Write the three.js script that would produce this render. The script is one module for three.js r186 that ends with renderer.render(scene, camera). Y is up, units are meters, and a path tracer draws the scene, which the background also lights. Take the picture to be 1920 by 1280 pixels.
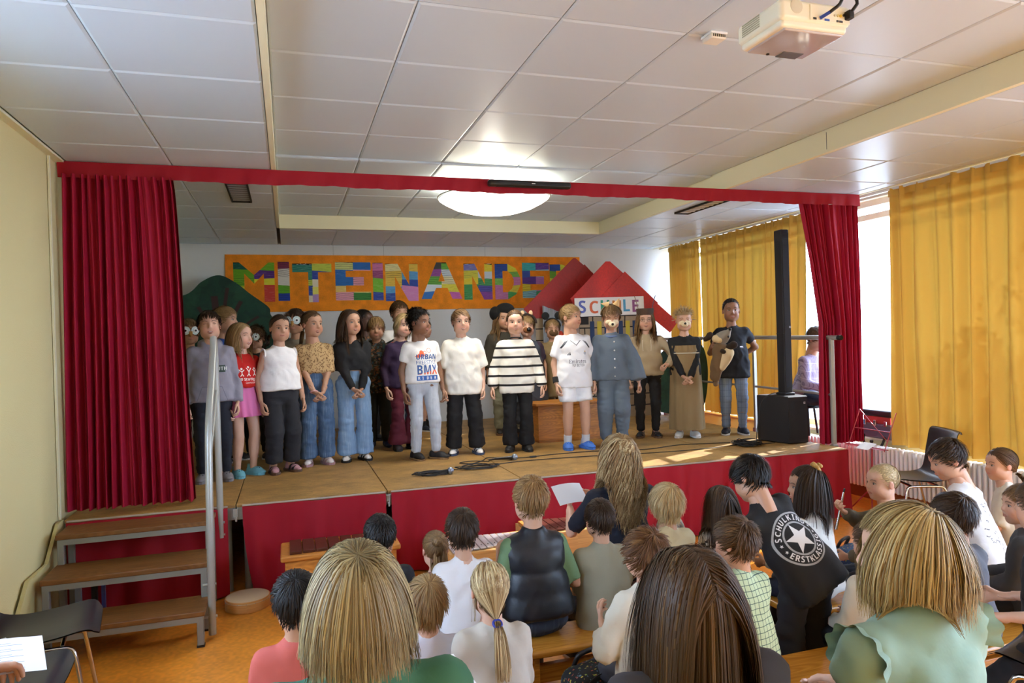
import * as THREE from 'three';
import { mergeGeometries, mergeVertices } from 'three/addons/utils/BufferGeometryUtils.js';
import { RoundedBoxGeometry } from 'three/addons/geometries/RoundedBoxGeometry.js';
import { RectAreaLightUniformsLib } from 'three/addons/lights/RectAreaLightUniformsLib.js';
RectAreaLightUniformsLib.init();

// ---------- camera, sky, sun, exposure ----------
const scene = new THREE.Scene();
const camera = new THREE.PerspectiveCamera(2 * Math.atan(640 / 1320) * 180 / Math.PI, 1.5, 0.05, 200);
camera.rotation.order = 'YXZ';
camera.rotation.set(-0.0033, -0.3085, -0.02985);
camera.position.set(1.339, 1.644, 5.025);
scene.add(camera);
const renderer = new THREE.WebGLRenderer({ antialias: true });
renderer.toneMapping = THREE.LinearToneMapping;
renderer.toneMappingExposure = 1.08;
renderer.shadowMap.enabled = true;
scene.background = new THREE.Color().setRGB(0.70, 0.93, 1.3);
scene.backgroundIntensity = 13;
const sun = new THREE.DirectionalLight(new THREE.Color().setRGB(1, 0.97, 0.93), 17);
const sunDir = new THREE.Vector3(-0.94, -0.51, 0.35).normalize();
sun.position.set(4, 1, 0).addScaledVector(sunDir, -20);
sun.target.position.set(4, 1, 0);
sun.castShadow = true;
sun.shadow.camera.left = sun.shadow.camera.bottom = -9; sun.shadow.camera.right = sun.shadow.camera.top = 9;
sun.shadow.camera.far = 60; sun.shadow.mapSize.set(2048, 2048);
sun.name = 'sun';
scene.add(sun, sun.target);

// ---------- helpers ----------
function rng(seed) { let a = seed >>> 0; return () => { a = (a + 0x6d2b79f5) | 0; let t = Math.imul(a ^ (a >>> 15), 1 | a); t = (t + Math.imul(t ^ (t >>> 7), 61 | t)) ^ t; return ((t ^ (t >>> 14)) >>> 0) / 4294967296; }; }
const R0 = rng(11);
const V = (x, y, z) => new THREE.Vector3(x, y, z);
const taken = {};
function numbered(n) { const k = taken[n] = (taken[n] ?? -1) + 1; return k ? n + '_' + String(k).padStart(3, '0') : n; }
function info(o, label, category, group, kind) { o.userData.label = label; if (category) o.userData.category = category; if (group) o.userData.group = group; if (kind) o.userData.kind = kind; return o; }
function thing(name, label, category, pos = [0, 0, 0], turn = 0, group) {
  const o = new THREE.Group(); o.name = numbered(name); o.position.set(...pos); o.rotation.y = turn; scene.add(o);
  return info(o, label, category, group);
}
function struct(name, label) { const o = new THREE.Group(); o.name = name; scene.add(o); return info(o, label, 'room', null, 'structure'); }
function mesh(name, geo, m, parent, pos, rot) {
  const o = new THREE.Mesh(Array.isArray(geo) ? merge(geo) : geo, m); o.name = name; o.castShadow = o.receiveShadow = true;
  if (pos) o.position.set(...pos);
  if (rot) o.rotation.set(...rot);
  parent.add(o); return o;
}
function clean(g) {
  g = g.index ? g.toNonIndexed() : g;
  for (const k of Object.keys(g.attributes)) if (!['position', 'normal', 'uv'].includes(k)) g.deleteAttribute(k);
  if (!g.attributes.uv) g.setAttribute('uv', new THREE.BufferAttribute(new Float32Array(g.attributes.position.count * 2), 2));
  return g;
}
const merge = (list) => list.length === 1 ? list[0] : mergeGeometries(list.map(clean));
function box(w, h, d, x = 0, y = 0, z = 0, r = 0, rot) {
  const g = r ? new RoundedBoxGeometry(w, h, d, 2, Math.min(r, w / 2.01, h / 2.01, d / 2.01)) : new THREE.BoxGeometry(w, h, d);
  if (rot) { g.rotateX(rot[0]); g.rotateY(rot[1]); g.rotateZ(rot[2]); }
  g.translate(x, y, z); return g;
}
function boxUV(g, s = 1) { // uv in metres from the dominant normal
  g = g.index ? g.toNonIndexed() : g;
  const p = g.attributes.position, n = g.attributes.normal, u = new Float32Array(p.count * 2);
  for (let i = 0; i < p.count; i++) {
    const ax = Math.abs(n.getX(i)), ay = Math.abs(n.getY(i)), az = Math.abs(n.getZ(i));
    const [a, b] = ay >= ax && ay >= az ? [p.getX(i), p.getZ(i)] : ax >= az ? [p.getZ(i), p.getY(i)] : [p.getX(i), p.getY(i)];
    u[2 * i] = a * s; u[2 * i + 1] = b * s;
  }
  g.setAttribute('uv', new THREE.BufferAttribute(u, 2)); return g;
}
function bar(a, b, r, r2 = r, seg = 10) { // round bar between two points
  const A = V(...a), B = V(...b), l = A.distanceTo(B), g = new THREE.CylinderGeometry(r2, r, l, seg);
  g.applyQuaternion(new THREE.Quaternion().setFromUnitVectors(V(0, 1, 0), B.clone().sub(A).normalize()));
  g.translate((A.x + B.x) / 2, (A.y + B.y) / 2, (A.z + B.z) / 2); return g;
}
function tube(pts, r, seg = 24, rad = 8, closed = false, tension = 0.5) {
  return new THREE.TubeGeometry(new THREE.CatmullRomCurve3(pts.map((p) => V(...p)), closed, 'catmullrom', tension), seg, r, rad, closed);
}
function lathe(pts, seg = 32) { return new THREE.LatheGeometry(pts.map((p) => new THREE.Vector2(...p)), seg); }
function poly(pts, depth, bevel = 0) {
  const s = new THREE.Shape(pts.map((p) => new THREE.Vector2(...p)));
  return new THREE.ExtrudeGeometry(s, { depth, bevelEnabled: bevel > 0, bevelSize: bevel, bevelThickness: bevel, bevelSegments: 1, curveSegments: 12 });
}
function sheet(nu, nv, fn, closedU = false) { // grid surface, fn(u,v) -> [x,y,z]
  const pos = [], uv = [], idx = [];
  for (let j = 0; j <= nv; j++) for (let i = 0; i <= nu; i++) { const p = fn(closedU && i === nu ? 0 : i / nu, j / nv); pos.push(...p); uv.push(p[3] ?? i / nu, p[4] ?? j / nv); }
  const P = []; for (let k = 0; k < pos.length; k++) P.push(pos[k]);
  for (let j = 0; j < nv; j++) for (let i = 0; i < nu; i++) { const a = j * (nu + 1) + i, b = a + 1, c = a + nu + 1, d = c + 1; idx.push(a, b, c, b, d, c); }
  const g = new THREE.BufferGeometry();
  const stride = pos.length / ((nu + 1) * (nv + 1)), q = new Float32Array((nu + 1) * (nv + 1) * 3);
  for (let k = 0; k < q.length / 3; k++) for (let c = 0; c < 3; c++) q[k * 3 + c] = pos[k * stride + c];
  g.setAttribute('position', new THREE.BufferAttribute(q, 3)); g.setAttribute('uv', new THREE.BufferAttribute(new Float32Array(uv), 2)); g.setIndex(idx); g.computeVertexNormals(); return g;
}
const col = (c) => (Array.isArray(c) ? new THREE.Color().setRGB(...c) : new THREE.Color(c));
function mat(c, roughness = 0.8, o = {}) { return new THREE.MeshPhysicalMaterial({ color: col(c), roughness, side: THREE.DoubleSide, ...o }); }
// periodic value noise, used for every texture
function noise2(n, seed) { const r = rng(seed), t = new Float32Array(n * n).map(() => r()); return (x, y) => { const i = Math.floor(x), j = Math.floor(y), fx = x - i, fy = y - j, u = fx * fx * (3 - 2 * fx), v = fy * fy * (3 - 2 * fy), a = ((i % n) + n) % n, b = (a + 1) % n, c = ((j % n) + n) % n, d = (c + 1) % n; return (t[c * n + a] * (1 - u) + t[c * n + b] * u) * (1 - v) + (t[d * n + a] * (1 - u) + t[d * n + b] * u) * v; }; }
function dataTex(size, fn, srgb = true, rep = [1, 1]) {
  const d = new Uint8Array(size * size * 4);
  for (let j = 0; j < size; j++) for (let i = 0; i < size; i++) { const c = fn(i / size, j / size), o = (j * size + i) * 4; for (let k = 0; k < 3; k++) d[o + k] = Math.max(0, Math.min(255, (Array.isArray(c) ? c[k] : c) * 255)); d[o + 3] = 255; }
  const t = new THREE.DataTexture(d, size, size); t.magFilter = t.minFilter = THREE.LinearFilter; t.wrapS = t.wrapT = THREE.RepeatWrapping; t.repeat.set(...rep);
  if (srgb) t.colorSpace = THREE.SRGBColorSpace; t.needsUpdate = true; return t;
}
function canvasTex(w, h, draw, rep) {
  const c = document.createElement('canvas'); c.width = w; c.height = h; const x = c.getContext('2d'); draw(x, w, h);
  const t = new THREE.CanvasTexture(c); t.colorSpace = THREE.SRGBColorSpace; t.wrapS = t.wrapT = THREE.RepeatWrapping; if (rep) t.repeat.set(...rep); return t;
}
const n8 = noise2(8, 1), n32 = noise2(32, 2), n128 = noise2(128, 3);
// fabric relief: fine weave plus soft creases
const weave = dataTex(256, (u, v) => 0.5 + 0.25 * Math.sin(u * 2 * Math.PI * 64) * Math.sin(v * 2 * Math.PI * 64) + 0.25 * (n32(u * 32, v * 32) - 0.5), false);
const grain = (base, amp, fx, fy, seed) => { const a = noise2(fx, seed), b = noise2(128, seed + 1); return dataTex(256, (u, v) => { const k = 1 + amp * ((a(u * fx, v * fy % fx) - 0.5) * 1.3 + (b(u * 128, v * 128) - 0.5) * 0.7); return base.map((c) => c * k); }); };
function woodTex(base, amp, seed) {
  const a = noise2(16, seed), b = noise2(128, seed + 1);
  return dataTex(512, (u, v) => { const w = a(u * 2, v * 16) * 3 + u * 0.2, ring = Math.abs(((w * 5) % 1) - 0.5) * 2, f = b(u * 8, v * 128); const k = 1 + amp * ((ring - 0.5) * 0.6 + (f - 0.5) * 0.8); return base.map((c, i) => c * (1 + (k - 1) * (1 + i * 0.25))); });
}
// ---------- setting ----------
const M = {
  wallCream: mat('#d8cd98', 0.75, { bumpMap: dataTex(256, (u, v) => n128(u * 128, v * 128), false, [2, 2]), bumpScale: 0.0006 }),
  wallWhite: mat('#d9dad8', 0.8, { bumpMap: dataTex(256, (u, v) => n128(u * 128, v * 128), false, [2, 2]), bumpScale: 0.0006 }),
  ceil: mat([0.60, 0.70, 0.80], 0.36, { specularIntensity: 0.55 }),
  fascia: mat('#e6e2c0', 0.6),
  linoleum: mat('#ffffff', 0.3, { map: dataTex(512, (u, v) => { const k = 0.86 + 0.16 * n8(u * 8, v * 8) + 0.12 * (n128(u * 128, v * 128) - 0.5); return [0.95 * k, 0.615 * k, 0.22 * k]; }, true, [0.5, 0.5]) }),
  alu: mat('#a3a39c', 0.36, { metalness: 0.3 }),
  aluMatt: mat('#8b8b84', 0.5, { metalness: 0.25 }),
  frameWhite: mat('#e8eaea', 0.4),
  black: mat('#101012', 0.55),
  blackGloss: mat('#131316', 0.3),
  chrome: mat('#c9c9c9', 0.14, { metalness: 1 }),
  pine: mat('#ffffff', 0.42, { map: woodTex([0.74, 0.48, 0.20], 0.22, 41) }),
  honey: mat('#ffffff', 0.25, { map: woodTex([0.70, 0.47, 0.17], 0.18, 43) }),
  birch: mat('#ffffff', 0.45, { map: woodTex([0.80, 0.60, 0.35], 0.10, 45) }),
  rosewood: mat('#ffffff', 0.35, { map: woodTex([0.30, 0.13, 0.08], 0.25, 47) }),
  glass: mat('#ffffff', 0.0, { transmission: 1, thickness: 0, ior: 1.5 }),
};
const uvm = (g) => boxUV(g);
// floor
{ const f = struct('floor', 'orange linoleum floor of the school hall'); mesh('linoleum', uvm(box(7.2, 0.12, 12.2, 3.35, -0.06, 1.7)), M.linoleum, f); }
// walls
{ const w = struct('wall_back', 'white plaster wall behind the stage'); mesh('plaster', uvm(box(7.2, 3.3, 0.2, 3.4, 1.55, -4.2)), M.wallWhite, w);
}
{ const w = struct('wall_left', 'cream painted wall on the left side');   // the window in it stands beside the audience, out of frame
  mesh('plaster', [[-4.2, 1.7, -0.1, 3.2], [3.6, 7.8, -0.1, 3.2], [1.7, 3.6, -0.1, 1.05], [1.7, 3.6, 2.6, 3.2]].map(([a, b, c, d]) => uvm(box(0.2, d - c, b - a, -0.16, (c + d) / 2, (a + b) / 2))), M.wallCream, w);
  mesh('edge_strip', box(0.012, 2.29, 0.022, -0.05, 1.745, -0.04), M.fascia, w);
}
{ const w = struct('wall_rear', 'cream wall behind the audience');
  mesh('plaster', [[-0.2, 7, -0.1, 3.2]].map(([a, b, c, d]) => uvm(box(b - a, d - c, 0.2, (a + b) / 2, (c + d) / 2, 7.7))), M.wallCream, w);
}
{ const w = struct('wall_right', 'low parapet under the windows on the right');
  mesh('parapet', uvm(box(0.16, 0.68, 12, 6.76, 0.24, 1.7)), M.wallCream, w);
  mesh('lintel', uvm(box(0.16, 0.3, 12, 6.84, 3.05, 1.7)), M.wallWhite, w);
}
{ const w = struct('trim_1', 'cream window sill above the radiator'); mesh('sill', box(0.2, 0.03, 12, 6.74, 0.595, 1.7, 0.008), mat('#d8c9a8', 0.5), w); }
function windowUnit(name, label, axis, at, a, b, y0, y1, panes, transom) {
  const w = struct(name, label), t = 0.06, F = (u0, u1, v0, v1, d = 0.06) => axis === 'x' ? box(d, v1 - v0, u1 - u0, at, (v0 + v1) / 2, (u0 + u1) / 2, 0.004) : box(u1 - u0, v1 - v0, d, (u0 + u1) / 2, (v0 + v1) / 2, at, 0.004);
  mesh('window_frame', [F(a, b, y0, y0 + t), F(a, b, y1 - t, y1), F(a, a + t, y0, y1), F(b - t, b, y0, y1)], M.frameWhite, w);
  const n = panes, s = (b - a) / n;
  for (let i = 0; i < n; i++) {
    if (i) mesh('mullion', F(a + i * s - 0.035, a + i * s + 0.035, y0, y1, 0.07), M.frameWhite, w);
    if (transom) mesh('transom', F(a + i * s, a + (i + 1) * s, transom - 0.03, transom + 0.03, 0.07), M.frameWhite, w);
    mesh('pane', F(a + i * s + 0.03, a + (i + 1) * s - 0.03, y0 + 0.05, y1 - 0.05, 0.003), M.glass, w);
  }
  return w;
}
windowUnit('window_1', 'long row of white framed windows behind the yellow curtains', 'x', 6.86, -4.1, 7.6, 0.61, 2.9, 9, 2.74);
windowUnit('window_2', 'window in the cream wall beside the audience', 'x', -0.2, 1.7, 3.6, 1.05, 2.6, 2);
// ceiling: square metal panels, a raised bay in the middle
{
  const c = struct('ceiling', 'suspended ceiling of square off white metal panels with a raised bay');
  mesh('slab', box(7.3, 0.14, 12.2, 3.4, 3.2, 1.7), M.wallWhite, c);
  mesh('rear_field', [box(1.3, 0.02, 4.6, 0.6, 2.9, 5.3), box(1.46, 0.02, 4.6, 5.71, 2.9, 5.3), box(3.69, 0.02, 4.6, 3.137, 3.045, 5.3)], M.ceil, c);
  const m = 0.635, gap = 0.004, G = {};
  const panel = (x0, x1, z0, z1, y) => { // shallow tray with a chamfered rim
    const key = [(x1 - x0).toFixed(3), (z1 - z0).toFixed(3)].join();
    G[key] ??= (() => { const w = x1 - x0 - gap, d = z1 - z0 - gap, e = 0.012; return sheetTray(w, d, e); })();
    mesh('panel', G[key], M.ceil, c, [(x0 + x1) / 2, y, (z0 + z1) / 2]);
  };
  function sheetTray(w, d, e) { // flat face at y=0 rising to the joint
    const a = [w / 2, d / 2], P = [], I = [];
    for (const [k, y] of [[0, 0.006], [e, 0]]) for (const [sx, sz] of [[-1, -1], [1, -1], [1, 1], [-1, 1]]) P.push(sx * (a[0] - k), y, sz * (a[1] - k));
    for (const sx of [[-1, -1], [1, -1], [1, 1], [-1, 1]]) P.push(sx[0] * a[0], 0.02, sx[1] * a[1]);
    for (let i = 0; i < 4; i++) { const j = (i + 1) % 4; I.push(i, j, 4 + i, j, 4 + j, 4 + i, 8 + i, 8 + j, i, 8 + j, j, i); }
    I.push(4, 5, 6, 4, 6, 7, 8, 10, 9, 8, 11, 10);
    const g = new THREE.BufferGeometry(); g.setAttribute('position', new THREE.BufferAttribute(new Float32Array(P), 3)); g.setIndex(I);
    const q = g.toNonIndexed(); q.computeVertexNormals(); return q;
  }
  const zs = []; for (let z = -0.40 + 0.636 * 6; z > -4.1; z -= 0.636) zs.push(z);
  const rows = []; for (let i = 0; i + 1 < zs.length; i++) rows.push([zs[i + 1], zs[i]]); rows.push([-4.1, zs[zs.length - 1]]);
  for (const [z0, z1] of rows) {
    for (const [a, b] of [[-0.008, 0.627], [0.627, 1.262], [5.02, 5.655], [5.655, 6.29], [6.29, 6.44]]) panel(a, b, z0, z1, 2.89);
    if (z1 > -2.79) for (let k = 0; k < 6; k++) panel(Math.max(1.294, 1.26 + k * m), Math.min(4.98, 1.26 + (k + 1) * m), Math.max(z0, -2.79), z1, z0 > -0.42 ? 3.045 : 3.03);
    else for (let k = 0; k < 6; k++) panel(Math.max(1.294, 1.26 + k * m), Math.min(5.02, 1.26 + (k + 1) * m), z0, z1, 2.89);
    if (z0 < -2.79 && z1 > -2.79) for (let k = 0; k < 6; k++) panel(Math.max(1.294, 1.26 + k * m), Math.min(5.02, 1.26 + (k + 1) * m), z0, -2.79, 2.89);
  }
  mesh('bay_edge', [box(0.03, 0.16, 10.4, 1.279, 2.968, 2.41), box(0.04, 0.16, 10.4, 5.0, 2.968, 2.41)], M.fascia, c);
  mesh('bay_edge', box(3.7, 0.16, 0.02, 3.14, 2.968, -2.80), M.fascia, c);
  mesh('wall_trim', [box(0.05, 0.016, 12, -0.035, 2.885, 1.7), box(0.012, 0.03, 12, 6.445, 2.9, 1.7)], M.fascia, c);
  mesh('bay_joint', box(0.004, 0.12, 0.003, 4.979, 2.968, 1.0), M.aluMatt, c);
}
// ---------- stage ----------
const deckMat = mat('#ffffff', 0.6, { map: dataTex(512, (u, v) => { const s = n128(u * 16, v * 128), k = 0.80 + 0.16 * n8(u * 8, v * 8) + 0.22 * (s - 0.5) + 0.12 * (n128(u * 128, v * 128) - 0.5); return [0.68 * k, 0.52 * k, 0.27 * k]; }) });
for (let r = 0; r < 2; r++) for (let k = 0; k < 6; k++) {
  const t = thing('stage_platform', ['brown stage platform in the front row', 'brown stage platform in the back row'][r] + ', ' + ['at the stairs', 'second from the stairs', 'third from the stairs', 'third from the loudspeaker', 'second from the loudspeaker', 'under the loudspeaker'][k].replace('under the loudspeaker', r ? 'beside the window curtains' : 'under the loudspeaker'), 'stage', [k + 0.5 - 0.02, 0, -1 - 2 * r]);
  mesh('deck', uvm(box(0.994, 0.022, 1.994, 0, 0.589, 0, 0.004)), deckMat, t);
  mesh('frame', [box(0.99, 0.08, 0.03, 0, 0.537, 0.98), box(0.99, 0.08, 0.03, 0, 0.537, -0.98), box(0.03, 0.08, 1.93, 0.48, 0.537, 0), box(0.03, 0.08, 1.93, -0.48, 0.537, 0)], M.aluMatt, t);
  for (const x of [-0.44, 0.44]) for (const z of [-0.9, 0.9]) mesh('leg', bar([x, 0, z], [x, 0.5, z], 0.024), M.aluMatt, t);
}
// red skirts and curtains
const redBump = weave.clone(); redBump.repeat.set(10, 10);
const redCloth = mat([0.33, 0.008, 0.020], 0.6, { bumpMap: redBump, bumpScale: 0.0006, specularIntensity: 0.45 });
function skirt(x0, x1, label, z = 0.012, sway = 0) {
  const t = thing('stage_skirt', label, 'skirt', [x0, 0, z]);
  const w = x1 - x0, r = rng(Math.floor(x0 * 100) + 7), ph = [r() * 6, r() * 6, r() * 6];
  mesh('cloth', sheet(Math.ceil(w * 44), 14, (u, v) => { const x = u * w, y = 0.588 - v * 0.575, a = 0.012 + 0.022 * v; return [x + sway * v * v * (1 - u) , y, a * (0.6 * Math.sin(x * 17 + ph[0] + 0.5 * Math.sin(x * 5)) + 0.6 * Math.sin(x * 31 + ph[1] + v) + 0.4 * Math.sin(x * 9 + ph[2] - v * 1.3)) + 0.02 + 0.012 * v, x, y]; }), redCloth, t);
  mesh('top_strip', box(w, 0.01, 0.005, w / 2, 0.594, 0.006), mat('#b9aa96', 0.6), t);
}
skirt(0.0, 0.93, 'red cloth skirt hanging behind the wooden stairs');
skirt(1.02, 1.965, 'red cloth skirt panel just right of the stairs', 0.012, 0.06);
skirt(2.005, 4.95, 'long red cloth skirt along the middle of the stage front');
skirt(5.0, 5.98, 'short red skirt panel below the loudspeaker at the right end');
for (const x of [0.975, 1.985, 4.975]) { const t = thing('platform_clamp', 'metal clamp joining stage platforms ' + (x < 1 ? 'beside the stairs' : x < 2 ? 'left of the long red skirt' : 'right of the long red skirt'), 'clamp', [x, 0.5, 0.006]);
  mesh('plate', box(0.03, 0.055, 0.014, 0, 0.045, 0.004, 0.003), M.alu, t); mesh('bolt', bar([0, 0.02, 0.01], [0, 0.02, 0.026], 0.008), M.alu, t); mesh('hook', box(0.012, 0.03, 0.012, 0.004, 0.005, 0.01, 0.002), M.alu, t); }
{ const t = thing('stage_skirt', 'red cloth closing the right side of the stage', 'skirt', [5.985, 0, 0]);
  mesh('cloth', sheet(60, 8, (u, v) => [0.012 + 0.012 * Math.sin(u * 90) * (0.4 + v), 0.588 - v * 0.575, 0.03 - u * 3.9]), redCloth, t); }
// curtains: fn gives left and right edge by height
function curtain(name, label, m, y0, y1, edge, z, folds, amp, seed, nu = 180, nv = 26, opt = {}) {
  const t = thing(name, label, 'curtain', opt.base ?? [0, 0, 0], opt.turn ?? 0), r = rng(seed), ph = []; let s = 0;
  for (let i = 0; i <= folds; i++) { ph.push(s); s += 0.6 + r() * 0.8; }
  for (let i = 0; i <= folds; i++) ph[i] /= s;
  const am = ph.map(() => 0.6 + 0.8 * r()), a2 = r() * 6;
  const g = sheet(nu, nv, (u, v) => {
    const y = y1 + (y0 - y1) * v, [l, rr] = edge(v);
    let k = 0; while (k < folds && ph[k + 1] < u) k++;
    const f = (u - ph[k]) / ((ph[k + 1] ?? 1) - ph[k]), w = Math.sin((k + f) * Math.PI * 2 + 0.5 * Math.sin(v * 3 + k)) * am[k] * (0.55 + 0.45 * v) + 0.35 * Math.sin(u * 63 + v * 2 + a2) * (1 - 0.4 * v);
    const x = l + (rr - l) * (u + 0.006 * Math.sin(k * 2.1 + v * 5) * v);
    return [x, y + (opt.ruffle ?? 0) * Math.max(0, 1 - v * 40) * Math.sin((k + f) * Math.PI * 2), z + amp * w, u * 3, v * 3];
  });
  mesh('cloth', g, m, t);
  if (opt.tape) mesh('heading_tape', sheet(nu, 2, (u, v) => { const [l, rr] = edge(0); return [l + (rr - l) * u, y1 - 0.005 - v * 0.06, z + amp * 0.3 * Math.sin(u * folds * 6.28) + 0.012]; }), m, t);
  return t;
}
const redHeavy = mat([0.37, 0.012, 0.036], 0.5, { bumpMap: redBump, bumpScale: 0.0008, specularIntensity: 0.5, specularColor: col([1, 0.6, 0.75]) });
curtain('stage_curtain', 'dark red stage curtain drawn against the cream wall above the stairs', redHeavy, 0.615, 2.80, (v) => [-0.02 - 0.03 * v, 0.635 + 0.075 * Math.pow(v, 0.6)], -0.2, 13, 0.042, 5, 240);
curtain('stage_curtain', 'crimson stage curtain gathered beside the window on the right', redHeavy, 0.60, 2.80, (v) => [5.80 + 0.2 * Math.min(1, v * 2) * (1 - 0.15 * v), 6.46 - 0.03 * v], -0.27, 13, 0.040, 6, 240);
{ const t = thing('cornice', 'red fabric pelmet running under the ceiling across the stage front', 'pelmet', [0, 0, -0.2]);
  mesh('cloth', sheet(300, 4, (u, v) => { const x = -0.05 + u * 6.47; return [x, 2.885 - v * (0.105 + 0.004 * Math.sin(x * 7)), 0.012 * Math.sin(x * 23) * v + 0.006 * Math.sin(x * 57) * v, x, v * 0.1]; }), redCloth, t);
  mesh('return', sheet(12, 3, (u, v) => [6.42 + 0.06 * u, 2.885 - v * 0.105, -u * 0.35]), redCloth, t);
  mesh('rail', box(6.46, 0.03, 0.04, 3.19, 2.87, -0.05), M.aluMatt, t); }
const yellow = mat([0.63, 0.37, 0.055], 0.75, { transmission: 0.05, thickness: 0, bumpMap: redBump, bumpScale: 0.0005 });
const YT = { base: [6.56, 0, 0], turn: -Math.PI / 2, ruffle: 0.012, tape: true }; // local x runs towards +z
curtain('window_curtain', 'narrow yellow window curtain at the back corner of the stage', yellow, 0.63, 2.875, (v) => [-3.86 + 0.02 * v, -3.09 - 0.02 * v], 0, 9, 0.04, 21, 150, 16, YT);
curtain('window_curtain', 'yellow window curtain behind the black column loudspeaker', yellow, 0.63, 2.875, (v) => [-3.04, -1.05 - 0.14 * v], 0, 15, 0.042, 22, 240, 16, YT);
curtain('window_curtain', 'broad yellow window curtain above the radiator at the right edge', yellow, 0.585, 2.885, (v) => [-0.0 - 0.01 * v, 2.7], 0, 14, 0.040, 23, 260, 20, YT);
{ const t = thing('curtain_track', 'white curtain track under the ceiling along the windows', 'track', [6.56, 2.89, 1.6]); mesh('profile', box(0.03, 0.02, 11.4, 0, 0, 0), M.frameWhite, t); }
// outside
{ const g = struct('ground', 'pale paved school yard outside the windows'); mesh('paving', uvm(box(90, 0.1, 90, 0, -0.35, 0)), mat([0.36, 0.36, 0.35], 0.9), g);
  const leaf = mat([0.10, 0.22, 0.05], 0.7, { transmission: 0.25, thickness: 0 });
  for (const [x, z, h, s, lab] of [[10.5, -2.4, 1.7, 61, 'green shrub outside in the gap between the curtains'], [13.5, -3.2, 3.4, 62, 'taller green shrub further away outside the window'], [9.6, -0.6, 0.75, 63, 'low green bush outside under the window']]) {
    const t = thing('shrub', lab, 'shrub', [x, -0.3, z]), r = rng(s), L = [];
    for (let i = 0; i < 420; i++) { const a = r() * 6.28, q = Math.sqrt(r()), y = r(), rad = 0.42 * h * Math.sin(Math.PI * (0.12 + 0.82 * y)) * q, w = 0.05 + 0.05 * r(), b = new THREE.PlaneGeometry(w, w * 1.8, 1, 1); b.rotateX(r() * 3); b.rotateY(r() * 6); b.translate(Math.cos(a) * rad, 0.2 + y * h, Math.sin(a) * rad); L.push(b); }
    const f = mesh('foliage', merge(L), leaf, t); f.userData.kind = 'stuff'; mesh('stem', bar([0, 0, 0], [0, h * 0.7, 0], 0.03, 0.015), mat('#4a3a28', 0.9), t);
  } }
// ---------- things in the hall ----------
// round ceiling lamp: hanging opal dish with a ring, lit
{
  const t = thing('ceiling_lamp', 'large round lit ceiling lamp hanging over the stage front', 'lamp', [3.13, 2.76, -1.0]);
  const glow = mat('#fff6e0', 0.4, { emissive: col([1, 0.95, 0.82]), emissiveIntensity: 5 });
  mesh('shade', lathe([[0, 0], [0.12, 0.006], [0.24, 0.025], [0.36, 0.062], [0.45, 0.108], [0.49, 0.135], [0.485, 0.14], [0.36, 0.08], [0.2, 0.03], [0, 0.012]], 64), glow, t);
  const ring = new THREE.TorusGeometry(0.5, 0.006, 8, 72); ring.rotateX(Math.PI / 2); ring.translate(0, 0.15, 0); mesh('ring', ring, M.alu, t);
  for (let i = 0; i < 3; i++) { const a = i * 2.094 + 0.5; mesh('wire', bar([0.49 * Math.cos(a), 0.14, 0.49 * Math.sin(a)], [0.3 * Math.cos(a), 0.272, 0.3 * Math.sin(a)], 0.0018, 0.0018, 6), M.alu, t); }
  mesh('mount', lathe([[0, 0.272], [0.1, 0.272], [0.1, 0.24], [0, 0.235]], 24), M.frameWhite, t);
  const l = new THREE.RectAreaLight(new THREE.Color().setRGB(1, 0.94, 0.84), 15, 0.72, 0.72); l.position.set(0, -0.02, 0); l.rotation.x = -Math.PI / 2; t.add(l);
  const u = new THREE.PointLight(new THREE.Color().setRGB(1, 0.94, 0.82), 1.6); u.position.set(0, 0.19, 0); u.castShadow = true; u.shadow.radius = 4; t.add(u);
}
// recessed louvre lights, switched off
const louvreMat = mat('#d6d8da', 0.25, { metalness: 0.6 });
function louvre(x, z, label) {
  const t = thing('recessed_light', label, 'light', [x, 2.885, z]);
  mesh('housing', [box(0.16, 0.012, 1.0, 0, 0.004, 0), box(0.012, 0.02, 1.0, -0.075, -0.004, 0), box(0.012, 0.02, 1.0, 0.075, -0.004, 0), box(0.16, 0.02, 0.012, 0, -0.004, 0.494), box(0.16, 0.02, 0.012, 0, -0.004, -0.494)], M.black, t);
  for (let i = 0; i < 12; i++) mesh('louvre', sheet(2, 5, (u, v) => [-0.068 + 0.136 * u, -0.003 - 0.006 * Math.sin(v * 3.14), (v - 0.5) * 0.05]), louvreMat, t, [0, 0, -0.44 + i * 0.08]);
}
louvre(1.005, -0.87, 'dark recessed louvre light in the ceiling left of the raised bay');
louvre(5.23, -0.83, 'dark recessed louvre light in the ceiling right of the raised bay');
// sound bar on the pelmet
{ const t = thing('sound_bar', 'long black wireless receiver bar fixed to the red pelmet', 'sound bar', [3.165, 2.838, -0.13]);
  mesh('body', box(0.66, 0.05, 0.06, 0, 0, 0, 0.02), M.black, t); for (const s of [-1, 1]) mesh('end_cap', box(0.08, 0.052, 0.062, s * 0.3, 0, 0, 0.021), M.blackGloss, t);
  mesh('badge', box(0.028, 0.006, 0.002, 0.02, 0.002, 0.031), mat('#cfd2d4', 0.4), t); mesh('bracket', box(0.3, 0.02, 0.05, 0, 0.02, -0.05), M.black, t); }
// smoke detector
{ const t = thing('smoke_detector', 'small white square detector on the ceiling panel', 'detector', [3.29, 3.045, 2.17]);
  mesh('base', box(0.09, 0.012, 0.09, 0, -0.006, 0, 0.004), M.frameWhite, t); mesh('cover', box(0.082, 0.022, 0.082, 0, -0.022, 0, 0.007), mat('#e6e2d4', 0.5), t);
  for (let i = 0; i < 7; i++) mesh('slot', box(0.005, 0.012, 0.002, -0.03 + i * 0.01, -0.02, 0.0415), M.black, t); }
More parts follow.
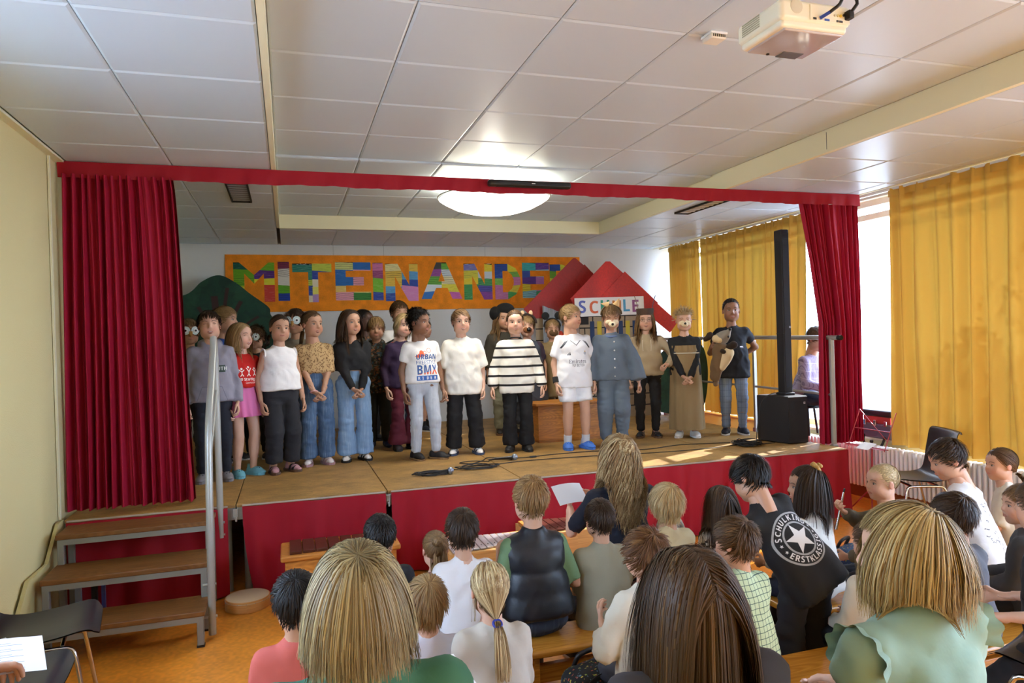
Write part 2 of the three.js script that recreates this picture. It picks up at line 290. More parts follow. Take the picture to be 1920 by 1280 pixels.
// projector
{
  const t = thing('projector', 'white video projector hanging from the ceiling with black cables', 'projector', [3.135, 2.70, 2.885]);
  const white = mat('#ebe7d2', 0.45), W = 0.3, D = 0.25;
  mesh('body', [box(W, 0.075, D, 0, 0.055, 0, 0.018), box(W - 0.02, 0.03, D - 0.02, 0, 0.012, 0, 0.012)], white, t);
  mesh('glossy_underside', box(W - 0.05, 0.012, D - 0.04, 0.005, -0.004, 0, 0.005), mat('#b9b2b4', 0.08, { clearcoat: 1, clearcoatRoughness: 0.05 }), t);
  mesh('rear_panel', box(0.17, 0.055, 0.004, 0.055, 0.052, D / 2 + 0.001, 0.002), mat('#efebd6', 0.5), t);
  mesh('speaker_grille', lathe([[0, 0.003], [0.024, 0.003], [0.026, 0]], 24).rotateX(Math.PI / 2), mat('#cfcab6', 0.8), t, [-0.085, 0.066, D / 2 - 0.001]);
  for (const [x, y, c] of [[0.075, 0.05, '#d8d4c0'], [0.087, 0.05, '#d8c98a'], [0.099, 0.05, '#e2c53c'], [0.113, 0.054, '#111111']]) mesh('socket', bar([x, y, D / 2], [x, y, D / 2 + 0.007], 0.0048), mat(c, 0.5), t);
  for (const [x, w, c] of [[-0.012, 0.013, '#222222'], [0.04, 0.02, '#3a62b8'], [0.085, 0.008, '#333333'], [0.1, 0.014, '#444444']]) mesh('port', box(w, 0.007, 0.006, x, 0.03, D / 2 + 0.002), mat(c, 0.5), t);
  mesh('plug', [bar([0.01, 0.033, D / 2 + 0.004], [0.03, 0.045, D / 2 + 0.03], 0.006)], mat('#25459c', 0.5), t);
  mesh('plug', [box(0.022, 0.03, 0.03, 0.128, 0.052, D / 2 + 0.012, 0.004)], M.black, t);
  mesh('cable', tube([[0.03, 0.045, D / 2 + 0.03], [0.06, 0.075, D / 2 + 0.05], [0.072, 0.14, D / 2 + 0.03], [0.05, 0.24, 0.06], [0.02, 0.345, 0]], 0.006, 30), M.black, t);
  mesh('cable', tube([[0.128, 0.06, D / 2 + 0.025], [0.14, 0.09, D / 2 + 0.04], [0.11, 0.125, D / 2 + 0.02], [0.03, 0.135, 0.08], [0.01, 0.2, 0.02], [0.01, 0.345, 0]], 0.006, 30), M.black, t);
  mesh('ceiling_mount', [bar([0, 0.12, 0], [0, 0.345, 0], 0.02), box(0.16, 0.012, 0.16, 0, 0.1, 0, 0.003), ...[[-1, -1], [1, -1], [1, 1], [-1, 1]].map(([a, b]) => bar([a * 0.11, 0.088, b * 0.08], [a * 0.06, 0.105, b * 0.05], 0.006))], white, t);
  mesh('side_vent', [0, 1, 2, 3, 4, 5].map((i) => box(0.002, 0.004, 0.1, -W / 2 - 0.0005, 0.04 + i * 0.008, -0.04)), mat('#a9a48c', 0.7), t);
  mesh('lens_bay', box(0.09, 0.004, 0.05, 0.05, -0.011, -0.08, 0.001), mat('#5a5652', 0.2), t);
  mesh('foot', bar([-0.04, -0.014, -0.09], [-0.04, -0.004, -0.09], 0.006), M.black, t);
}
// banner with paper letters
{
  const t = thing('banner', 'orange banner with colourful paper letters spelling MITEINANDER on the back wall', 'banner', [2.96, 2.415, -4.085]);
  mesh('backing', uvm(box(4.62, 0.70, 0.012, 0, 0, 0, 0.003)), mat('#ffffff', 0.85, { map: grain([0.95, 0.555, 0.085], 0.10, 16, 16, 71) }), t);
  // x range of each letter on the banner, in metres from its left edge
  const S = [['M', 0.09, 0.56], ['I', 0.60, 0.735], ['T', 0.77, 1.24], ['E', 1.285, 1.725], ['I', 1.75, 1.88], ['N', 1.91, 2.33], ['A', 2.37, 2.915], ['N', 2.945, 3.335], ['D', 3.375, 3.735], ['E', 3.765, 4.155], ['R', 4.165, 4.48]];
  const PAL = [['#0f5a47', '#d99a35', '#6aa81c', '#5b2a86', '#e4dd35', '#2f6fb5', '#cf3f33', '#c9ccd4', '#b98226', '#2c66b8', '#7d2a55'], ['#d684ae', '#7a2448', '#d9d4c8', '#5fa51d', '#203f9a'], ['#8fbcd6', '#3c8f7c', '#c9d655', '#3b50a8', '#e8dcc0', '#e6dd6a', '#b88fc0', '#5e5a58', '#3a55a8'], ['#d8dc8a', '#d8d4cc', '#2f6fb8', '#e8c56c', '#eaa2b0', '#e9d98c', '#3f8a3c', '#7a5a30', '#56a0cc'], ['#d77fb0', '#9a4a7a', '#4a9a86', '#7cc23a', '#86b7da', '#3a4fa6'], ['#eadfa0', '#8a4fa0', '#eac554', '#66a9d6', '#3b58ad', '#e4dd35', '#d98cc0'], ['#4a4a4a', '#9a52a0', '#6fb34a', '#d8e4ea', '#3b7ac0', '#ece2b0', '#e9dc50', '#d06ab0', '#86bfe0'], ['#7a79b4', '#d7cf4a', '#e6d23a', '#c9d4dc', '#4b9a5a', '#5a56ac', '#8e4a9c', '#c8be5a'], ['#cfd2da', '#2d4e9e', '#e2d536', '#78b552', '#c77ab2', '#e4d04a', '#4aa35a'], ['#3fb4bc', '#3a57b0', '#5b3a96', '#e6d23a', '#8fc9d8', '#b673b6', '#3f8f5c', '#5a3a30'], ['#2f55a8', '#74b23c', '#d9d840', '#4a9f88', '#b46aa6']];
  const tex = canvasTex(2048, 512, (c, w, h) => {
    const r = rng(5);
    S.forEach(([, a, b], k) => {
      const x0 = a / 4.62 * w, x1 = b / 4.62 * w, p = PAL[k], rows = 5;
      for (let i = 0; i < rows; i++) for (let j = 0; j < (x1 - x0 > 90 ? 2 : 1); j++) {
        const n = x1 - x0 > 90 ? 2 : 1, xa = x0 + (x1 - x0) * j / n, xb = x0 + (x1 - x0) * (j + 1) / n, y0 = h * i / rows, d = h / rows, q = (r() - 0.5) * 34, q2 = (r() - 0.5) * 34;
        c.fillStyle = p[(i + j * 2 + (r() > 0.7 ? 1 : 0)) % p.length];
        c.beginPath(); c.moveTo(xa, y0 + q); c.lineTo(xb + 2, y0 + q2); c.lineTo(xb + 2, y0 + d + 30); c.lineTo(xa, y0 + d + 30); c.fill();
        c.globalAlpha = 0.28; c.lineWidth = 2; c.strokeStyle = r() > 0.5 ? '#ffffff' : '#223';
        for (let s = 0; s < 16; s++) { const yy = y0 + r() * d, xx = xa + r() * (xb - xa); c.beginPath(); c.moveTo(xx - 12, yy); c.lineTo(xx + 12, yy + (r() - 0.5) * 22); c.stroke(); }
        if (r() > 0.72) { c.globalAlpha = 0.8; c.strokeStyle = '#1c1c22'; c.lineWidth = 3; for (let s = 0; s < 4; s++) { c.beginPath(); c.moveTo(xa, y0 + s * d / 4); c.quadraticCurveTo((xa + xb) / 2, y0 + s * d / 4 + 18, xb, y0 + s * d / 4); c.stroke(); } }
        c.globalAlpha = 1;
      }
    });
  });
  const paper = mat('#ffffff', 0.8, { map: tex });
  const q = 0.3; // stroke width share for narrow strokes
  const GL = {
    M: (w) => [[[0, 0], [0.26, 0], [0.26, 0.72], [0.5, 0.46], [0.74, 0.72], [0.74, 0], [1, 0], [1, 1], [0.86, 1], [0.5, 0.68], [0.14, 1], [0, 1]]],
    I: () => [[[0, 0], [1, 0], [1, 1], [0, 1]]],
    T: () => [[[0.4, 0], [0.65, 0], [0.65, 0.78], [1, 0.78], [1, 1], [0, 1], [0, 0.78], [0.4, 0.78]]],
    E: () => [[[0, 0], [1, 0], [1, 0.22], [0.29, 0.22], [0.29, 0.39], [0.8, 0.39], [0.8, 0.61], [0.29, 0.61], [0.29, 0.78], [1, 0.78], [1, 1], [0, 1]]],
    N: () => [[[0, 0], [0.29, 0], [0.29, 0.66], [0.7, 0], [1, 0], [1, 1], [0.73, 1], [0.73, 0.42], [0.38, 1], [0, 1]]],
    A: () => [[[0, 0], [0.24, 0], [0.36, 0.3], [0.64, 0.3], [0.76, 0], [1, 0], [0.62, 1], [0.38, 1]], [[0.42, 0.48], [0.58, 0.48], [0.5, 0.74]]],
    D: () => [[[0, 0], [0.5, 0], [0.82, 0.14], [1, 0.4], [1, 0.62], [0.82, 0.88], [0.5, 1], [0, 1]], [[0.3, 0.2], [0.3, 0.8], [0.5, 0.8], [0.66, 0.7], [0.74, 0.56], [0.74, 0.44], [0.66, 0.3], [0.5, 0.2]]],
    R: () => [[[0, 0], [0.28, 0], [0.28, 0.4], [0.4, 0.4], [0.72, 0], [1, 0], [0.66, 0.42], [0.9, 0.55], [0.96, 0.74], [0.86, 0.92], [0.6, 1], [0, 1]], [[0.3, 0.56], [0.3, 0.82], [0.55, 0.82], [0.66, 0.74], [0.66, 0.64], [0.55, 0.56]]],
  };
  const h = 0.48;
  S.forEach(([ch, a, b], k) => {
    const [o, hole] = GL[ch](), w = b - a, P = (p) => new THREE.Vector2(p[0] * w, p[1] * h), s = new THREE.Shape(o.map(P)); if (hole) s.holes.push(new THREE.Path(hole.map(P)));
    const g = new THREE.ExtrudeGeometry(s, { depth: 0.002, bevelEnabled: false }), p = g.attributes.position, uv = g.attributes.uv;
    for (let i = 0; i < p.count; i++) uv.setXY(i, (a + p.getX(i)) / 4.62, p.getY(i) / h);
    mesh('paper_letter', g, paper, t, [a - 2.31, -0.225 + 0.012 * Math.sin(k * 2.3), 0.0065]);
  });
}
for (const [x, q] of [[1.92, 'left of the letter E'], [2.55, 'above the first letter N'], [3.9, 'above the letter D'], [4.42, 'near the red roofs']]) { const t = thing('hanging_wire', 'thin hanging wire above the orange banner ' + q, 'wire', [x, 2.765, -4.088]); mesh('wire', bar([0, 0, 0], [0, 0.125, 0], 0.0015), M.aluMatt, t); }
// painted tree boards
function treeBoard(pos, label, pts, seed, turn = 0, sc = 1) {
  const t = thing('painted_tree', label, 'tree prop', pos, turn);
  const tex = canvasTex(512, 512, (c, w, h) => { const r = rng(seed); c.fillStyle = '#14382b'; c.fillRect(0, 0, w, h); for (let i = 0; i < 260; i++) { c.globalAlpha = 0.22; c.fillStyle = ['#1d4a36', '#0f2a22', '#22503e', '#183a35', '#2c5a40'][Math.floor(r() * 5)]; c.beginPath(); c.ellipse(r() * w, r() * h, 20 + r() * 40, 10 + r() * 24, r() * 3, 0, 7); c.fill(); }
    c.globalAlpha = 0.9; c.strokeStyle = '#3c1d1c'; for (const [x, y, w2] of [[0.42, 0.2, 26], [0.3, 0.3, 14], [0.62, 0.25, 16], [0.75, 0.4, 12], [0.52, 0.12, 14]]) { c.lineWidth = w2; c.beginPath(); c.moveTo(w * 0.46, h * 0.95); c.quadraticCurveTo(w * 0.45, h * 0.6, w * x, h * y); c.stroke(); } });
  const s = new THREE.Shape(); s.moveTo(...pts[0]); s.splineThru(pts.slice(1).map((p) => new THREE.Vector2(...p))); s.closePath();
  const g = new THREE.ExtrudeGeometry(s, { depth: 0.015, bevelEnabled: false, curveSegments: 48 }), p = g.attributes.position; g.computeBoundingBox(); const b = g.boundingBox;
  for (let i = 0; i < p.count; i++) g.attributes.uv.setXY(i, (p.getX(i) - b.min.x) / (b.max.x - b.min.x), (p.getY(i) - b.min.y) / (b.max.y - b.min.y));
  mesh('crown', g, mat('#ffffff', 0.8, { map: tex }), t);
  mesh('trunk', [box(0.16, 0.95, 0.02, 0, 0.475, -0.012), box(0.03, 0.9, 0.25, 0, 0.45, -0.14)], mat('#3a2420', 0.85), t);
}
treeBoard([0.72, 0.6, -3.62], 'dark green painted tree board beside the banner on the left', [[-0.75, 0.85], [-0.72, 1.5], [-0.42, 1.67], [-0.28, 1.80], [-0.1, 1.87], [0.08, 1.78], [0.22, 1.66], [0.42, 1.5], [0.45, 1.4], [0.6, 1.22], [0.66, 1.0], [0.5, 0.78], [0, 0.68], [-0.5, 0.7]], 81);
treeBoard([6.12, 0.6, -2.75], 'green painted tree board behind the hedgehog child on the right', [[-0.55, 0.12], [-0.48, 0.72], [-0.2, 0.92], [0.05, 0.98], [0.26, 0.86], [0.32, 0.5], [0.2, 0.08], [-0.2, 0.04]], 82, 0.15);
// school house board
{
  const t = thing('school_house_board', 'painted school house board with red roofs and a paper sign reading SCHULE', 'stage prop', [0, 0.6, 0]);
  const redPaint = mat('#ffffff', 0.55, { map: grain([0.76, 0.145, 0.08], 0.16, 8, 8, 91) }), redPaint2 = mat('#ffffff', 0.55, { map: grain([0.62, 0.115, 0.08], 0.16, 8, 8, 92) });
  const brick = canvasTex(1024, 1024, (c, w, h) => { c.fillStyle = '#a89478'; c.fillRect(0, 0, w, h); const r = rng(9); for (let i = 0; i < 400; i++) { c.globalAlpha = 0.1; c.fillStyle = r() > 0.5 ? '#8f7a5c' : '#c0ae90'; c.fillRect(r() * w, r() * h, 60, 20); } c.globalAlpha = 1; c.strokeStyle = '#1d1a18'; c.lineWidth = 9; const n = 11; for (let j = 0; j < n; j++) { const y = j * h / n; c.beginPath(); c.moveTo(0, y + r() * 5); c.bezierCurveTo(w * 0.3, y + 8, w * 0.6, y - 6, w, y + r() * 5); c.stroke(); for (let i = 0; i < 7; i++) { const x = (i + (j % 2) * 0.5) * w / 7 + r() * 14; c.beginPath(); c.moveTo(x, y); c.lineTo(x + (r() - 0.5) * 10, y + h / n); c.stroke(); } } });
  const wall = mat('#ffffff', 0.85, { map: brick });
  const board = (name, pts, z, m, d = 0.012, sc = 1.6) => { const g = poly(pts, d); const p = g.attributes.position; for (let i = 0; i < p.count; i++) g.attributes.uv.setXY(i, p.getX(i) / sc, p.getY(i) / sc); return mesh(name, g, m, t, [0, 0, z]); };
  board('brick_wall', [[4.36, 0], [4.86, 0], [4.86, 1.42], [4.36, 1.36]], -3.45, wall);
  board('brick_wall', [[4.86, 0], [5.92, 0], [5.92, 1.4], [4.86, 1.4]], -3.2, wall);
  board('roof', [[4.20, 1.42], [4.32, 1.30], [4.75, 1.30], [5.2, 1.80], [5.17, 1.88], [4.93, 2.07], [4.90, 2.07]], -3.44, redPaint2, 0.014);
  board('roof_flap', [[4.93, 1.80], [5.05, 1.99], [5.2, 1.84], [5.03, 1.66]], -3.424, redPaint2, 0.008);
  board('roof', [[4.80, 1.42], [4.74, 1.53], [5.24, 2.0], [5.30, 2.0], [6.26, 1.21], [6.14, 1.07], [5.80, 1.33]], -3.185, redPaint, 0.014);
  board('roof_flap', [[5.10, 1.50], [5.50, 1.87], [5.97, 1.46], [5.80, 1.37], [5.2, 1.36]], -3.170, redPaint, 0.008);
  board('gable_block', [[4.86, 1.2], [4.98, 1.2], [4.98, 1.34], [4.86, 1.34]], -3.184, mat('#2b2622', 0.8), 0.004);
  for (let i = 0; i < 7; i++) board('window_bar', [[5.0 + i * 0.1, 0.96], [5.06 + i * 0.1, 0.96], [5.06 + i * 0.1, 1.24], [5.0 + i * 0.1, 1.24]], -3.187, mat(i % 2 ? '#cdb53c' : '#2c3f63', 0.8), 0.003);
  const sg = new THREE.BoxGeometry(0.97, 0.235, 0.004); const sign = canvasTex(1024, 256, (c, w, h) => { c.fillStyle = '#eeeae4'; c.fillRect(0, 0, w, h); c.font = 'bold 236px sans-serif'; c.textBaseline = 'middle'; [['S', '#5a66b4', 46], ['C', '#d9643c', 200], ['H', '#2f8f74', 356], ['U', '#c9772c', 530], ['L', '#4f9fc9', 690], ['E', '#8d4f7c', 826]].forEach(([ch, k, x], i) => { c.fillStyle = k; c.fillText(ch, x, h / 2 + (i % 2 ? 6 : -4)); c.globalAlpha = 0.25; c.strokeStyle = '#ffffff'; c.lineWidth = 3; for (let s = 0; s < 14; s++) { c.beginPath(); c.moveTo(x, 30 + s * 16); c.lineTo(x + 150, 20 + s * 16); c.stroke(); } c.globalAlpha = 1; }); });
  mesh('paper_sign', sg, mat('#ffffff', 0.85, { map: sign }), t, [5.27, 1.425, -3.155], [0, 0, 0.018]);
  mesh('strut', [box(0.03, 1.2, 0.4, 4.6, 0.6, -3.65), box(0.03, 1.2, 0.35, 5.4, 0.6, -3.38)], M.pine, t);
  const cl = canvasTex(256, 256, (c, w, h) => { c.fillStyle = '#8f9499'; c.fillRect(0, 0, w, h); for (let i = 0; i < 60; i++) { c.fillStyle = i % 2 ? '#c8ccd0' : '#6c7278'; c.fillRect(i * 5, 0, 2, h); } c.fillStyle = '#cf4028'; c.beginPath(); c.arc(170, 205, 62, 0, 7); c.fill(); c.fillStyle = '#274a7a'; c.fillRect(0, 0, w, 0); });
  mesh('hanging_cloth', sheet(20, 10, (u, v) => [4.44 + 0.34 * u, 1.46 - 0.52 * v - 0.12 * u * (1 - v), -3.39 + 0.015 * Math.sin(u * 20), u, 1 - v]), mat('#ffffff', 0.9, { map: cl }), t);
}
// wooden chests
function chest(label, pos, w, h, d, lidDark, turn = 0) {
  const t = thing('wooden_chest', label, 'chest', pos, turn);
  mesh('body', uvm(box(w - 0.05, h - 0.06, d - 0.04, 0, (h - 0.06) / 2 + 0.03, 0, 0.006)), M.pine, t);
  mesh('lid', uvm(box(w, 0.035, d, 0, h - 0.0175, 0, 0.012)), M.pine, t);
  mesh('plinth', uvm(box(w - 0.08, 0.03, d - 0.08, 0, 0.015, 0)), M.pine, t);
  for (let i = 1; i < 3; i++) mesh('joint_line', box(w - 0.048, 0.002, d - 0.038, 0, i * h / 3, 0), mat('#6b3f16', 0.7), t);
  if (lidDark) { const n = 8, s = (w - 0.1) / n; for (let i = 0; i < n; i++) mesh('tone_bar', box(s - 0.008, 0.018, d * (0.82 - 0.03 * i), -w / 2 + 0.05 + s * (i + 0.5), h + 0.009, 0, 0.004), M.rosewood, t); }
}
chest('pine chest bench on the stage behind the child in the white football kit', [4.03, 0.6, -1.72], 0.74, 0.4, 0.36, false, 0.0);
chest('long pine chest with dark bars standing at the stage front near the stairs', [1.62, 0, 0.42], 0.72, 0.38, 0.34, true);
// bar instruments
function barInstrument(name, label, pos, w, n, m, wide) {
  const t = thing(name, label, 'instrument', pos), d0 = 0.34, d1 = 0.2;
  mesh('resonator_box', poly([[-w / 2, 0.0], [w / 2, 0.0], [w / 2, 0.17], [-w / 2, 0.17]], d0, 0.004).translate(0, 0, -d0 / 2), M.birch, t, [0, 0.16, 0]);
  for (const x of [-w / 2 + 0.06, w / 2 - 0.06]) mesh('leg', box(0.04, 0.16, d0 - 0.02, x, 0.08, 0, 0.006), M.birch, t);
  const s = (w - 0.03) / n;
  for (let i = 0; i < n; i++) { const L = d0 - (d0 - d1) * i / (n - 1); mesh('tone_bar', box(s - 0.006, 0.012, L, -w / 2 + 0.015 + s * (i + 0.5), 0.342, 0, 0.003), m, t); mesh('pin', bar([-w / 2 + 0.015 + s * (i + 0.5), 0.34, L * 0.3], [-w / 2 + 0.015 + s * (i + 0.5), 0.352, L * 0.3], 0.003, 0.003, 6), M.black, t); }
  if (wide) mesh('end_block', box(0.12, 0.02, 0.26, -w / 2 + 0.06, 0.35, 0.0, 0.004), M.pine, t);
}
barInstrument('metallophone', 'metallophone with silver bars in front of the red skirt', [2.56, 0, 0.62], 0.62, 13, mat('#c6c4ca', 0.3, { metalness: 0.6 }));
barInstrument('xylophone', 'xylophone with dark wooden bars beside the curly haired woman', [3.18, 0, 0.42], 0.66, 11, M.rosewood, true);
// column loudspeaker
{
  const t = thing('loudspeaker', 'black column loudspeaker on a subwoofer at the right stage end', 'loudspeaker', [5.80, 0.6, -0.55], 0.0);
  const blk = mat('#141419', 0.6), grl = mat('#0d0d11', 0.75, { bumpMap: dataTex(128, (u, v) => (Math.sin(u * 200) * Math.sin(v * 200) > 0 ? 1 : 0), false, [6, 6]), bumpScale: 0.001 });
  mesh('subwoofer', poly([[-0.16, -0.14], [-0.09, 0.17], [0.11, 0.17], [0.16, -0.1], [0.16, -0.17], [-0.16, -0.17]].map(([x, z]) => [x, -z]), 0.42, 0.008).rotateX(-Math.PI / 2).translate(0, 0.012, 0), blk, t);
  mesh('grille', poly([[-0.09, 0.04], [0.11, 0.04], [0.11, 0.40], [-0.09, 0.40]], 0.004).translate(0, 0, 0.177), grl, t);
  mesh('column', box(0.085, 1.56, 0.11, 0.02, 1.22, 0.0, 0.012), blk, t);
  mesh('column_grille', box(0.072, 1.46, 0.006, 0.02, 1.24, 0.056, 0.002), grl, t);
  mesh('column_joint', box(0.0865, 0.006, 0.112, 0.02, 1.02, 0, 0.002), M.blackGloss, t);
  mesh('column_foot', box(0.11, 0.03, 0.14, 0.02, 0.45, 0, 0.01), blk, t);
  for (const [x, y, z] of [[0.045, 1.08, 0.0605], [0.08, 0.375, 0.183]]) { mesh('badge', box(0.019, 0.019, 0.002, x, y, z), mat('#b8bcc4', 0.35), t); mesh('badge_mark', box(0.012, 0.006, 0.002, x, y, z + 0.0006), M.black, t); }
  mesh('cable', tube([[-0.02, 0.45, -0.03], [-0.1, 0.46, -0.02], [-0.24, 0.4, 0.0], [-0.28, 0.2, -0.02], [-0.33, 0.03, 0.02], [-0.36, 0.006, 0.12]], 0.004, 40, 6), M.black, t);
}
// guard rail along the right end of the stage
{
  const t = thing('guard_rail', 'grey metal guard rail around the right end of the stage', 'rail', [6.0, 0.6, 0]);
  mesh('handrail', bar([0.04, 0.97, -0.1], [0.2, 0.985, -1.62], 0.021), M.alu, t);
  mesh('handrail', bar([0.2, 0.985, -1.66], [0.24, 0.985, -3.6], 0.021), M.alu, t);
  mesh('end_cap', bar([0.038, 0.97, -0.06], [0.04, 0.97, -0.1], 0.023), M.black, t); mesh('coupling', bar([0.197, 0.985, -1.6], [0.204, 0.985, -1.68], 0.024), M.black, t);
  for (const [x, z] of [[0.045, -0.19], [0.19, -1.5], [0.21, -1.75], [0.24, -3.5]]) mesh('post', box(0.04, 0.97, 0.03, x, 0.485 - 0.012, z, 0.006), M.alu, t);
  mesh('middle_rail', [bar([0.05, 0.45, -0.19], [0.19, 0.45, -1.5], 0.012)], M.alu, t); mesh('middle_rail', [bar([0.21, 0.45, -1.75], [0.24, 0.45, -3.5], 0.012)], M.aluMatt, t);
  for (const [x, z] of [[0.045, -0.19], [0.19, -1.5], [0.21, -1.75], [0.24, -3.5]]) mesh('foot_clamp', box(0.06, 0.16, 0.05, x, -0.08, z, 0.006), M.aluMatt, t);
}
// microphones and cables on the stage
function mic(label, pos, turn) {
  const t = thing('microphone', label, 'microphone', pos, turn);
  mesh('handle', lathe([[0, 0], [0.0105, 0.001], [0.012, 0.06], [0.0155, 0.12], [0.02, 0.15], [0.021, 0.156], [0, 0.157]], 20).rotateZ(-Math.PI / 2), M.blackGloss, t, [-0.15, 0.02, 0]);
  mesh('grille', new THREE.SphereGeometry(0.0265, 20, 14), mat('#8d97a8', 0.35, { metalness: 0.7 }), t, [0.028, 0.0265, 0]);
  mesh('collar', new THREE.TorusGeometry(0.0262, 0.0022, 6, 24).rotateY(Math.PI / 2), M.alu, t, [0.024, 0.0265, 0]);
  mesh('plug', bar([-0.2, 0.012, 0], [-0.15, 0.018, 0], 0.008), M.black, t);
}
mic('microphone lying nearest the stage edge among coiled cable', [2.50, 0.602, -0.40], -0.18);
mic('microphone lying in front of the child in the striped sweater', [3.15, 0.602, -0.77], -0.12);
function cable(label, pts, r = 0.0045, seg = 120) { const t = thing('cable', label, 'cable'); mesh('cord', tube(pts.map(([x, z, y]) => [x, 0.606 + (y ?? 0), z]), r, seg, 6), M.black, t); return t; }
{ const r = rng(31), P = [[2.30, -0.39]]; for (let i = 0; i < 26; i++) { const a = i * 0.9; P.push([2.36 + 0.14 * Math.cos(a) * (0.7 + 0.5 * r()) + i * 0.004, -0.45 + 0.09 * Math.sin(a) * (0.6 + 0.6 * r()), 0.004 * (i % 4)]); }
  for (let i = 0; i < 30; i++) { const a = i * 1.1; P.push([2.78 + 0.17 * Math.cos(a) * (0.5 + 0.7 * r()), -0.55 + 0.09 * Math.sin(a) * (0.5 + 0.8 * r()), 0.005 * (i % 4)]); }
  P.push([3.0, -0.62], [3.3, -0.66], [3.8, -0.62], [4.4, -0.52], [4.9, -0.5], [5.25, -0.56], [5.4, -0.62]); cable('black microphone cable coiled loosely near the stage edge', P, 0.004, 420); }
cable('black microphone cable running across the stage behind the loose coil', [[2.95, -0.77], [2.82, -0.86], [2.7, -0.82], [2.78, -0.74], [2.9, -0.83], [2.98, -0.96], [3.05, -0.94], [3.12, -0.86], [3.3, -0.82], [3.6, -0.86], [4.0, -0.84], [4.4, -0.72], [4.8, -0.8], [5.1, -0.74], [5.3, -0.7]], 0.004, 200);
{ const r = rng(33), P = []; for (let i = 0; i < 90; i++) { const a = i * 0.73; P.push([5.36 + 0.16 * Math.cos(a) * (0.25 + 0.8 * r()), -0.52 + 0.14 * Math.sin(a) * (0.25 + 0.8 * r()), 0.05 * r() * (1 - i / 140)]); } P.push([5.56, -0.5], [5.6, -0.44, 0.01]); cable('tangled heap of black cable beside the subwoofer', P, 0.004, 520); }
{ const t = thing('inline_adapter', 'small black inline adapter on the cable in front of the blue clogs', 'adapter', [3.36, 0.608, -0.81], 0.1); mesh('shell', bar([-0.03, 0, 0], [0.03, 0, 0], 0.009), M.black, t); }
// stairs with handrail
{
  const t = thing('stage_stairs', 'wooden three step stairs with a grey metal frame left of the stage', 'stairs', [0, 0, 0]);
  const tread = mat('#ffffff', 0.5, { map: woodTex([0.47, 0.31, 0.15], 0.2, 51) });
  for (const [y, z0, z1] of [[0.575, 0.03, 0.29], [0.4, 0.26, 0.58], [0.2, 0.53, 0.81]]) {
    mesh('tread', uvm(box(0.85, 0.03, z1 - z0, 0.435, y - 0.015, (z0 + z1) / 2, 0.006)), tread, t);
    mesh('tread_frame', [box(0.83, 0.032, 0.03, 0.435, y - 0.046, z1 - 0.02), box(0.83, 0.032, 0.03, 0.435, y - 0.046, z0 + 0.03)], M.aluMatt, t);
    for (const x of [0.035, 0.835]) { mesh('post', box(0.035, y - 0.03, 0.035, x, (y - 0.03) / 2, z1 - 0.025, 0.004), M.aluMatt, t); mesh('foot', box(0.04, 0.012, 0.04, x, 0.006, z1 - 0.025), M.black, t); }
  }
  for (const x of [0.035, 0.835]) mesh('post', box(0.035, 0.54, 0.035, x, 0.27, 0.06, 0.004), M.aluMatt, t);
  mesh('handrail', tube([[0.885, 0.02, 0.69], [0.885, 0.4, 0.67], [0.885, 0.9, 0.62], [0.885, 1.2, 0.55], [0.885, 1.45, 0.32], [0.885, 1.66, 0.06], [0.885, 1.71, -0.02], [0.885, 1.66, -0.09], [0.885, 1.4, -0.12], [0.885, 0.9, -0.13], [0.885, 0.4, -0.13]].map(([x, y, z]) => [x, y, z + (z < 0 ? 0.165 : z < 0.1 ? 0.09 : 0)]), 0.021, 90, 12), M.alu, t);
  mesh('handrail_brace', bar([0.885, 0.97, 0.6], [0.885, 1.36, 0.06], 0.012), M.alu, t);
  for (const [y, z] of [[0.12, 0.685], [0.3, 0.675], [0.5, 0.04], [0.42, 0.04]]) mesh('bolt', bar([0.84, y, z], [0.912, y, z], 0.008), M.alu, t);
}
{ const t = thing('step_edge_trim', 'yellow edged cream board stepping along the wall beside the stairs', 'trim', [-0.045, 0, 0]);
  mesh('board', poly([[0.02, 0], [-0.9, 0], [-0.9, 0.18], [-0.62, 0.42], [-0.3, 0.42], [-0.08, 0.6], [0.02, 0.6]], 0.02).rotateY(Math.PI / 2), mat('#c8bc84', 0.7), t); }
{ const t = thing('folded_stand', 'light blue and dark folded stand pieces stored under the stairs', 'stand', [0.12, 0, 0.18]); mesh('upright', box(0.03, 0.36, 0.03, 0, 0.18, 0.1), mat('#9fb4c8', 0.4), t); mesh('upright', box(0.03, 0.36, 0.03, 0.07, 0.18, 0.04), M.black, t); mesh('upright', box(0.02, 0.36, 0.02, 0.12, 0.18, 0.05), mat('#4b5290', 0.5), t); mesh('foot_bar', box(0.2, 0.015, 0.05, 0.05, 0.008, 0.08), M.black, t); }
// frame drum
{ const t = thing('frame_drum', 'round wooden frame drum lying on the floor beside the stairs', 'drum', [1.05, 0, 0.25]);
  mesh('hoop', lathe([[0.125, 0], [0.135, 0.002], [0.135, 0.068], [0.13, 0.07], [0.122, 0.068], [0.122, 0], [0.125, 0]], 48), M.birch, t); mesh('skin', lathe([[0, 0.0695], [0.128, 0.0695], [0.134, 0.066], [0.1355, 0.055]], 48), mat('#ccb694', 0.6), t);
  for (let i = 0; i < 16; i++) mesh('tack', new THREE.SphereGeometry(0.003, 6, 4), M.alu, t, [0.136 * Math.cos(i * 0.3927), 0.056, 0.136 * Math.sin(i * 0.3927)]); }
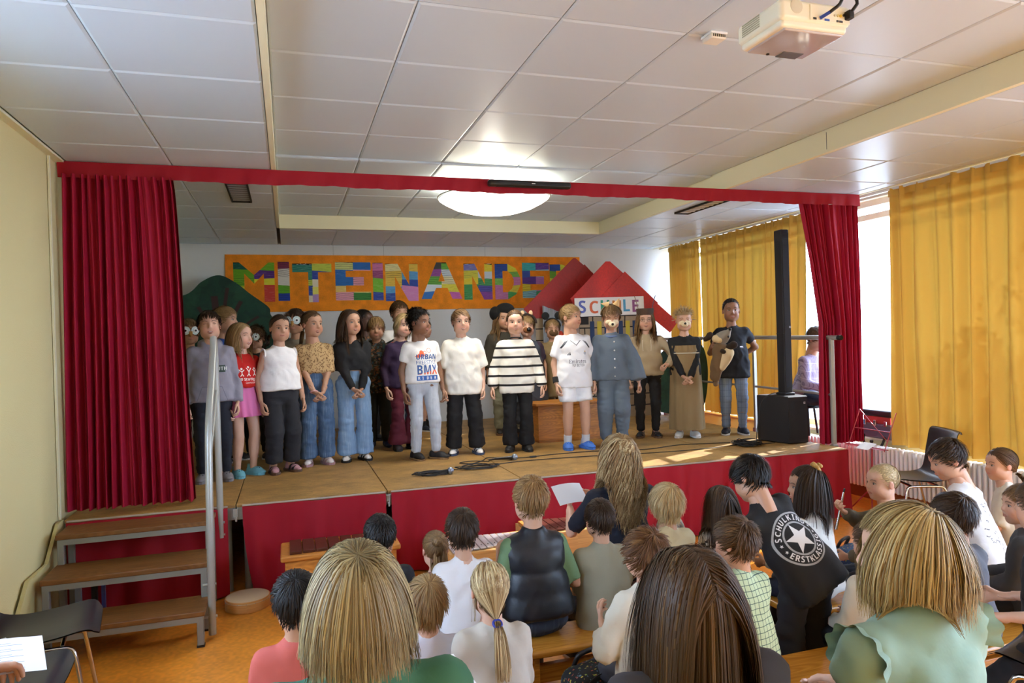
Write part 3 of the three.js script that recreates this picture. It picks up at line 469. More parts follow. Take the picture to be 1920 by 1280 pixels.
// shell chairs
const shellMat = mat('#2b2a2c', 0.35);
function shellChair(label, pos, turn, group) {
  const t = thing('shell_chair', label, 'chair', pos, turn, group);
  // profile from front edge of the seat to the top of the back
  const pr = new THREE.CatmullRomCurve3([V(0, 0.425, 0.235), V(0, 0.452, 0.2), V(0, 0.44, 0.08), V(0, 0.43, -0.08), V(0, 0.455, -0.17), V(0, 0.55, -0.215), V(0, 0.70, -0.245), V(0, 0.81, -0.265), V(0, 0.825, -0.285), V(0, 0.80, -0.30)]);
  const S = (off) => (u, v) => { const p = pr.getPoint(v), s = u * 2 - 1, wv = 0.215 * (1 - 0.12 * Math.pow(Math.abs(v - 0.45) * 2, 3)) * (v < 0.06 ? 0.86 + 2.3 * v : 1), cup = 0.028 * Math.pow(Math.abs(s), 2.6) * (1 - Math.abs(v - 0.45)); const back = Math.min(1, Math.max(0, (v - 0.42) * 5)); return [s * wv, p.y + cup * (1 - back) - off * (1 - back), p.z + cup * back * 1.2 - off * back]; };
  const a = sheet(20, 36, S(0)), b = sheet(20, 36, S(0.006)); b.index.array.reverse(); mesh('shell', [a, b], shellMat, t);
  for (const s of [-1, 1]) { mesh('leg', tube([[s * 0.24, 0.01, 0.2], [s * 0.205, 0.36, 0.15], [s * 0.195, 0.405, 0.12], [s * 0.19, 0.41, 0], [s * 0.195, 0.405, -0.12], [s * 0.205, 0.36, -0.15], [s * 0.24, 0.01, -0.24]], 0.0095, 60, 8, false, 0.3), M.chrome, t); for (const z of [0.2, -0.24]) mesh('foot_cap', bar([s * 0.24, 0, z], [s * 0.238, 0.03, z], 0.013), M.black, t); }
  mesh('cross_bar', [bar([-0.19, 0.41, 0.1], [0.19, 0.41, 0.1], 0.009), bar([-0.19, 0.41, -0.1], [0.19, 0.41, -0.1], 0.009)], M.chrome, t);
}
shellChair('dark shell chair with chrome legs by the stairs, paper slip on its seat', [0.27, 0, 1.47], 1.75);
shellChair('dark shell chair at the left edge nearest the camera', [0.28, 0, 2.04], 1.62);
shellChair('dark shell chair with chrome legs in front of the radiator', [6.08, 0, 0.62], -1.95);
shellChair('dark shell chair under the blonde woman in the green top', [1.46, 0, 3.72], Math.PI, 'chairs under the seated women');
shellChair('dark shell chair under the woman with long brown hair', [2.2, 0, 3.8], Math.PI, 'chairs under the seated women');
shellChair('dark shell chair under the woman in the mint blouse', [2.76, 0, 3.85], Math.PI, 'chairs under the seated women');
{ const t = thing('paper_slip', 'small white paper slip on the shell chair by the stairs', 'paper', [0.12, 0.448, 1.62], 0.5); mesh('sheet', sheet(6, 4, (u, v) => [(u - 0.5) * 0.16, 0.004 + 0.004 * u, (v - 0.5) * 0.06]), mat('#ffffff', 0.8, { map: canvasTex(256, 96, (c, w, h) => { c.fillStyle = '#e4e6ea'; c.fillRect(0, 0, w, h); c.fillStyle = '#333'; c.font = '40px sans-serif'; c.fillText('36', 18, 78); }) }), t); }
// gym benches
function bench(label, x0, x1, z, turn = 0) {
  const w = x1 - x0, t = thing('gym_bench', label, 'bench', [(x0 + x1) / 2, 0, z], turn);
  mesh('seat_plank', uvm(box(w, 0.035, 0.27, 0, 0.2725, 0, 0.015)), M.honey, t);
  for (const x of [-w / 2 + 0.25, 0, w / 2 - 0.25]) { mesh('leg', uvm(box(0.05, 0.255, 0.2, x, 0.1275, 0, 0.006)), M.honey, t); mesh('foot', uvm(box(0.06, 0.03, 0.3, x, 0.015, 0, 0.006)), M.honey, t); }
  mesh('lower_beam', uvm(box(w - 0.2, 0.08, 0.035, 0, 0.13, 0, 0.006)), M.honey, t);
}
bench('honey coloured gym bench in the front row under the child in the padded vest', 1.15, 3.5, 2.02);
bench('honey coloured gym bench in the front row on the right side', 3.62, 5.9, 2.08);
bench('honey coloured gym bench in the second row under the child with the star vest', 2.32, 4.75, 2.68);
bench('honey coloured gym bench in the second row on the left', 0.95, 2.26, 2.7);
shellChair('dark shell chair under the child in black at the lower right', [3.98, 0, 3.26], Math.PI + 0.3);
// radiator and sill
{ const t = thing('radiator', 'white column radiator under the windows', 'radiator', [6.5, 0, 0]); const g = new RoundedBoxGeometry(0.1, 0.4, 0.03, 2, 0.013), wm = mat('#e9e8e6', 0.4);
  for (let z = -1.6; z < 2.9; z += 0.046) mesh('column', g, wm, t, [0, 0.36, z]);
  mesh('pipe', [bar([0, 0.19, -1.65], [0, 0.19, 2.95], 0.014), bar([0, 0.53, -1.65], [0, 0.53, 2.95], 0.014)], wm, t); for (const z of [-1.4, 0.6, 2.6]) mesh('bracket', box(0.1, 0.1, 0.03, 0.1, 0.2, z), wm, t); }
{ const o = struct('baseboard_right', 'brown wooden baseboard under the radiator'); mesh('board', box(0.03, 0.12, 12, 6.665, 0.06, 1.7, 0.005), mat('#8a4e22', 0.5), o); }
// music stand
{ const t = thing('music_stand', 'folding music stand with a red pole beside the red curtain', 'music stand', [6.16, 0, 0.12]); const rd = mat('#b5414a', 0.35, { metalness: 0.3 });
  mesh('pole', bar([0, 0.2, 0], [0.01, 0.66, 0], 0.008), rd, t); for (let i = 0; i < 3; i++) { const a = i * 2.09 + 0.3; mesh('leg', bar([0, 0.26, 0], [0.24 * Math.cos(a), 0.006, 0.24 * Math.sin(a)], 0.006), rd, t); }
  mesh('knob', bar([-0.005, 0.32, 0], [-0.04, 0.32, 0], 0.008), M.black, t); mesh('knob', new THREE.SphereGeometry(0.016, 10, 8), M.black, t, [0.005, 0.66, 0]);
  mesh('desk', [bar([-0.06, 0.6, -0.2], [0.08, 0.92, -0.2], 0.004), bar([-0.06, 0.6, 0.2], [0.08, 0.92, 0.2], 0.004), bar([-0.06, 0.62, -0.24], [-0.06, 0.62, 0.24], 0.005), bar([0.01, 0.76, -0.2], [0.01, 0.76, 0.2], 0.004), bar([0.08, 0.92, -0.2], [-0.02, 0.68, 0.2], 0.003), box(0.03, 0.004, 0.42, -0.075, 0.615, 0)], rd, t); }
{ const t = thing('sheet_music', 'white sheet of music hanging from the music stand', 'paper', [6.085, 0.6, 0.16]); mesh('sheet', sheet(4, 4, (u, v) => [0.1 * v - 0.07, 0.01 + 0.045 * v, (u - 0.5) * 0.14]), mat('#eceef0', 0.8), t); }
// instrument case on the sill
{ const t = thing('accordion_case', 'black and silver case with a hanging strap on the window sill', 'case', [6.66, 0.61, -0.22]); const g = mat('#5b5664', 0.45);
  mesh('lower_shell', box(0.22, 0.14, 0.36, 0, 0.075, 0, 0.02), g, t); mesh('upper_shell', box(0.22, 0.06, 0.36, 0, 0.24, 0, 0.02), M.black, t); mesh('bellows', box(0.19, 0.07, 0.32, 0, 0.175, 0, 0.008), mat('#a83a34', 0.6), t);
  for (const z of [-0.12, 0.0, 0.12]) mesh('latch', box(0.02, 0.05, 0.03, -0.112, 0.15, z, 0.005), M.chrome, t);
  mesh('strap', tube([[-0.11, 0.03, -0.14], [-0.135, -0.03, -0.12], [-0.14, -0.1, -0.04], [-0.138, -0.11, 0.02], [-0.135, -0.05, 0.09], [-0.11, 0.03, 0.11]], 0.012, 30, 6), M.black, t); }
// ---------- figures: distance fields meshed with surface nets ----------
class Field {
  constructor(lo, hi, h) { this.lo = lo; this.h = h; this.n = [0, 1, 2].map((i) => Math.ceil((hi[i] - lo[i]) / h) + 2); this.f = new Float32Array(this.n[0] * this.n[1] * this.n[2]).fill(0.5); }
  each(lo, hi, fn) {
    const { n, h, f } = this, L = this.lo, a = [0, 1, 2].map((i) => Math.max(0, Math.floor((lo[i] - L[i]) / h))), b = [0, 1, 2].map((i) => Math.min(n[i] - 1, Math.ceil((hi[i] - L[i]) / h)));
    for (let k = a[2]; k <= b[2]; k++) for (let j = a[1]; j <= b[1]; j++) { let o = (k * n[1] + j) * n[0] + a[0]; for (let i = a[0]; i <= b[0]; i++, o++) f[o] = fn(L[0] + i * h, L[1] + j * h, L[2] + k * h, f[o]); }
  }
  // tapered capsule a-b; flat: {d: unit vector, q: squash}; end: cut flat past b
  cap(a, b, ra, rb, k = 0.02, flat, end) {
    const m = Math.max(ra, rb) + k + 2.5 * this.h, dx = b.x - a.x, dy = b.y - a.y, dz = b.z - a.z, l2 = dx * dx + dy * dy + dz * dz || 1e-9, l = Math.sqrt(l2);
    const lo = [Math.min(a.x, b.x) - m, Math.min(a.y, b.y) - m, Math.min(a.z, b.z) - m], hi = [Math.max(a.x, b.x) + m, Math.max(a.y, b.y) + m, Math.max(a.z, b.z) + m];
    const F = flat?.d, q = flat ? 1 / flat.q - 1 : 0, cq = flat ? 0.5 + 0.5 * flat.q : 1;
    this.each(lo, hi, (x, y, z, f) => {
      let px = x - a.x, py = y - a.y, pz = z - a.z, ex = 0;
      if (F) { let t0 = (px * dx + py * dy + pz * dz) / l2; t0 = t0 < 0 ? 0 : t0 > 1 ? 1 : t0; const s = ((px - dx * t0) * F.x + (py - dy * t0) * F.y + (pz - dz * t0) * F.z) * q; px += F.x * s; py += F.y * s; pz += F.z * s; }
      let t = (px * dx + py * dy + pz * dz) / l2; if (end) ex = (t - 1) * l; t = t < 0 ? 0 : t > 1 ? 1 : t;
      const ux = px - dx * t, uy = py - dy * t, uz = pz - dz * t; let d = (Math.sqrt(ux * ux + uy * uy + uz * uz) - (ra + (rb - ra) * t)) * cq;
      if (end && ex > d) d = ex;
      const e = k - Math.abs(f - d); return (f < d ? f : d) - (e > 0 ? e * e / (4 * k) : 0);
    });
  }
  ell(c, r, k = 0.015, sub = false) {
    const m = k + 2.5 * this.h, mr = Math.min(r.x, r.y, r.z);
    this.each([c.x - r.x - m, c.y - r.y - m, c.z - r.z - m], [c.x + r.x + m, c.y + r.y + m, c.z + r.z + m], (x, y, z, f) => {
      const ax = (x - c.x) / r.x, ay = (y - c.y) / r.y, az = (z - c.z) / r.z, q = Math.sqrt(ax * ax + ay * ay + az * az), bx = ax / r.x, by = ay / r.y, bz = az / r.z, g = Math.sqrt(bx * bx + by * by + bz * bz), d = g > 1e-6 ? q * (q - 1) / g : -mr;
      if (sub) { const e = k - Math.abs(f + d); return (f > -d ? f : -d) + (e > 0 ? e * e / (4 * k) : 0); }
      const e = k - Math.abs(f - d); return (f < d ? f : d) - (e > 0 ? e * e / (4 * k) : 0);
    });
  }
  plane(p, nrm) { const { lo, n, h } = this; this.each(lo, [lo[0] + n[0] * h, lo[1] + n[1] * h, lo[2] + n[2] * h], (x, y, z, f) => Math.max(f, (x - p.x) * nrm.x + (y - p.y) * nrm.y + (z - p.z) * nrm.z)); }
  net() {
    const { n, h, f, lo } = this, [nx, ny, nz] = n, id = new Int32Array(f.length).fill(-1), P = [], I = [], sx = 1, sy = nx, sz = nx * ny, c = [0, sx, sy, sx + sy, sz, sx + sz, sy + sz, sx + sy + sz];
    const E = [[0, 1], [2, 3], [4, 5], [6, 7], [0, 2], [1, 3], [4, 6], [5, 7], [0, 4], [1, 5], [2, 6], [3, 7]];
    for (let k = 0; k < nz - 1; k++) for (let j = 0; j < ny - 1; j++) for (let i = 0; i < nx - 1; i++) {
      const o = (k * ny + j) * nx + i; let s = 0; for (let q = 0; q < 8; q++) if (f[o + c[q]] < 0) s++;
      if (!s || s === 8) continue;
      let x = 0, y = 0, z = 0, m = 0;
      for (const [a, b] of E) { const fa = f[o + c[a]], fb = f[o + c[b]]; if ((fa < 0) === (fb < 0)) continue; const t = fa / (fa - fb); x += (a & 1) + t * ((b & 1) - (a & 1)); y += (a >> 1 & 1) + t * ((b >> 1 & 1) - (a >> 1 & 1)); z += (a >> 2) + t * ((b >> 2) - (a >> 2)); m++; }
      id[o] = P.length / 3; P.push(lo[0] + (i + x / m) * h, lo[1] + (j + y / m) * h, lo[2] + (k + z / m) * h);
    }
    for (let k = 1; k < nz - 1; k++) for (let j = 1; j < ny - 1; j++) for (let i = 1; i < nx - 1; i++) {
      const o = (k * ny + j) * nx + i, a = f[o] < 0;
      for (const [d, u, v] of [[sx, sy, sz], [sy, sz, sx], [sz, sx, sy]]) { if (a === f[o + d] < 0) continue; const A = id[o], B = id[o - u], C = id[o - u - v], D = id[o - v]; if (A < 0 || B < 0 || C < 0 || D < 0) continue; if (a) I.push(A, B, C, A, C, D); else I.push(A, C, B, A, D, C); }
    }
    const g = new THREE.BufferGeometry(); g.setAttribute('position', new THREE.BufferAttribute(new Float32Array(P), 3)); g.setIndex(I); g.computeVertexNormals(); return g;
  }
}
function noise3(seed) { const r = rng(seed), t = new Float32Array(4096).map(() => r() * 2 - 1), at = (i, j, k) => t[((i & 15) << 8) | ((j & 15) << 4) | (k & 15)], s = (x) => x * x * (3 - 2 * x);
  return (x, y, z) => { const i = Math.floor(x), j = Math.floor(y), k = Math.floor(z), u = s(x - i), v = s(y - j), w = s(z - k), L = (a, b, t2) => a + (b - a) * t2; return L(L(L(at(i, j, k), at(i + 1, j, k), u), L(at(i, j + 1, k), at(i + 1, j + 1, k), u), v), L(L(at(i, j, k + 1), at(i + 1, j, k + 1), u), L(at(i, j + 1, k + 1), at(i + 1, j + 1, k + 1), u), v), w); }; }
const N3 = noise3(77);
// folds along the surface, real relief; dir: 0 slanted body folds, 1 leg folds
function crease(g, amp, kind, seed) {
  const p = g.attributes.position, n = g.attributes.normal, s = seed * 1.37;
  for (let i = 0; i < p.count; i++) {
    const x = p.getX(i), y = p.getY(i), z = p.getZ(i);
    const a = kind ? N3(x * 9 + s, y * 24 + x * 6, z * 9) + 0.6 * N3(x * 16, y * 40 + s, z * 16) : N3(x * 13 + y * 8 + s, y * 9 - x * 6, z * 12) + 0.5 * N3(x * 26 + y * 16, y * 18 + s, z * 20);
    const d = amp * (1 - 2 * Math.abs(a)) ; p.setXYZ(i, x + n.getX(i) * d, y + n.getY(i) * d, z + n.getZ(i) * d);
  }
  g.computeVertexNormals(); return g;
}
function tint(g, c) { const k = col(c), a = new Float32Array(g.attributes.position.count * 3); for (let i = 0; i < a.length; i += 3) { a[i] = k.r; a[i + 1] = k.g; a[i + 2] = k.b; } g.setAttribute('color', new THREE.BufferAttribute(a, 3)); return g; }
function mergeC(list) { return mergeGeometries(list.map((g) => { g = g.index ? g.toNonIndexed() : g; for (const k of Object.keys(g.attributes)) if (!['position', 'normal', 'color'].includes(k)) g.deleteAttribute(k); return g; })); }
function planarUV(g, o = V(0, 0, 0), side, fwd, Ti) { const vv = V(0, 0, 0); const p = g.attributes.position, n = g.attributes.normal, u = new Float32Array(p.count * 2); for (let i = 0; i < p.count; i++) { vv.set(p.getX(i) - o.x, p.getY(i) - o.y, p.getZ(i) - o.z); if (Ti) vv.applyMatrix4(Ti); u[2 * i] = vv.x; u[2 * i + 1] = vv.y; if (side && (n.getX(i) * fwd.x + n.getZ(i) * fwd.z) * side < -0.05) { u[2 * i] = vv.x < 0 ? -0.246 : 0.246; } } g.setAttribute('uv', new THREE.BufferAttribute(u, 2)); return g; }

// --- head, 0.22 m from chin (origin) to crown, looking along +z
const headCache = {};
function headGeo(h, open) {
  const key = h + '_' + (open > 0.3); if (headCache[key]) return headCache[key];
  const F = new Field([-0.1, -0.1, -0.13], [0.1, 0.24, 0.125], h);
  F.ell(V(0, 0.136, -0.014), V(0.073, 0.083, 0.092), 0.01);
  F.ell(V(0, 0.078, 0.02), V(0.057, 0.076, 0.066), 0.03);
  F.ell(V(0, 0.02, 0.05), V(0.024, 0.018, 0.024), 0.03);
  for (const s of [-1, 1]) { F.ell(V(s * 0.034, 0.066, 0.05), V(0.026, 0.028, 0.026), 0.025); F.ell(V(s * 0.045, 0.045, 0.01), V(0.02, 0.03, 0.035), 0.03); }
  F.ell(V(0, 0.146, 0.05), V(0.05, 0.03, 0.03), 0.03);
  for (const s of [-1, 1]) F.ell(V(s * 0.031, 0.108, 0.094), V(0.021, 0.012, 0.02), 0.01, true);
  F.cap(V(0, 0.115, 0.076), V(0, 0.084, 0.094), 0.007, 0.0095, 0.012);
  for (const s of [-1, 1]) F.cap(V(s * 0.006, 0.08, 0.088), V(s * 0.011, 0.079, 0.084), 0.006, 0.006, 0.008);
  if (open > 0.3) F.ell(V(0, 0.043, 0.092), V(0.016, 0.009, 0.014), 0.006, true);
  for (const s of [-1, 1]) { F.ell(V(s * 0.077, 0.1, -0.012), V(0.008, 0.026, 0.018), 0.008); F.ell(V(s * 0.084, 0.104, -0.008), V(0.004, 0.017, 0.011), 0.004, true); }
  F.cap(V(0, 0.05, -0.028), V(0, -0.085, -0.034), 0.042, 0.045, 0.03);
  return headCache[key] = F.net();
}
function faceBits(s) { // eyes, brows and mouth, merged into the body mesh
  const L = [], sk = col(s.skin), dark = sk.clone().multiplyScalar(0.45), lip = s.lip ? col(s.lip) : sk.clone().lerp(col([0.55, 0.16, 0.15]), 0.45), open = s.mouth ?? 0, cl = s.eyes === 'closed';
  for (const q of [-1, 1]) {
    const e = new THREE.SphereGeometry(0.0135, 12, 8); e.scale(1, cl ? 0.25 : 0.62, 1); e.translate(q * 0.031, 0.1075, 0.0625); L.push(tint(e, cl ? dark : [0.5, 0.47, 0.44]));
    if (!cl) { const i = new THREE.SphereGeometry(0.0068, 10, 8); i.scale(1, 0.95, 0.5); i.translate(q * 0.0305 + (s.gaze ?? 0) * 0.005, 0.1075, 0.0748); L.push(tint(i, s.iris ?? [0.05, 0.035, 0.025])); }
    L.push(tint(tube([[q * 0.017, 0.1085, 0.0715], [q * 0.03, 0.1165, 0.0758], [q * 0.0455, 0.1095, 0.066]], 0.0026, 8, 5), dark));
    L.push(tint(tube([[q * 0.014, 0.1275, 0.0835], [q * 0.031, 0.1335, 0.0815], [q * 0.05, 0.128, 0.067]], 0.0036, 8, 5), s.brow ?? dark));
  }
  const o = open * 0.0085, b = 0.0005;
  L.push(tint(tube([[-0.0215, 0.0475, 0.079], [-0.008, 0.053, 0.0865], [0, 0.0515, 0.088], [0.008, 0.053, 0.0865], [0.0215, 0.0475, 0.079]], 0.0034, 14, 5), lip));
  L.push(tint(tube([[-0.0205, 0.0465 - o * 0.3, 0.079], [0, 0.0445 - o, 0.0868 - o * 0.25], [0.0205, 0.0465 - o * 0.3, 0.079]], 0.0042, 12, 5), lip));
  if (open > 0.3) { const d = new THREE.SphereGeometry(1, 12, 8); d.scale(0.0165, 0.0105, 0.006); d.translate(0, 0.043, 0.0785); L.push(tint(d, [0.09, 0.02, 0.02])); const t = new THREE.SphereGeometry(1, 8, 6); t.scale(0.011, 0.003, 0.003); t.translate(0, 0.0485, 0.0835); L.push(tint(t, [0.7, 0.68, 0.62])); }
  return L;
}
// --- left hand, wrist at origin, fingers along -y, thumb towards +z, palm facing -x; 0.16 m long
const handCache = {};
function handGeo(h, curl) {
  const key = h + '_' + curl; if (handCache[key]) return handCache[key];
  const F = new Field([-0.1, -0.19, -0.06], [0.06, 0.06, 0.09], h), pt = (y, x, z) => V(x, y, z);
  F.cap(V(0, 0.05, 0), V(0, 0, 0), 0.022, 0.02, 0.01, { d: V(1, 0, 0), q: 0.8 });
  F.cap(V(0, -0.015, 0.004), V(0, -0.07, 0.004), 0.023, 0.032, 0.012, { d: V(1, 0, 0), q: 0.42 });
  const fg = [[-0.024, 0.058, -0.07], [-0.008, 0.068, -0.078], [0.01, 0.072, -0.08], [0.027, 0.066, -0.076]];
  fg.forEach(([z, l, y], i) => {
    let p = V(0.001, y, z), a = 0.15 + 0.25 * curl; const seg = [0.45, 0.31, 0.24];
    seg.forEach((q, j) => { const n = V(p.x - Math.sin(a) * l * q, p.y - Math.cos(a) * l * q, p.z + z * 0.06); F.cap(p, n, 0.0086 - j * 0.0006, 0.008 - j * 0.0007, 0.004); p = n; a += (0.28 + 0.95 * curl) * (j ? 0.8 : 1); });
  });
  let p = V(-0.004, -0.022, 0.02), n = V(-0.018, -0.05, 0.045); F.cap(p, n, 0.0125, 0.0105, 0.008); p = n; n = V(-0.026, -0.078, 0.05 - curl * 0.012); F.cap(p, n, 0.01, 0.009, 0.004); p = n; n = V(-0.031 - curl * 0.006, -0.1, 0.045 - curl * 0.022); F.cap(p, n, 0.009, 0.0075, 0.004);
  return handCache[key] = F.net();
}
// --- shoes and feet, 0.22 m long, ankle above the origin, toes along +z
const shoeCache = {};
function shoeParts(style) {
  if (shoeCache[style]) return shoeCache[style];
  const foot = (grow, lo, top, h = 0.0105, slope = 0) => { const F = new Field([-0.07, -0.02, -0.09], [0.07, 0.13, 0.18], h); F.cap(V(0, 0.035, -0.04), V(0, 0.032, 0.06), 0.034 + grow, 0.038 + grow, 0.02, { d: V(0, 1, 0), q: 0.95 }); F.cap(V(0, 0.028, 0.05), V(-0.004, 0.024, 0.115), 0.036 + grow, 0.03 + grow, 0.02, { d: V(0, 1, 0), q: 0.72 }); F.cap(V(0, top, -0.034), V(0, 0.03, -0.03), 0.03 + grow, 0.034 + grow, 0.02); F.plane(V(0, lo, 0), V(0, -1, 0)); F.plane(V(0, top, 0), V(0, 1, -slope)); return F.net(); };
  const sole = (w, y0, y1, l = 0) => { const s = new THREE.Shape(); s.moveTo(-0.03 * w, -0.075 - l); s.bezierCurveTo(-0.05 * w, -0.03, -0.036 * w, 0.01, -0.046 * w, 0.07); s.bezierCurveTo(-0.05 * w, 0.15 + l, 0.03 * w, 0.16 + l, 0.042 * w, 0.08); s.bezierCurveTo(0.046 * w, 0.03, 0.03 * w, -0.01, 0.036 * w, -0.05); s.bezierCurveTo(0.03 * w, -0.1 - l, -0.02 * w, -0.1 - l, -0.03 * w, -0.075 - l); const g = new THREE.ExtrudeGeometry(s, { depth: y1 - y0 - 0.004, bevelEnabled: true, bevelSize: 0.002, bevelThickness: 0.002, bevelSegments: 1, curveSegments: 6 }); g.rotateX(Math.PI / 2); g.scale(1, 1, 1); g.translate(0, y1 - 0.002, 0); return g; };
  const band = (z, w, r, y = 0.005, hgt = 0.066) => sheet(14, 2, (u, v) => { const a = Math.PI * u; return [-Math.cos(a) * r, y + Math.sin(a) * hgt, z + (v - 0.5) * w]; });
  const R = { sole: sole(1, 0, 0.018) };
  if (style === 'sneaker') { R.upper = foot(0.004, 0.014, 0.075); R.laces = merge([0, 1, 2, 3].map((i) => bar([-0.018, 0.071 - i * 0.006, 0.005 + i * 0.018], [0.018, 0.071 - i * 0.006, 0.012 + i * 0.018], 0.003, 0.003, 5))); }
  if (style === 'clog') { R.sole = sole(1.12, 0, 0.026, 0.004); R.upper = foot(0.009, 0.02, 0.058, 0.0095, 0.55); const d = []; for (const [x, y, z] of [[-0.02, 0.068, 0.07], [0.0, 0.074, 0.066], [0.02, 0.068, 0.07], [-0.01, 0.066, 0.088], [0.012, 0.066, 0.088], [-0.042, 0.035, 0.05], [0.042, 0.035, 0.05], [-0.042, 0.035, 0.075], [0.042, 0.035, 0.075]]) d.push(new THREE.SphereGeometry(0.0055, 6, 5).translate(x, y, z)); R.holes = d; R.strap = band(-0.052, 0.014, 0.046, 0.03, 0.03).rotateX(-0.9).translate(0, -0.01, -0.02); }
  if (style === 'sandal') { R.sole = sole(1.05, 0, 0.022, 0.002); R.strap = merge([band(0.03, 0.026, 0.047, 0.012, 0.06), band(0.075, 0.03, 0.049, 0.01, 0.05)]); }
  if (style === 'sock') { R.upper = foot(0.002, 0.004, 0.085); delete R.sole; }
  R.foot = foot(-0.002, 0.018, 0.1, 0.0115);
  return shoeCache[style] = R;
}
// --- hair: a shaped cap plus strands that drape over head, neck and shoulders
const headC = V(0, 0.136, -0.014), headR = V(0.073, 0.083, 0.092);
function hairGeo(o, down, sh) {
  // o: style, color, hi (streak colour), n strands, len, thick, w strand width, part, tie, curl, line (hairline height), nape
  const r = rng(o.seed ?? 3), base = col(o.c), hi = col(o.hi ?? o.c), pos = [], nor = [], colr = [], thick = o.thick ?? 0.012, line = o.line ?? 0.178, nape = o.nape ?? 0.02;
  const inHair = (p) => { // signed: > 0 inside the hair region
    const front = (p.z - 0.074) * 0.77 - (p.y - line) * 0.64, ear = Math.abs(p.x) > 0.055 && p.z > -0.03 && p.z < 0.02 ? (p.y - (o.ear ?? 0.085)) : 1;
    return Math.min(-front, p.y - nape - Math.max(0, p.z + 0.06) * 0.6, o.cover ? 1 : ear); };
  const crown = V(0, 0.205, -0.06), up = down.clone().negate();
  const skull = (d, off) => V(headC.x + d.x * (headR.x + off), headC.y + d.y * (headR.y + off), headC.z + d.z * (headR.z + off));
  const out = [];
  { const g = new THREE.SphereGeometry(1, 36, 26), p = g.attributes.position; for (let i = 0; i < p.count; i++) { const d = V(p.getX(i), p.getY(i), p.getZ(i)), q = skull(d, 0.004), k = Math.max(0, Math.min(1, inHair(q) / 0.018 + 0.35)), top = 1 + (o.top ?? 0) * Math.max(0, d.y), w = skull(d, -0.012 + (thick * 0.42 * top + 0.012) * k * k * (3 - 2 * k)); p.setXYZ(i, w.x, w.y, w.z); } g.computeVertexNormals(); out.push(tint(g, base.clone().multiplyScalar(0.8))); }
  const E = (p, off) => { const a = (p.x - headC.x) / (headR.x + off), b = (p.y - headC.y) / (headR.y + off), c = (p.z - headC.z) / (headR.z + off); return Math.sqrt(a * a + b * b + c * c); };
  const strand = (pts, w, c, flat = 0.5) => {
    const n = pts.length, fr = []; flat = o.flat ?? flat; for (let i = 0; i < n; i++) { const t = pts[Math.min(n - 1, i + 1)].clone().sub(pts[Math.max(0, i - 1)]).normalize(), o2 = pts[i].clone().sub(headC); o2.addScaledVector(t, -o2.dot(t)).normalize(); fr.push([o2, t.clone().cross(o2)]); }
    const ring = (i) => { const k = i / (n - 1), ww = w * (k < 0.15 ? 0.5 + k * 3.3 : 1 - 0.8 * Math.pow((k - 0.15) / 0.85, 2)); return [0, 1, 2, 3].map((j) => { const a = j * Math.PI / 2, nn = fr[i][1].clone().multiplyScalar(Math.cos(a)).addScaledVector(fr[i][0], Math.sin(a) * 1); return [pts[i].clone().addScaledVector(fr[i][1], Math.cos(a) * ww).addScaledVector(fr[i][0], Math.sin(a) * ww * flat), nn]; }); };
    if (o.lod) { // fine hair: narrow bands with rounded normals
      const edge = (i) => { const k = i / (n - 1), ww = w * (k < 0.15 ? 0.6 + k * 2.6 : 1 - 0.75 * Math.pow((k - 0.15) / 0.85, 2)); return [-1, 1].map((e) => [pts[i].clone().addScaledVector(fr[i][1], e * ww), fr[i][0].clone().addScaledVector(fr[i][1], e * 0.55).normalize()]); };
      let A = edge(0); for (let i = 1; i < n; i++) { const B = edge(i); for (const v of [A[0], A[1], B[0], A[1], B[1], B[0]]) { pos.push(v[0].x, v[0].y, v[0].z); nor.push(v[1].x, v[1].y, v[1].z); colr.push(c.r, c.g, c.b); } A = B; } return; }
    let A = ring(0); for (let i = 1; i < n; i++) { const B = ring(i); for (let j = 0; j < 4; j++) { if (o.lod && j === 3) continue; const j2 = (j + 1) % 4; for (const v of [A[j], B[j], A[j2], A[j2], B[j], B[j2]]) { pos.push(v[0].x, v[0].y, v[0].z); nor.push(v[1].x, v[1].y, v[1].z); colr.push(c.r, c.g, c.b); } } A = B; }
  };
  const tone = (d) => { const k = 0.8 + 0.4 * r(), q = d ? 0.5 + 0.5 * N3(d.x * 9 + 3, d.y * 5, d.z * 9) + (r() - 0.5) * 0.35 : r(), m = Math.max(0, Math.min(1, (q - 1 + (o.streak ?? 0.3) * 1.3) * 2.2)); return base.clone().lerp(hi, m).multiplyScalar(k); };
  const push = (p, off) => { const e = E(p, off); if (e < 1) { p.sub(headC).divideScalar(e).add(headC); }
    if (sh) { const cx = Math.max(-sh.w, Math.min(sh.w, p.x)), dx = p.x - cx, dy = p.y - sh.y, dz = p.z - sh.z, d = Math.sqrt(dx * dx + dy * dy + dz * dz), R = sh.r + off * 0.6; if (d < R && d > 1e-5) { p.set(cx + dx / d * R, sh.y + dy / d * R, sh.z + dz / d * R); }
      const hx = Math.hypot(p.x, p.z + 0.03), nr = 0.046 + off; if (p.y < 0.05 && p.y > -0.1 && hx < nr) { p.x *= nr / hx; p.z = -0.03 + (p.z + 0.03) * nr / hx; }
      if (sh.chest && p.y < sh.y) { const q = Math.hypot(p.x / sh.w / 1.5, (p.z - sh.z) / sh.chest); if (q < 1) p.z = sh.z + (p.z - sh.z) / Math.max(q, 0.05) ; } } };
  let made = 0, tries = 0; const seg = o.seg ?? 6, N = o.n ?? 150;
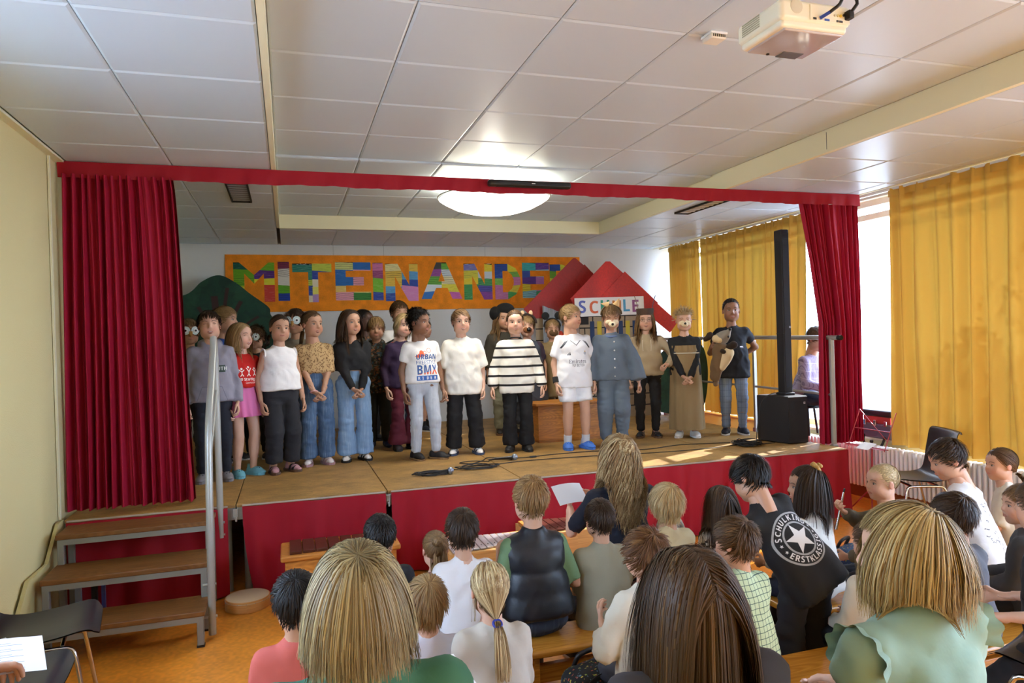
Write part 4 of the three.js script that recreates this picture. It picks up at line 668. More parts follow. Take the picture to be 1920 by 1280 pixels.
  while (made < N && tries++ < N * 12) {
    const z = r() * 2 - 1, a = r() * 6.2832, s = Math.sqrt(1 - z * z), d = V(s * Math.cos(a), z, s * Math.sin(a)); if (made % 9 === 0) { d.set(crown.x / headR.x, (crown.y - headC.y) / headR.y, (crown.z - headC.z) / headR.z).normalize(); d.x += (r() - 0.5) * 0.5; d.z += (r() - 0.5) * 0.5; d.y += (r() - 0.5) * 0.3; d.normalize(); } const p0 = skull(d, 0.004); if (inHair(p0) < 0.002) continue; made++;
    const nrm = V(d.x / headR.x, d.y / headR.y, d.z / headR.z).normalize(); let dir;
    if (o.tie) dir = V(...o.tie).sub(p0);
    else if (o.comb === 'side') dir = V(0.9 * (o.sweep ?? 1), -0.15, 0.45);
    else if (o.comb === 'front') dir = V(0.1 * (r() - 0.5) + (o.sweep ?? 0), 0, 1).addScaledVector(V(d.x, 0, 0), 0.6).lerp(p0.clone().sub(crown), Math.min(1, Math.max(0, -d.z * 1.6 + 0.2)));
    else if (o.part !== undefined && d.y > 0.2) dir = V(Math.sign(p0.x - o.part + (r() - 0.5) * 0.004) * 1, -0.3, -0.35 - 0.4 * r());
    else dir = p0.clone().sub(crown);
    dir.addScaledVector(nrm, -dir.dot(nrm)).normalize().addScaledVector(nrm, (o.lift ?? 0.15) * (0.5 + r()));
    dir.x += (r() - 0.5) * (o.mess ?? 0.15); dir.y += (r() - 0.5) * (o.mess ?? 0.15); dir.z += (r() - 0.5) * (o.mess ?? 0.15); dir.normalize();
    const endY = (o.endY ?? 0) + (o.endJit ?? 0.02) * (r() - 0.5) * 2, off = thick * (0.5 + 0.6 * r()), L = o.tie ? V(...o.tie).distanceTo(p0) * 1.15 + 0.005 : (o.len ?? 0.04) * (0.75 + 0.4 * r()), ds = L / seg, pts = [skull(d, thick * 0.55)]; let p = pts[0].clone(); const ph = r() * 6.28, cv = o.curl ?? 0;
    for (let i = 1; i <= seg; i++) {
      if (o.tie) { const T = V(...o.tie).sub(p); const l = T.length(); if (l < ds * 0.6) { p.add(T); pts.push(p.clone()); break; } dir.copy(T.divideScalar(l)); p.addScaledVector(dir, ds); push(p, off); }
      else { dir.addScaledVector(down, (o.grav ?? 9) * ds).normalize(); p.addScaledVector(dir, ds); push(p, off); if (o.endY !== undefined && p.y < endY && i > 2) { pts.push(p.clone()); break; } if (o.inward && i > seg * 0.6) { p.x *= 1 - o.inward * 0.04; p.z -= (p.z + 0.02) * o.inward * 0.04; } }
      const w = p.clone(); if (o.wave) { const q = i / seg; w.x += o.wave * q * 2 * N3(d.x * 4 + i * 0.25, d.y * 4, d.z * 4); w.z += o.wave * q * 2 * N3(d.x * 4, d.y * 4 + 7, d.z * 4 + i * 0.25); } if (cv) { const q = ph + i * 1.15 * (o.freq ?? 1), k2 = Math.min(1, i / 4); w.x += Math.cos(q) * cv * k2; w.z += Math.sin(q) * cv * k2; }
      pts.push(w);
    }
    // keep the face free
    if (!o.face) { const cut = pts.findIndex((q) => q.z > 0.04 && Math.abs(q.x) < 0.062 && q.y < line - 0.012 - (o.fringe ?? 0)); if (cut >= 0) pts.length = cut; }
    if (pts.length > 2) strand(pts, (o.w ?? 0.006) * (0.7 + 0.6 * r()), tone(d));
  }
  // tails, plaits and loose locks: {from, to|len, n, w, spread}
  for (const t of o.tails ?? []) for (let i = 0; i < t.n; i++) {
    const f = V(...t.from), p = f.clone().add(V((r() - 0.5) * t.spread, (r() - 0.5) * t.spread * 0.6, (r() - 0.5) * t.spread)), pts = [p.clone()]; let dir = V(...(t.dir ?? [0, -0.3, -1])).normalize(); dir.x += (r() - 0.5) * (t.fan ?? 0.3); dir.z += (r() - 0.5) * 0.2; const L = t.len * (0.8 + 0.3 * r()), sg = t.seg ?? 9, ph = r() * 6.28;
    for (let k = 1; k <= sg; k++) { dir.addScaledVector(down, 14 * L / sg).normalize(); p.addScaledVector(dir, L / sg); push(p, thick); const w = p.clone(); if (t.curl) { const q = ph + k * 1.2; w.x += Math.cos(q) * t.curl; w.z += Math.sin(q) * t.curl; } if (t.plait) { w.x += Math.sin(k * 1.6 + (i % 3) * 2.09) * t.plait; } pts.push(w); }
    strand(pts, t.w * (0.7 + 0.6 * r()), tone(), 0.7);
  }
  for (const b of o.buns ?? []) { const g = new THREE.SphereGeometry(b.r, 14, 10); g.scale(1, b.sy ?? 1, b.sz ?? 1); g.translate(...b.at); out.push(tint(g, base)); for (let i = 0; i < 40; i++) { const a = r() * 6.28, ax = V(r() - 0.5, r() - 0.5, r() - 0.5).normalize(), pts = []; const u = V(r() - 0.5, r() - 0.5, r() - 0.5).cross(ax).normalize(), v = ax.clone().cross(u); for (let k = 0; k < 8; k++) { const q = a + k * 0.55; pts.push(V(...b.at).addScaledVector(u, Math.cos(q) * b.r * 1.03).addScaledVector(v, Math.sin(q) * b.r * 1.03)); } strand(pts, 0.005, tone()); } }
  if (pos.length) { const g = new THREE.BufferGeometry(); g.setAttribute('position', new THREE.BufferAttribute(new Float32Array(pos), 3)); g.setAttribute('normal', new THREE.BufferAttribute(new Float32Array(nor), 3)); g.setAttribute('color', new THREE.BufferAttribute(new Float32Array(colr), 3)); out.push(g); }
  return mergeC(out);
}
const skinMat = new THREE.MeshPhysicalMaterial({ vertexColors: true, roughness: 0.5, side: THREE.DoubleSide, sheen: 0.15, sheenColor: col([0.6, 0.35, 0.28]) });
const hairMat = new THREE.MeshPhysicalMaterial({ vertexColors: true, roughness: 0.46, side: THREE.DoubleSide, specularIntensity: 0.45 });
const fabricBump = weave.clone(); fabricBump.repeat.set(6, 6);
const fabCache = {};
function fabric(c, o = {}) { const k = JSON.stringify(c) + (o.map ? '' : JSON.stringify(o)); if (!o.map && fabCache[k]) return fabCache[k]; const m = mat(o.map ? '#ffffff' : c, o.rough ?? 0.85, { bumpMap: fabricBump, bumpScale: 0.0004, ...(o.map ? { map: o.map } : {}), ...(o.sheen ? { sheen: o.sheen, sheenColor: col(c) } : {}) }); if (!o.map) fabCache[k] = m; return m; }
const SK = { fair: [0.63, 0.375, 0.265], light: [0.57, 0.325, 0.215], tan: [0.48, 0.265, 0.165], brown: [0.22, 0.105, 0.056], dark: [0.085, 0.04, 0.024] };
function ik(a, t, l1, l2, hint) { const d = t.clone().sub(a); let l = d.length(); const mx = (l1 + l2) * 0.995; if (l > mx) { t = a.clone().addScaledVector(d, mx / l); l = mx; d.copy(t).sub(a); } d.divideScalar(l); const x = (l1 * l1 - l2 * l2 + l * l) / (2 * l), y = Math.sqrt(Math.max(0, l1 * l1 - x * x)), h = hint.clone().addScaledVector(d, -hint.dot(d)).normalize(); return [a.clone().addScaledVector(d, x).addScaledVector(h, y), t]; }

/* spec: at [x,y,z], yaw, H, adult, lean, side, twist, hy hp hr, seat (seat height), skin, hair, top, bottom, shoes, aL aR (wrist targets in body metres/H), leg [l,r] ankle targets, curl */
function person(s, label, group) {
  const G = thing('person', label, 'person', s.at, s.yaw ?? 0, group), H = s.H, ad = s.adult, cell = s.cell ?? 0.014, P = {};
  const hipY = s.seat !== undefined ? s.seat + 0.075 * H : 0.5 * H, wide = (s.wide ?? 1), sw = (ad ? 0.105 : 0.092) * H * wide, hw = 0.052 * H * wide;
  const T = new THREE.Matrix4().makeRotationFromEuler(new THREE.Euler(s.lean ?? 0, s.twist ?? 0, -(s.side ?? 0), 'YXZ')), pel = V(0, hipY, s.pz ?? 0);
  const tp = (x, y, z) => V(x, y, z).applyMatrix4(T).add(pel), fwd = V(0, 0, 1).transformDirection(T), spn = V(0, 1, 0).transformDirection(T), fl = (q) => ({ d: fwd, q });
  const hs = (s.head ?? (ad ? 0.222 : 0.158 * H + 0.012)) / 0.22; // head scale
  const chest = tp(0, 0.19 * H, 0), neck = tp(0, 0.292 * H, -0.008 * H), shl = (q) => tp(q * sw, 0.247 * H, -0.005 * H), bodyP = [], arms = {}, legs = {};
  const skin = s.skin ?? SK.light, sc = col(skin), w = wide;
  // torso pieces as [a,b,ra,rb,k,flat]
  const torso = (g, gh = 0) => [[tp(-0.045 * H * w, 0.005 * H, 0), tp(0.045 * H * w, 0.005 * H, 0), 0.062 * H * w + g, 0.062 * H * w + g, 0.04, fl(0.86)], [tp(0, 0.02 * H, 0), tp(0, 0.17 * H, 0.004 * H), 0.068 * H * w + g, 0.07 * H * w + g, 0.05, fl(0.76)], [tp(-0.042 * H * w, 0.195 * H, 0), tp(0.042 * H * w, 0.195 * H, 0), 0.05 * H * w + g, 0.05 * H * w + g, 0.04, fl(0.95)], [tp(-sw * 0.9, 0.244 * H, -0.004 * H), tp(0, 0.266 * H, -0.004 * H), 0.026 * H + g * 0.5, 0.03 * H + g * 0.4, 0.04], [tp(sw * 0.9, 0.244 * H, -0.004 * H), tp(0, 0.266 * H, -0.004 * H), 0.026 * H + g * 0.5, 0.03 * H + g * 0.4, 0.04], [tp(0, 0.25 * H, -0.005 * H), tp(0, 0.288 * H, -0.008 * H), 0.038 * H + g * 0.4, 0.028 * H + g * 0.2, 0.03]];
  for (const q of [1, -1]) {
    const a = shl(q), tg = s[q > 0 ? 'aL' : 'aR'], t = tg ? V(...tg).multiplyScalar(H) : a.clone().add(V(q * 0.045 * H, -0.292 * H, 0.03 * H)), hint = s[q > 0 ? 'hL' : 'hR'] ? V(...s[q > 0 ? 'hL' : 'hR']) : V(q * 0.6, -0.3, -1), [e, wr] = ik(a, t, 0.165 * H, 0.142 * H, hint);
    arms[q] = [a, e, wr];
    const hip = V(q * hw, hipY - 0.01 * H, pel.z), at = s.leg ? V(...s.leg[q > 0 ? 0 : 1]).multiplyScalar(H) : V(q * 0.058 * H, 0.045 * H, 0), [kn, an] = ik(hip, at, 0.2285 * H, 0.221 * H, s.kh ? V(q * s.kh[0], s.kh[1], s.kh[2]) : V(q * 0.12, 0, 1)); legs[q] = [hip, kn, an];
  }
  const slim = s.slim ?? 1, RA = [0.0285 * H * slim, 0.0215 * H * slim, 0.0165 * H], RL = [0.05 * H * slim, 0.034 * H * slim, 0.0225 * H];
  const all = [neck, chest, pel, ...arms[1], ...arms[-1], ...legs[1], ...legs[-1]], lo = [1e9, 1e9, 1e9], hi = [-1e9, -1e9, -1e9]; for (const p of all) ['x', 'y', 'z'].forEach((k, i) => { lo[i] = Math.min(lo[i], p[k]); hi[i] = Math.max(hi[i], p[k]); });
  const grid = (m, h = cell, cut) => { const a = lo.map((x) => x - m), b = hi.map((x) => x + m); if (cut) { if (cut.y0 !== undefined) a[1] = cut.y0; if (cut.y1 !== undefined) b[1] = cut.y1; } return new Field(a, b, h); };
  // head frame
  const HQ = new THREE.Matrix4().makeRotationFromEuler(new THREE.Euler(s.hp ?? 0, s.hy ?? 0, s.hr ?? 0, 'YXZ')); const headM = new THREE.Matrix4(), headO = neck.clone().addScaledVector(spn, 0.03 * H * (s.nk ?? (ad ? 1.05 : 1.15))).addScaledVector(fwd, 0.018 * H).add(V(0, 0.035, 0.028).multiplyScalar(hs)).add(V(0, -0.035, -0.028).multiplyScalar(hs).transformDirection(HQ).multiplyScalar(0.045 * hs));
  headM.makeTranslation(headO.x, headO.y, headO.z).multiply(HQ).multiply(new THREE.Matrix4().makeScale(hs * (s.fat ?? 1), hs, hs));
  // body
  { const F = grid(0.14, s.bodyCell ?? 0.0185); for (const a of torso(-0.004)) F.cap(...a);
    F.cap(tp(0, 0.25 * H, -0.01 * H), headO.clone().addScaledVector(spn, 0.02), 0.036 * H, 0.04 * hs, 0.03);
    for (const q of [1, -1]) { const [a, e, wr] = arms[q], [h, k, an] = legs[q]; F.cap(a, e, RA[0], RA[1], 0.025); F.cap(e, wr, RA[1] * 1.06, RA[2], 0.012); F.cap(h, k, RL[0], RL[1], 0.03); F.cap(k, an, RL[1], RL[2], 0.012); const cf = k.clone().lerp(an, 0.28); F.cap(cf.clone().add(V(0, 0.02, -0.008)), k.clone().lerp(an, 0.5), 0.032 * H * slim, 0.026 * H, 0.03); }
    const L = [tint(F.net(), sc)];
    const hd = headGeo(s.headCell ?? 0.0062, s.mouth ?? 0).clone(); tint(hd, sc); { const c = hd.attributes.color, p = hd.attributes.position; for (let i = 0; i < p.count; i++) { const x = p.getX(i), y = p.getY(i), z = p.getZ(i), b = Math.exp(-((Math.abs(x) - 0.038) ** 2 + (y - 0.068) ** 2) / 0.0005) * (z > 0.02 ? 0.28 : 0) + (Math.abs(x) > 0.074 ? 0.25 : 0); c.setXYZ(i, c.getX(i) * (1 + b * 0.25), c.getY(i) * (1 - b * 0.45), c.getZ(i) * (1 - b * 0.45)); } }
    L.push(hd.applyMatrix4(headM)); if (!s.noFace) for (const g of faceBits({ ...s, skin })) L.push(g.applyMatrix4(headM));
    for (const q of [1, -1]) { const [a, e, wr] = arms[q], d = wr.clone().sub(e).normalize(), bend = s[q > 0 ? 'bL' : 'bR']; if (bend) d.add(V(...bend)).normalize(); const tw = s[q > 0 ? 'tL' : 'tR'] ?? 0, m = new THREE.Matrix4().compose(wr, new THREE.Quaternion().setFromAxisAngle(d, tw * q).multiply(new THREE.Quaternion().setFromUnitVectors(V(0, -1, 0), d)), V(q, 1, 1).multiplyScalar(H * 0.108 / 0.155)); const g = handGeo(s.handCell ?? 0.0062, s.curl ?? 0.45).clone(); tint(g, sc); g.applyMatrix4(m); if (q < 0) { const ix = g.index.array; for (let i = 0; i < ix.length; i += 3) { const t2 = ix[i]; ix[i] = ix[i + 1]; ix[i + 1] = t2; } g.computeVertexNormals(); } L.push(g); P['hand' + q] = m; }
    const bare = !s.shoes || s.shoes.style === 'bare'; void bare;
    mesh('body', mergeC(L), skinMat, G); }
  const Ti = T.clone().invert(), part = (name, F, m, amp, kind, uvo, side) => { const g = F.net(); if (amp) crease(g, amp, kind, (s.seed ?? 1) + name.length); planarUV(g, uvo ?? tp(0, 0, 0), side, fwd, Ti); return mesh(name, g, m, G); };
  // upper garment
  const tops = s.top ? (Array.isArray(s.top) ? s.top : [s.top]) : [];
  tops.forEach((t, ti) => {
    const g = t.loose ?? 0.012, gh = t.gl ?? Math.max(g, (s.bottom && s.bottom.type !== 'skirt' ? (s.bottom.loose ?? 0.01) + 0.007 : 0)), F = grid(0.2), hem = t.hem ?? -0.045, sl = t.sl ?? 0.6;
    if (!t.sleevesOnly) { for (const a of torso(g)) F.cap(...a);
      if (hem < 0.13) { const hy = Math.max(0.1, hem + 0.06) * H; for (const q of [1, -1]) F.cap(tp(q * 0.045 * H * w, hy, 0), tp(q * 0.053 * H * w, hem * H - 0.09, 0), 0.053 * H * w + gh, 0.062 * H * w + gh + (t.flare ?? 0), 0.03, fl(0.98)); F.cap(tp(0, hy + 0.02 * H, 0.004), tp(0, hem * H - 0.09, 0.004), 0.058 * H * w + g, 0.062 * H * w + gh + (t.flare ?? 0), 0.04, fl(1)); }
      F.plane(tp(0, hem * H, 0), spn.clone().negate()); }
    for (const q of [1, -1]) { const [a, e, wr] = arms[q], b = t.bag ?? 0; if (sl > 0) { const f1 = Math.min(1, sl), x = a.clone().lerp(e, f1); F.cap(a, x, RA[0] + g * 0.75, (RA[0] + (RA[1] - RA[0]) * f1) + g * (t.wideSl ?? 0.9), 0.02, null, sl <= 1); if (sl > 1) { const y = e.clone().lerp(wr, sl - 1); F.cap(e, y, RA[1] + g * 0.85 + b * 0.4, RA[2] + g * 0.8 + b, 0.01, null, true); if (b) { const z2 = e.clone().lerp(wr, sl - 1 + 0.06); F.cap(e.clone().lerp(wr, 0.7), z2, RA[2] + 0.012, RA[2] + 0.006, 0.02, null, true); } } } }
    if (t.hood) { F.cap(neck.clone().addScaledVector(fwd, -0.045 * H).add(V(-0.035 * H, 0, 0)), neck.clone().addScaledVector(fwd, -0.045 * H).add(V(0.035 * H, 0, 0)), 0.034 * H, 0.034 * H, 0.03); F.cap(neck.clone().addScaledVector(fwd, 0.005 * H).add(V(-0.04 * H, 0.005 * H, 0)), neck.clone().addScaledVector(fwd, 0.04 * H).add(V(-0.01 * H, -0.03 * H, 0)), 0.018 * H, 0.012 * H, 0.02); F.cap(neck.clone().addScaledVector(fwd, 0.005 * H).add(V(0.04 * H, 0.005 * H, 0)), neck.clone().addScaledVector(fwd, 0.04 * H).add(V(0.01 * H, -0.03 * H, 0)), 0.018 * H, 0.012 * H, 0.02); }
    if (t.collar) F.cap(neck.clone().addScaledVector(spn, -0.03 * H), neck.clone().addScaledVector(spn, (t.collar) * H), 0.047 * H, 0.042 * H, 0.01, fl(0.95), true);
    if (t.quilt) { const p0 = pel; const { lo: l2, n, h } = F; F.each(l2, l2.map((x, i) => x + n[i] * h), (x, y, z, f) => (f < 0.1 ? f + 0.007 * Math.pow(Math.abs(Math.cos((y - p0.y) * t.quilt)), 30) : f)); }
    part(t.name ?? 'shirt', F, t.m ?? fabric(t.c, t), t.fold ?? 0.006, 0, tp(0, 0, 0), t.print);
    if (t.neckband) { const c = new THREE.TorusGeometry(0.047 * H, 0.006, 6, 28); c.rotateX(Math.PI / 2 + 0.25); const o = neck.clone().addScaledVector(spn, -0.012 * H); c.applyMatrix4(T); c.translate(o.x, o.y, o.z); mesh('neckband', c, fabric(t.neckband), G); }
  });
  // lower garment
  const b = s.bottom;
  if (b && b.type !== 'skirt') {
    const g = b.loose ?? 0.01, F = grid(0.16, s.legCell ?? cell), len = b.len ?? 1.93; for (const a of torso(g * 0.55).slice(0, 1)) F.cap(...a); F.cap(tp(0, 0, 0), tp(0, 0.06 * H, 0), 0.069 * H * w + g * 0.6, 0.066 * H * w + g * 0.2, 0.03, fl(0.82));
    for (const q of [1, -1]) { const [h, k, an] = legs[q], f1 = Math.min(1, len), x = h.clone().lerp(k, f1); F.cap(h, x, RL[0] + g * 0.5, RL[0] + (RL[1] - RL[0]) * f1 + g + (len <= 1 ? (b.flare ?? 0) : 0), 0.014, null, len <= 1); if (len > 1) { const y = k.clone().lerp(an, len - 1 + 0.04); F.cap(k, y, RL[1] + g, RL[2] * 1.15 + g * 0.8 + (b.flare ?? 0), 0.012, null, true); } }
    F.plane(tp(0, (b.rise ?? 0.065) * H, 0), spn); part(b.name ?? 'trousers', F, b.m ?? fabric(b.c, b), b.fold ?? 0.0055, 1, tp(0, 0, 0), b.print);
    if (b.band) { const F2 = grid(0.16, 0.012); F2.cap(tp(0, 0.02 * H, 0), tp(0, 0.1 * H, 0), 0.074 * H * w + g, 0.074 * H * w + g, 0.03, fl(0.82)); F2.plane(tp(0, 0.068 * H, 0), spn); F2.plane(tp(0, 0.045 * H, 0), spn.clone().negate()); part('waistband', F2, fabric(b.band), 0); }
  } else if (b) {
    const y0 = (b.rise ?? 0.05) * H, y1 = b.to * H, n = b.pleats ?? 14; // y1: hem height above the ground
    mesh(b.name ?? 'skirt', sheet(96, 14, (u, v) => { const a = u * 6.2832, k = Math.pow(v, b.pow ?? 0.9), r0 = b.r0 ?? 0.085, rx = (r0 * w + (b.flare - r0) * k) * H, rz = ((r0 - 0.025 + (b.r0 ? 0.008 : 0)) * w + (b.flare * 0.85 - r0 + 0.025) * k) * H, pl = (b.amp ?? 0.06) * k * Math.sin(a * n + Math.sin(a * 3)), o = tp(0, y0, 0), y = o.y + (y1 - o.y) * v; return [o.x + Math.cos(a) * rx * (1 + pl), y, o.z + Math.sin(a) * rz * (1 + pl) + (b.push ?? 0) * v, (u * 1.2), y]; }, true), b.m ?? fabric(b.c, b), G);
  }
  // feet
  if (s.shoes !== null) { const sh = s.shoes ?? { style: 'sneaker', c: '#222226', sole: '#dddddd' }, R = shoeParts(sh.style), k = H * 0.152 / 0.22;
    for (const q of [1, -1]) { const an = legs[q][2], yaw = (s.fy ?? 0) + q * (s.toe ?? 0.22), tilt = s.footTilt ?? 0, gy = Math.max(0, an.y - 0.045 * H) , F = new THREE.Group(); F.name = 'shoe'; F.position.set(an.x, gy, an.z); F.rotation.set(tilt, yaw, 0, 'YXZ'); F.scale.setScalar(k); G.add(F);
      if (sh.style === 'sandal' || sh.style === 'clog') mesh('foot', R.foot, fabric(sh.sock ?? '#e8e4e0', sh.sock ? {} : { rough: 0.7 }), F);
      if (R.upper) mesh('upper', R.upper, fabric(sh.c, { rough: sh.rough ?? 0.6 }), F); if (R.strap) mesh('strap', R.strap, fabric(sh.strap ?? sh.c, { rough: 0.6 }), F); if (R.holes) for (const q2 of R.holes) mesh('hole', q2, fabric(sh.hole ?? '#39586a'), F); if (R.laces) mesh('laces', R.laces, fabric(sh.lace ?? sh.c), F); if (R.sole) mesh('sole', R.sole, fabric(sh.sole ?? sh.c, { rough: 0.7 }), F); }
    if (s.socks) for (const q of [1, -1]) { const [, kn, an] = legs[q]; mesh('sock', bar(an.clone().add(V(0, -0.03, 0)).toArray(), an.clone().lerp(kn, s.socks.h ?? 0.2).toArray(), RL[2] + 0.006, RL[2] + 0.009, 14), fabric(s.socks.c), G); } }
  // hair
  if (s.hair) { const inv = headM.clone().invert(), down = V(0, -1, 0).transformDirection(inv), sp = chest.clone().lerp(neck, 0.62).applyMatrix4(inv); const g = hairGeo({ seed: (s.seed ?? 1) * 13 + 5, ...s.hair }, down, s.hair.free ? null : { y: sp.y, z: sp.z, w: sw / hs * 0.75, r: 0.052 * H / hs, chest: 0.075 * H / hs }); g.applyMatrix4(headM); mesh('hair', g, hairMat, G); }
  const onHead = (name, geo, m) => mesh(name, (Array.isArray(geo) ? merge(geo) : geo).applyMatrix4(headM), m, G);
  return { G, headM, onHead, hand: (q) => P['hand' + q], arms, legs, tp, H, hs, fwd };
}
// ---------- children on the stage ----------
const printTex = (bg, draw, S = 512) => { const k = S / 0.5, t = canvasTex(S, S, (c) => { c.fillStyle = bg; c.fillRect(0, 0, S, S); c.textAlign = 'center'; draw(c, (x) => (x + 0.25) * k, (y) => (0.38 - y) * k, k); }); t.repeat.set(2, 2); t.offset.set(0.5, 0.24); return t; };
const tile = (w, h, m, draw) => { const t = canvasTex(w, h, draw); t.repeat.set(1 / m, 1 / m * (w / h)); return t; };
const SH = { n: 950, len: 0.045, seg: 4, w: 0.0028, flat: 0.5, lod: 1, thick: 0.012, comb: 'front', fringe: 0.03, lift: 0.1 };
const LG = { n: 720, len: 0.27, seg: 7, w: 0.0042, flat: 0.22, part: 0, cover: 1, thick: 0.014, lod: 1, grav: 14, lift: 0.02, mess: 0.08, streak: 0.5 };
const TB = { n: 620, seg: 6, w: 0.0036, flat: 0.3, lod: 1, thick: 0.011, tie: [0, 0.12, -0.115], streak: 0.4, ear: 0.11 };
const HC = { black: [0.012, 0.010, 0.009], dbrown: [0.035, 0.02, 0.012], brown: [0.085, 0.045, 0.02], lbrown: [0.17, 0.095, 0.042], dblond: [0.27, 0.165, 0.07], blond: [0.42, 0.28, 0.12], pale: [0.55, 0.42, 0.22] };
const ground = 0.6, onStage = 'children standing on the stage';
const ST = (x, z, yaw, H, o, label) => person({ at: [x, ground, z], yaw, H, seed: Math.round(x * 37 - z * 11), cell: 0.0138, ...o }, label, onStage);
const folded = { aL: [0.028, 0.47, 0.115], aR: [-0.028, 0.475, 0.125], hL: [1, -0.2, -0.6], hR: [-1, -0.2, -0.6], bL: [-0.5, -0.3, 0.2], bR: [0.5, -0.3, 0.2], curl: 0.6 };
const jeans = (c, d) => { const t = tile(128, 256, 0.5, (x, w, h) => { const r = rng(4); x.fillStyle = c; x.fillRect(0, 0, w, h); for (let i = 0; i < 900; i++) { x.globalAlpha = 0.12; x.fillStyle = r() > 0.5 ? d : '#ffffff'; x.fillRect(r() * w, r() * h, 1, 10 + r() * 26); } }); return t; };
const jeanMid = jeans('#4a6688', '#24364f'), jeanLight = jeans('#7d9cbd', '#4c6d92'), jeanGrey = jeans('#b4b9c1', '#8b929c'), jeanDark = jeans('#27364e', '#141c2c');

{ const p = ST(0.76, -0.98, 0.12, 1.35, { skin: SK.fair, mouth: 0.7, eyes: 'closed', hp: -0.12, hr: 0.05, hair: { ...SH, c: HC.dbrown, hi: HC.brown }, top: { name: 'hoodie', c: '#8f8d99', sl: 1.98, loose: 0.02, hem: -0.035, hood: true, print: 1, map: printTex('#8d8b98', (c, X, Y, k) => { c.fillStyle = '#3c4a44'; c.fillRect(X(0.0), Y(0.235), 0.1 * k, 0.055 * k); c.fillStyle = '#cfd2cc'; c.font = 'bold 40px sans-serif'; c.fillText('YOUTH', X(0.05), Y(0.195)); c.strokeStyle = '#6f6d7c'; c.lineWidth = 4; c.beginPath(); c.moveTo(X(-0.11), Y(-0.04)); c.lineTo(X(-0.07), Y(0.07)); c.lineTo(X(0.07), Y(0.07)); c.lineTo(X(0.11), Y(-0.04)); c.stroke(); }) }, bottom: { c: '#171d2b', loose: 0.014 }, shoes: { style: 'clog', c: '#77757b', sock: '#2a2a30', hole: '#55545a' } }, 'child in a grey hoodie with eyes shut, standing behind the stair handrail'); }
{ const red = printTex('#c4190f', (c, X, Y, k) => { c.fillStyle = '#f4eee6'; c.strokeStyle = '#f4eee6'; c.lineWidth = 7; for (const [x, l] of [[-0.055, 0], [0, 0.012], [0.055, 0]]) { c.beginPath(); c.arc(X(x), Y(0.245 + l), 9, 0, 7); c.fill(); c.beginPath(); c.moveTo(X(x - 0.02), Y(0.24 + l)); c.lineTo(X(x), Y(0.22)); c.lineTo(X(x + 0.02), Y(0.238 + l)); c.moveTo(X(x), Y(0.225)); c.lineTo(X(x), Y(0.2)); c.moveTo(X(x - 0.014), Y(0.185)); c.lineTo(X(x), Y(0.202)); c.lineTo(X(x + 0.014), Y(0.185)); c.stroke(); } c.font = 'bold 34px sans-serif'; c.fillText('VfB Stuttgart', X(0.0), Y(0.15)); c.font = 'italic 22px sans-serif'; c.fillText('Cannstatt', X(0.015), Y(0.125)); });
  ST(0.98, -1.1, 0.62, 1.25, { skin: SK.fair, mouth: 0.7, eyes: 'closed', hy: 0.28, hair: { ...LG, c: HC.dblond, hi: HC.blond, len: 0.24, n: 800 }, top: { name: 'jersey', c: '#c4190f', sl: 0.62, loose: 0.012, hem: 0.075, print: 1, map: red, neckband: '#efe6e2' }, bottom: { type: 'skirt', c: '#d774a8', rise: 0.1, to: 0.39, flare: 0.128, pleats: 13, amp: 0.06 }, shoes: { style: 'clog', c: '#6fb3c2', sock: '#6fb3c2' } }, 'child in a red jersey and pink skirt with long blonde hair'); }
{ const p = ST(1.27, -1.13, 0.42, 1.31, { skin: SK.tan, mouth: 0.2, hr: -0.05, hy: -0.15, hair: { ...TB, c: HC.dbrown, hi: HC.brown, tie: [-0.06, 0.06, -0.09], tails: [{ from: [-0.07, 0.05, -0.06], len: 0.19, n: 14, w: 0.008, spread: 0.01, dir: [-0.5, -1, 0.4], plait: 0.008 }] }, top: { name: 'blouse', c: '#e9e7e6', sl: 0.0, loose: 0.018, hem: 0.02, flare: 0.0 }, bottom: { c: '#202127', loose: 0.026, len: 1.86, flare: 0.012 }, shoes: { style: 'sandal', c: '#1a1a1c', sole: '#5b4436', sock: '#b98a90' } }, 'child in a white sleeveless blouse and black trousers with a dark plait');
  for (const q of [1, -1]) { const a = p.arms[q][0]; mesh('shoulder_ruffle', sheet(30, 5, (u, v) => { const t = -0.2 + u * 3.5, r = 0.043 + 0.014 * v; return [a.x + q * (-0.012 + 0.03 * v), a.y + Math.sin(t) * r + 0.004 * Math.sin(u * 50) * v - 0.006, a.z + Math.cos(t) * r * 0.9]; }), fabric('#e9e7e6'), p.G); } }
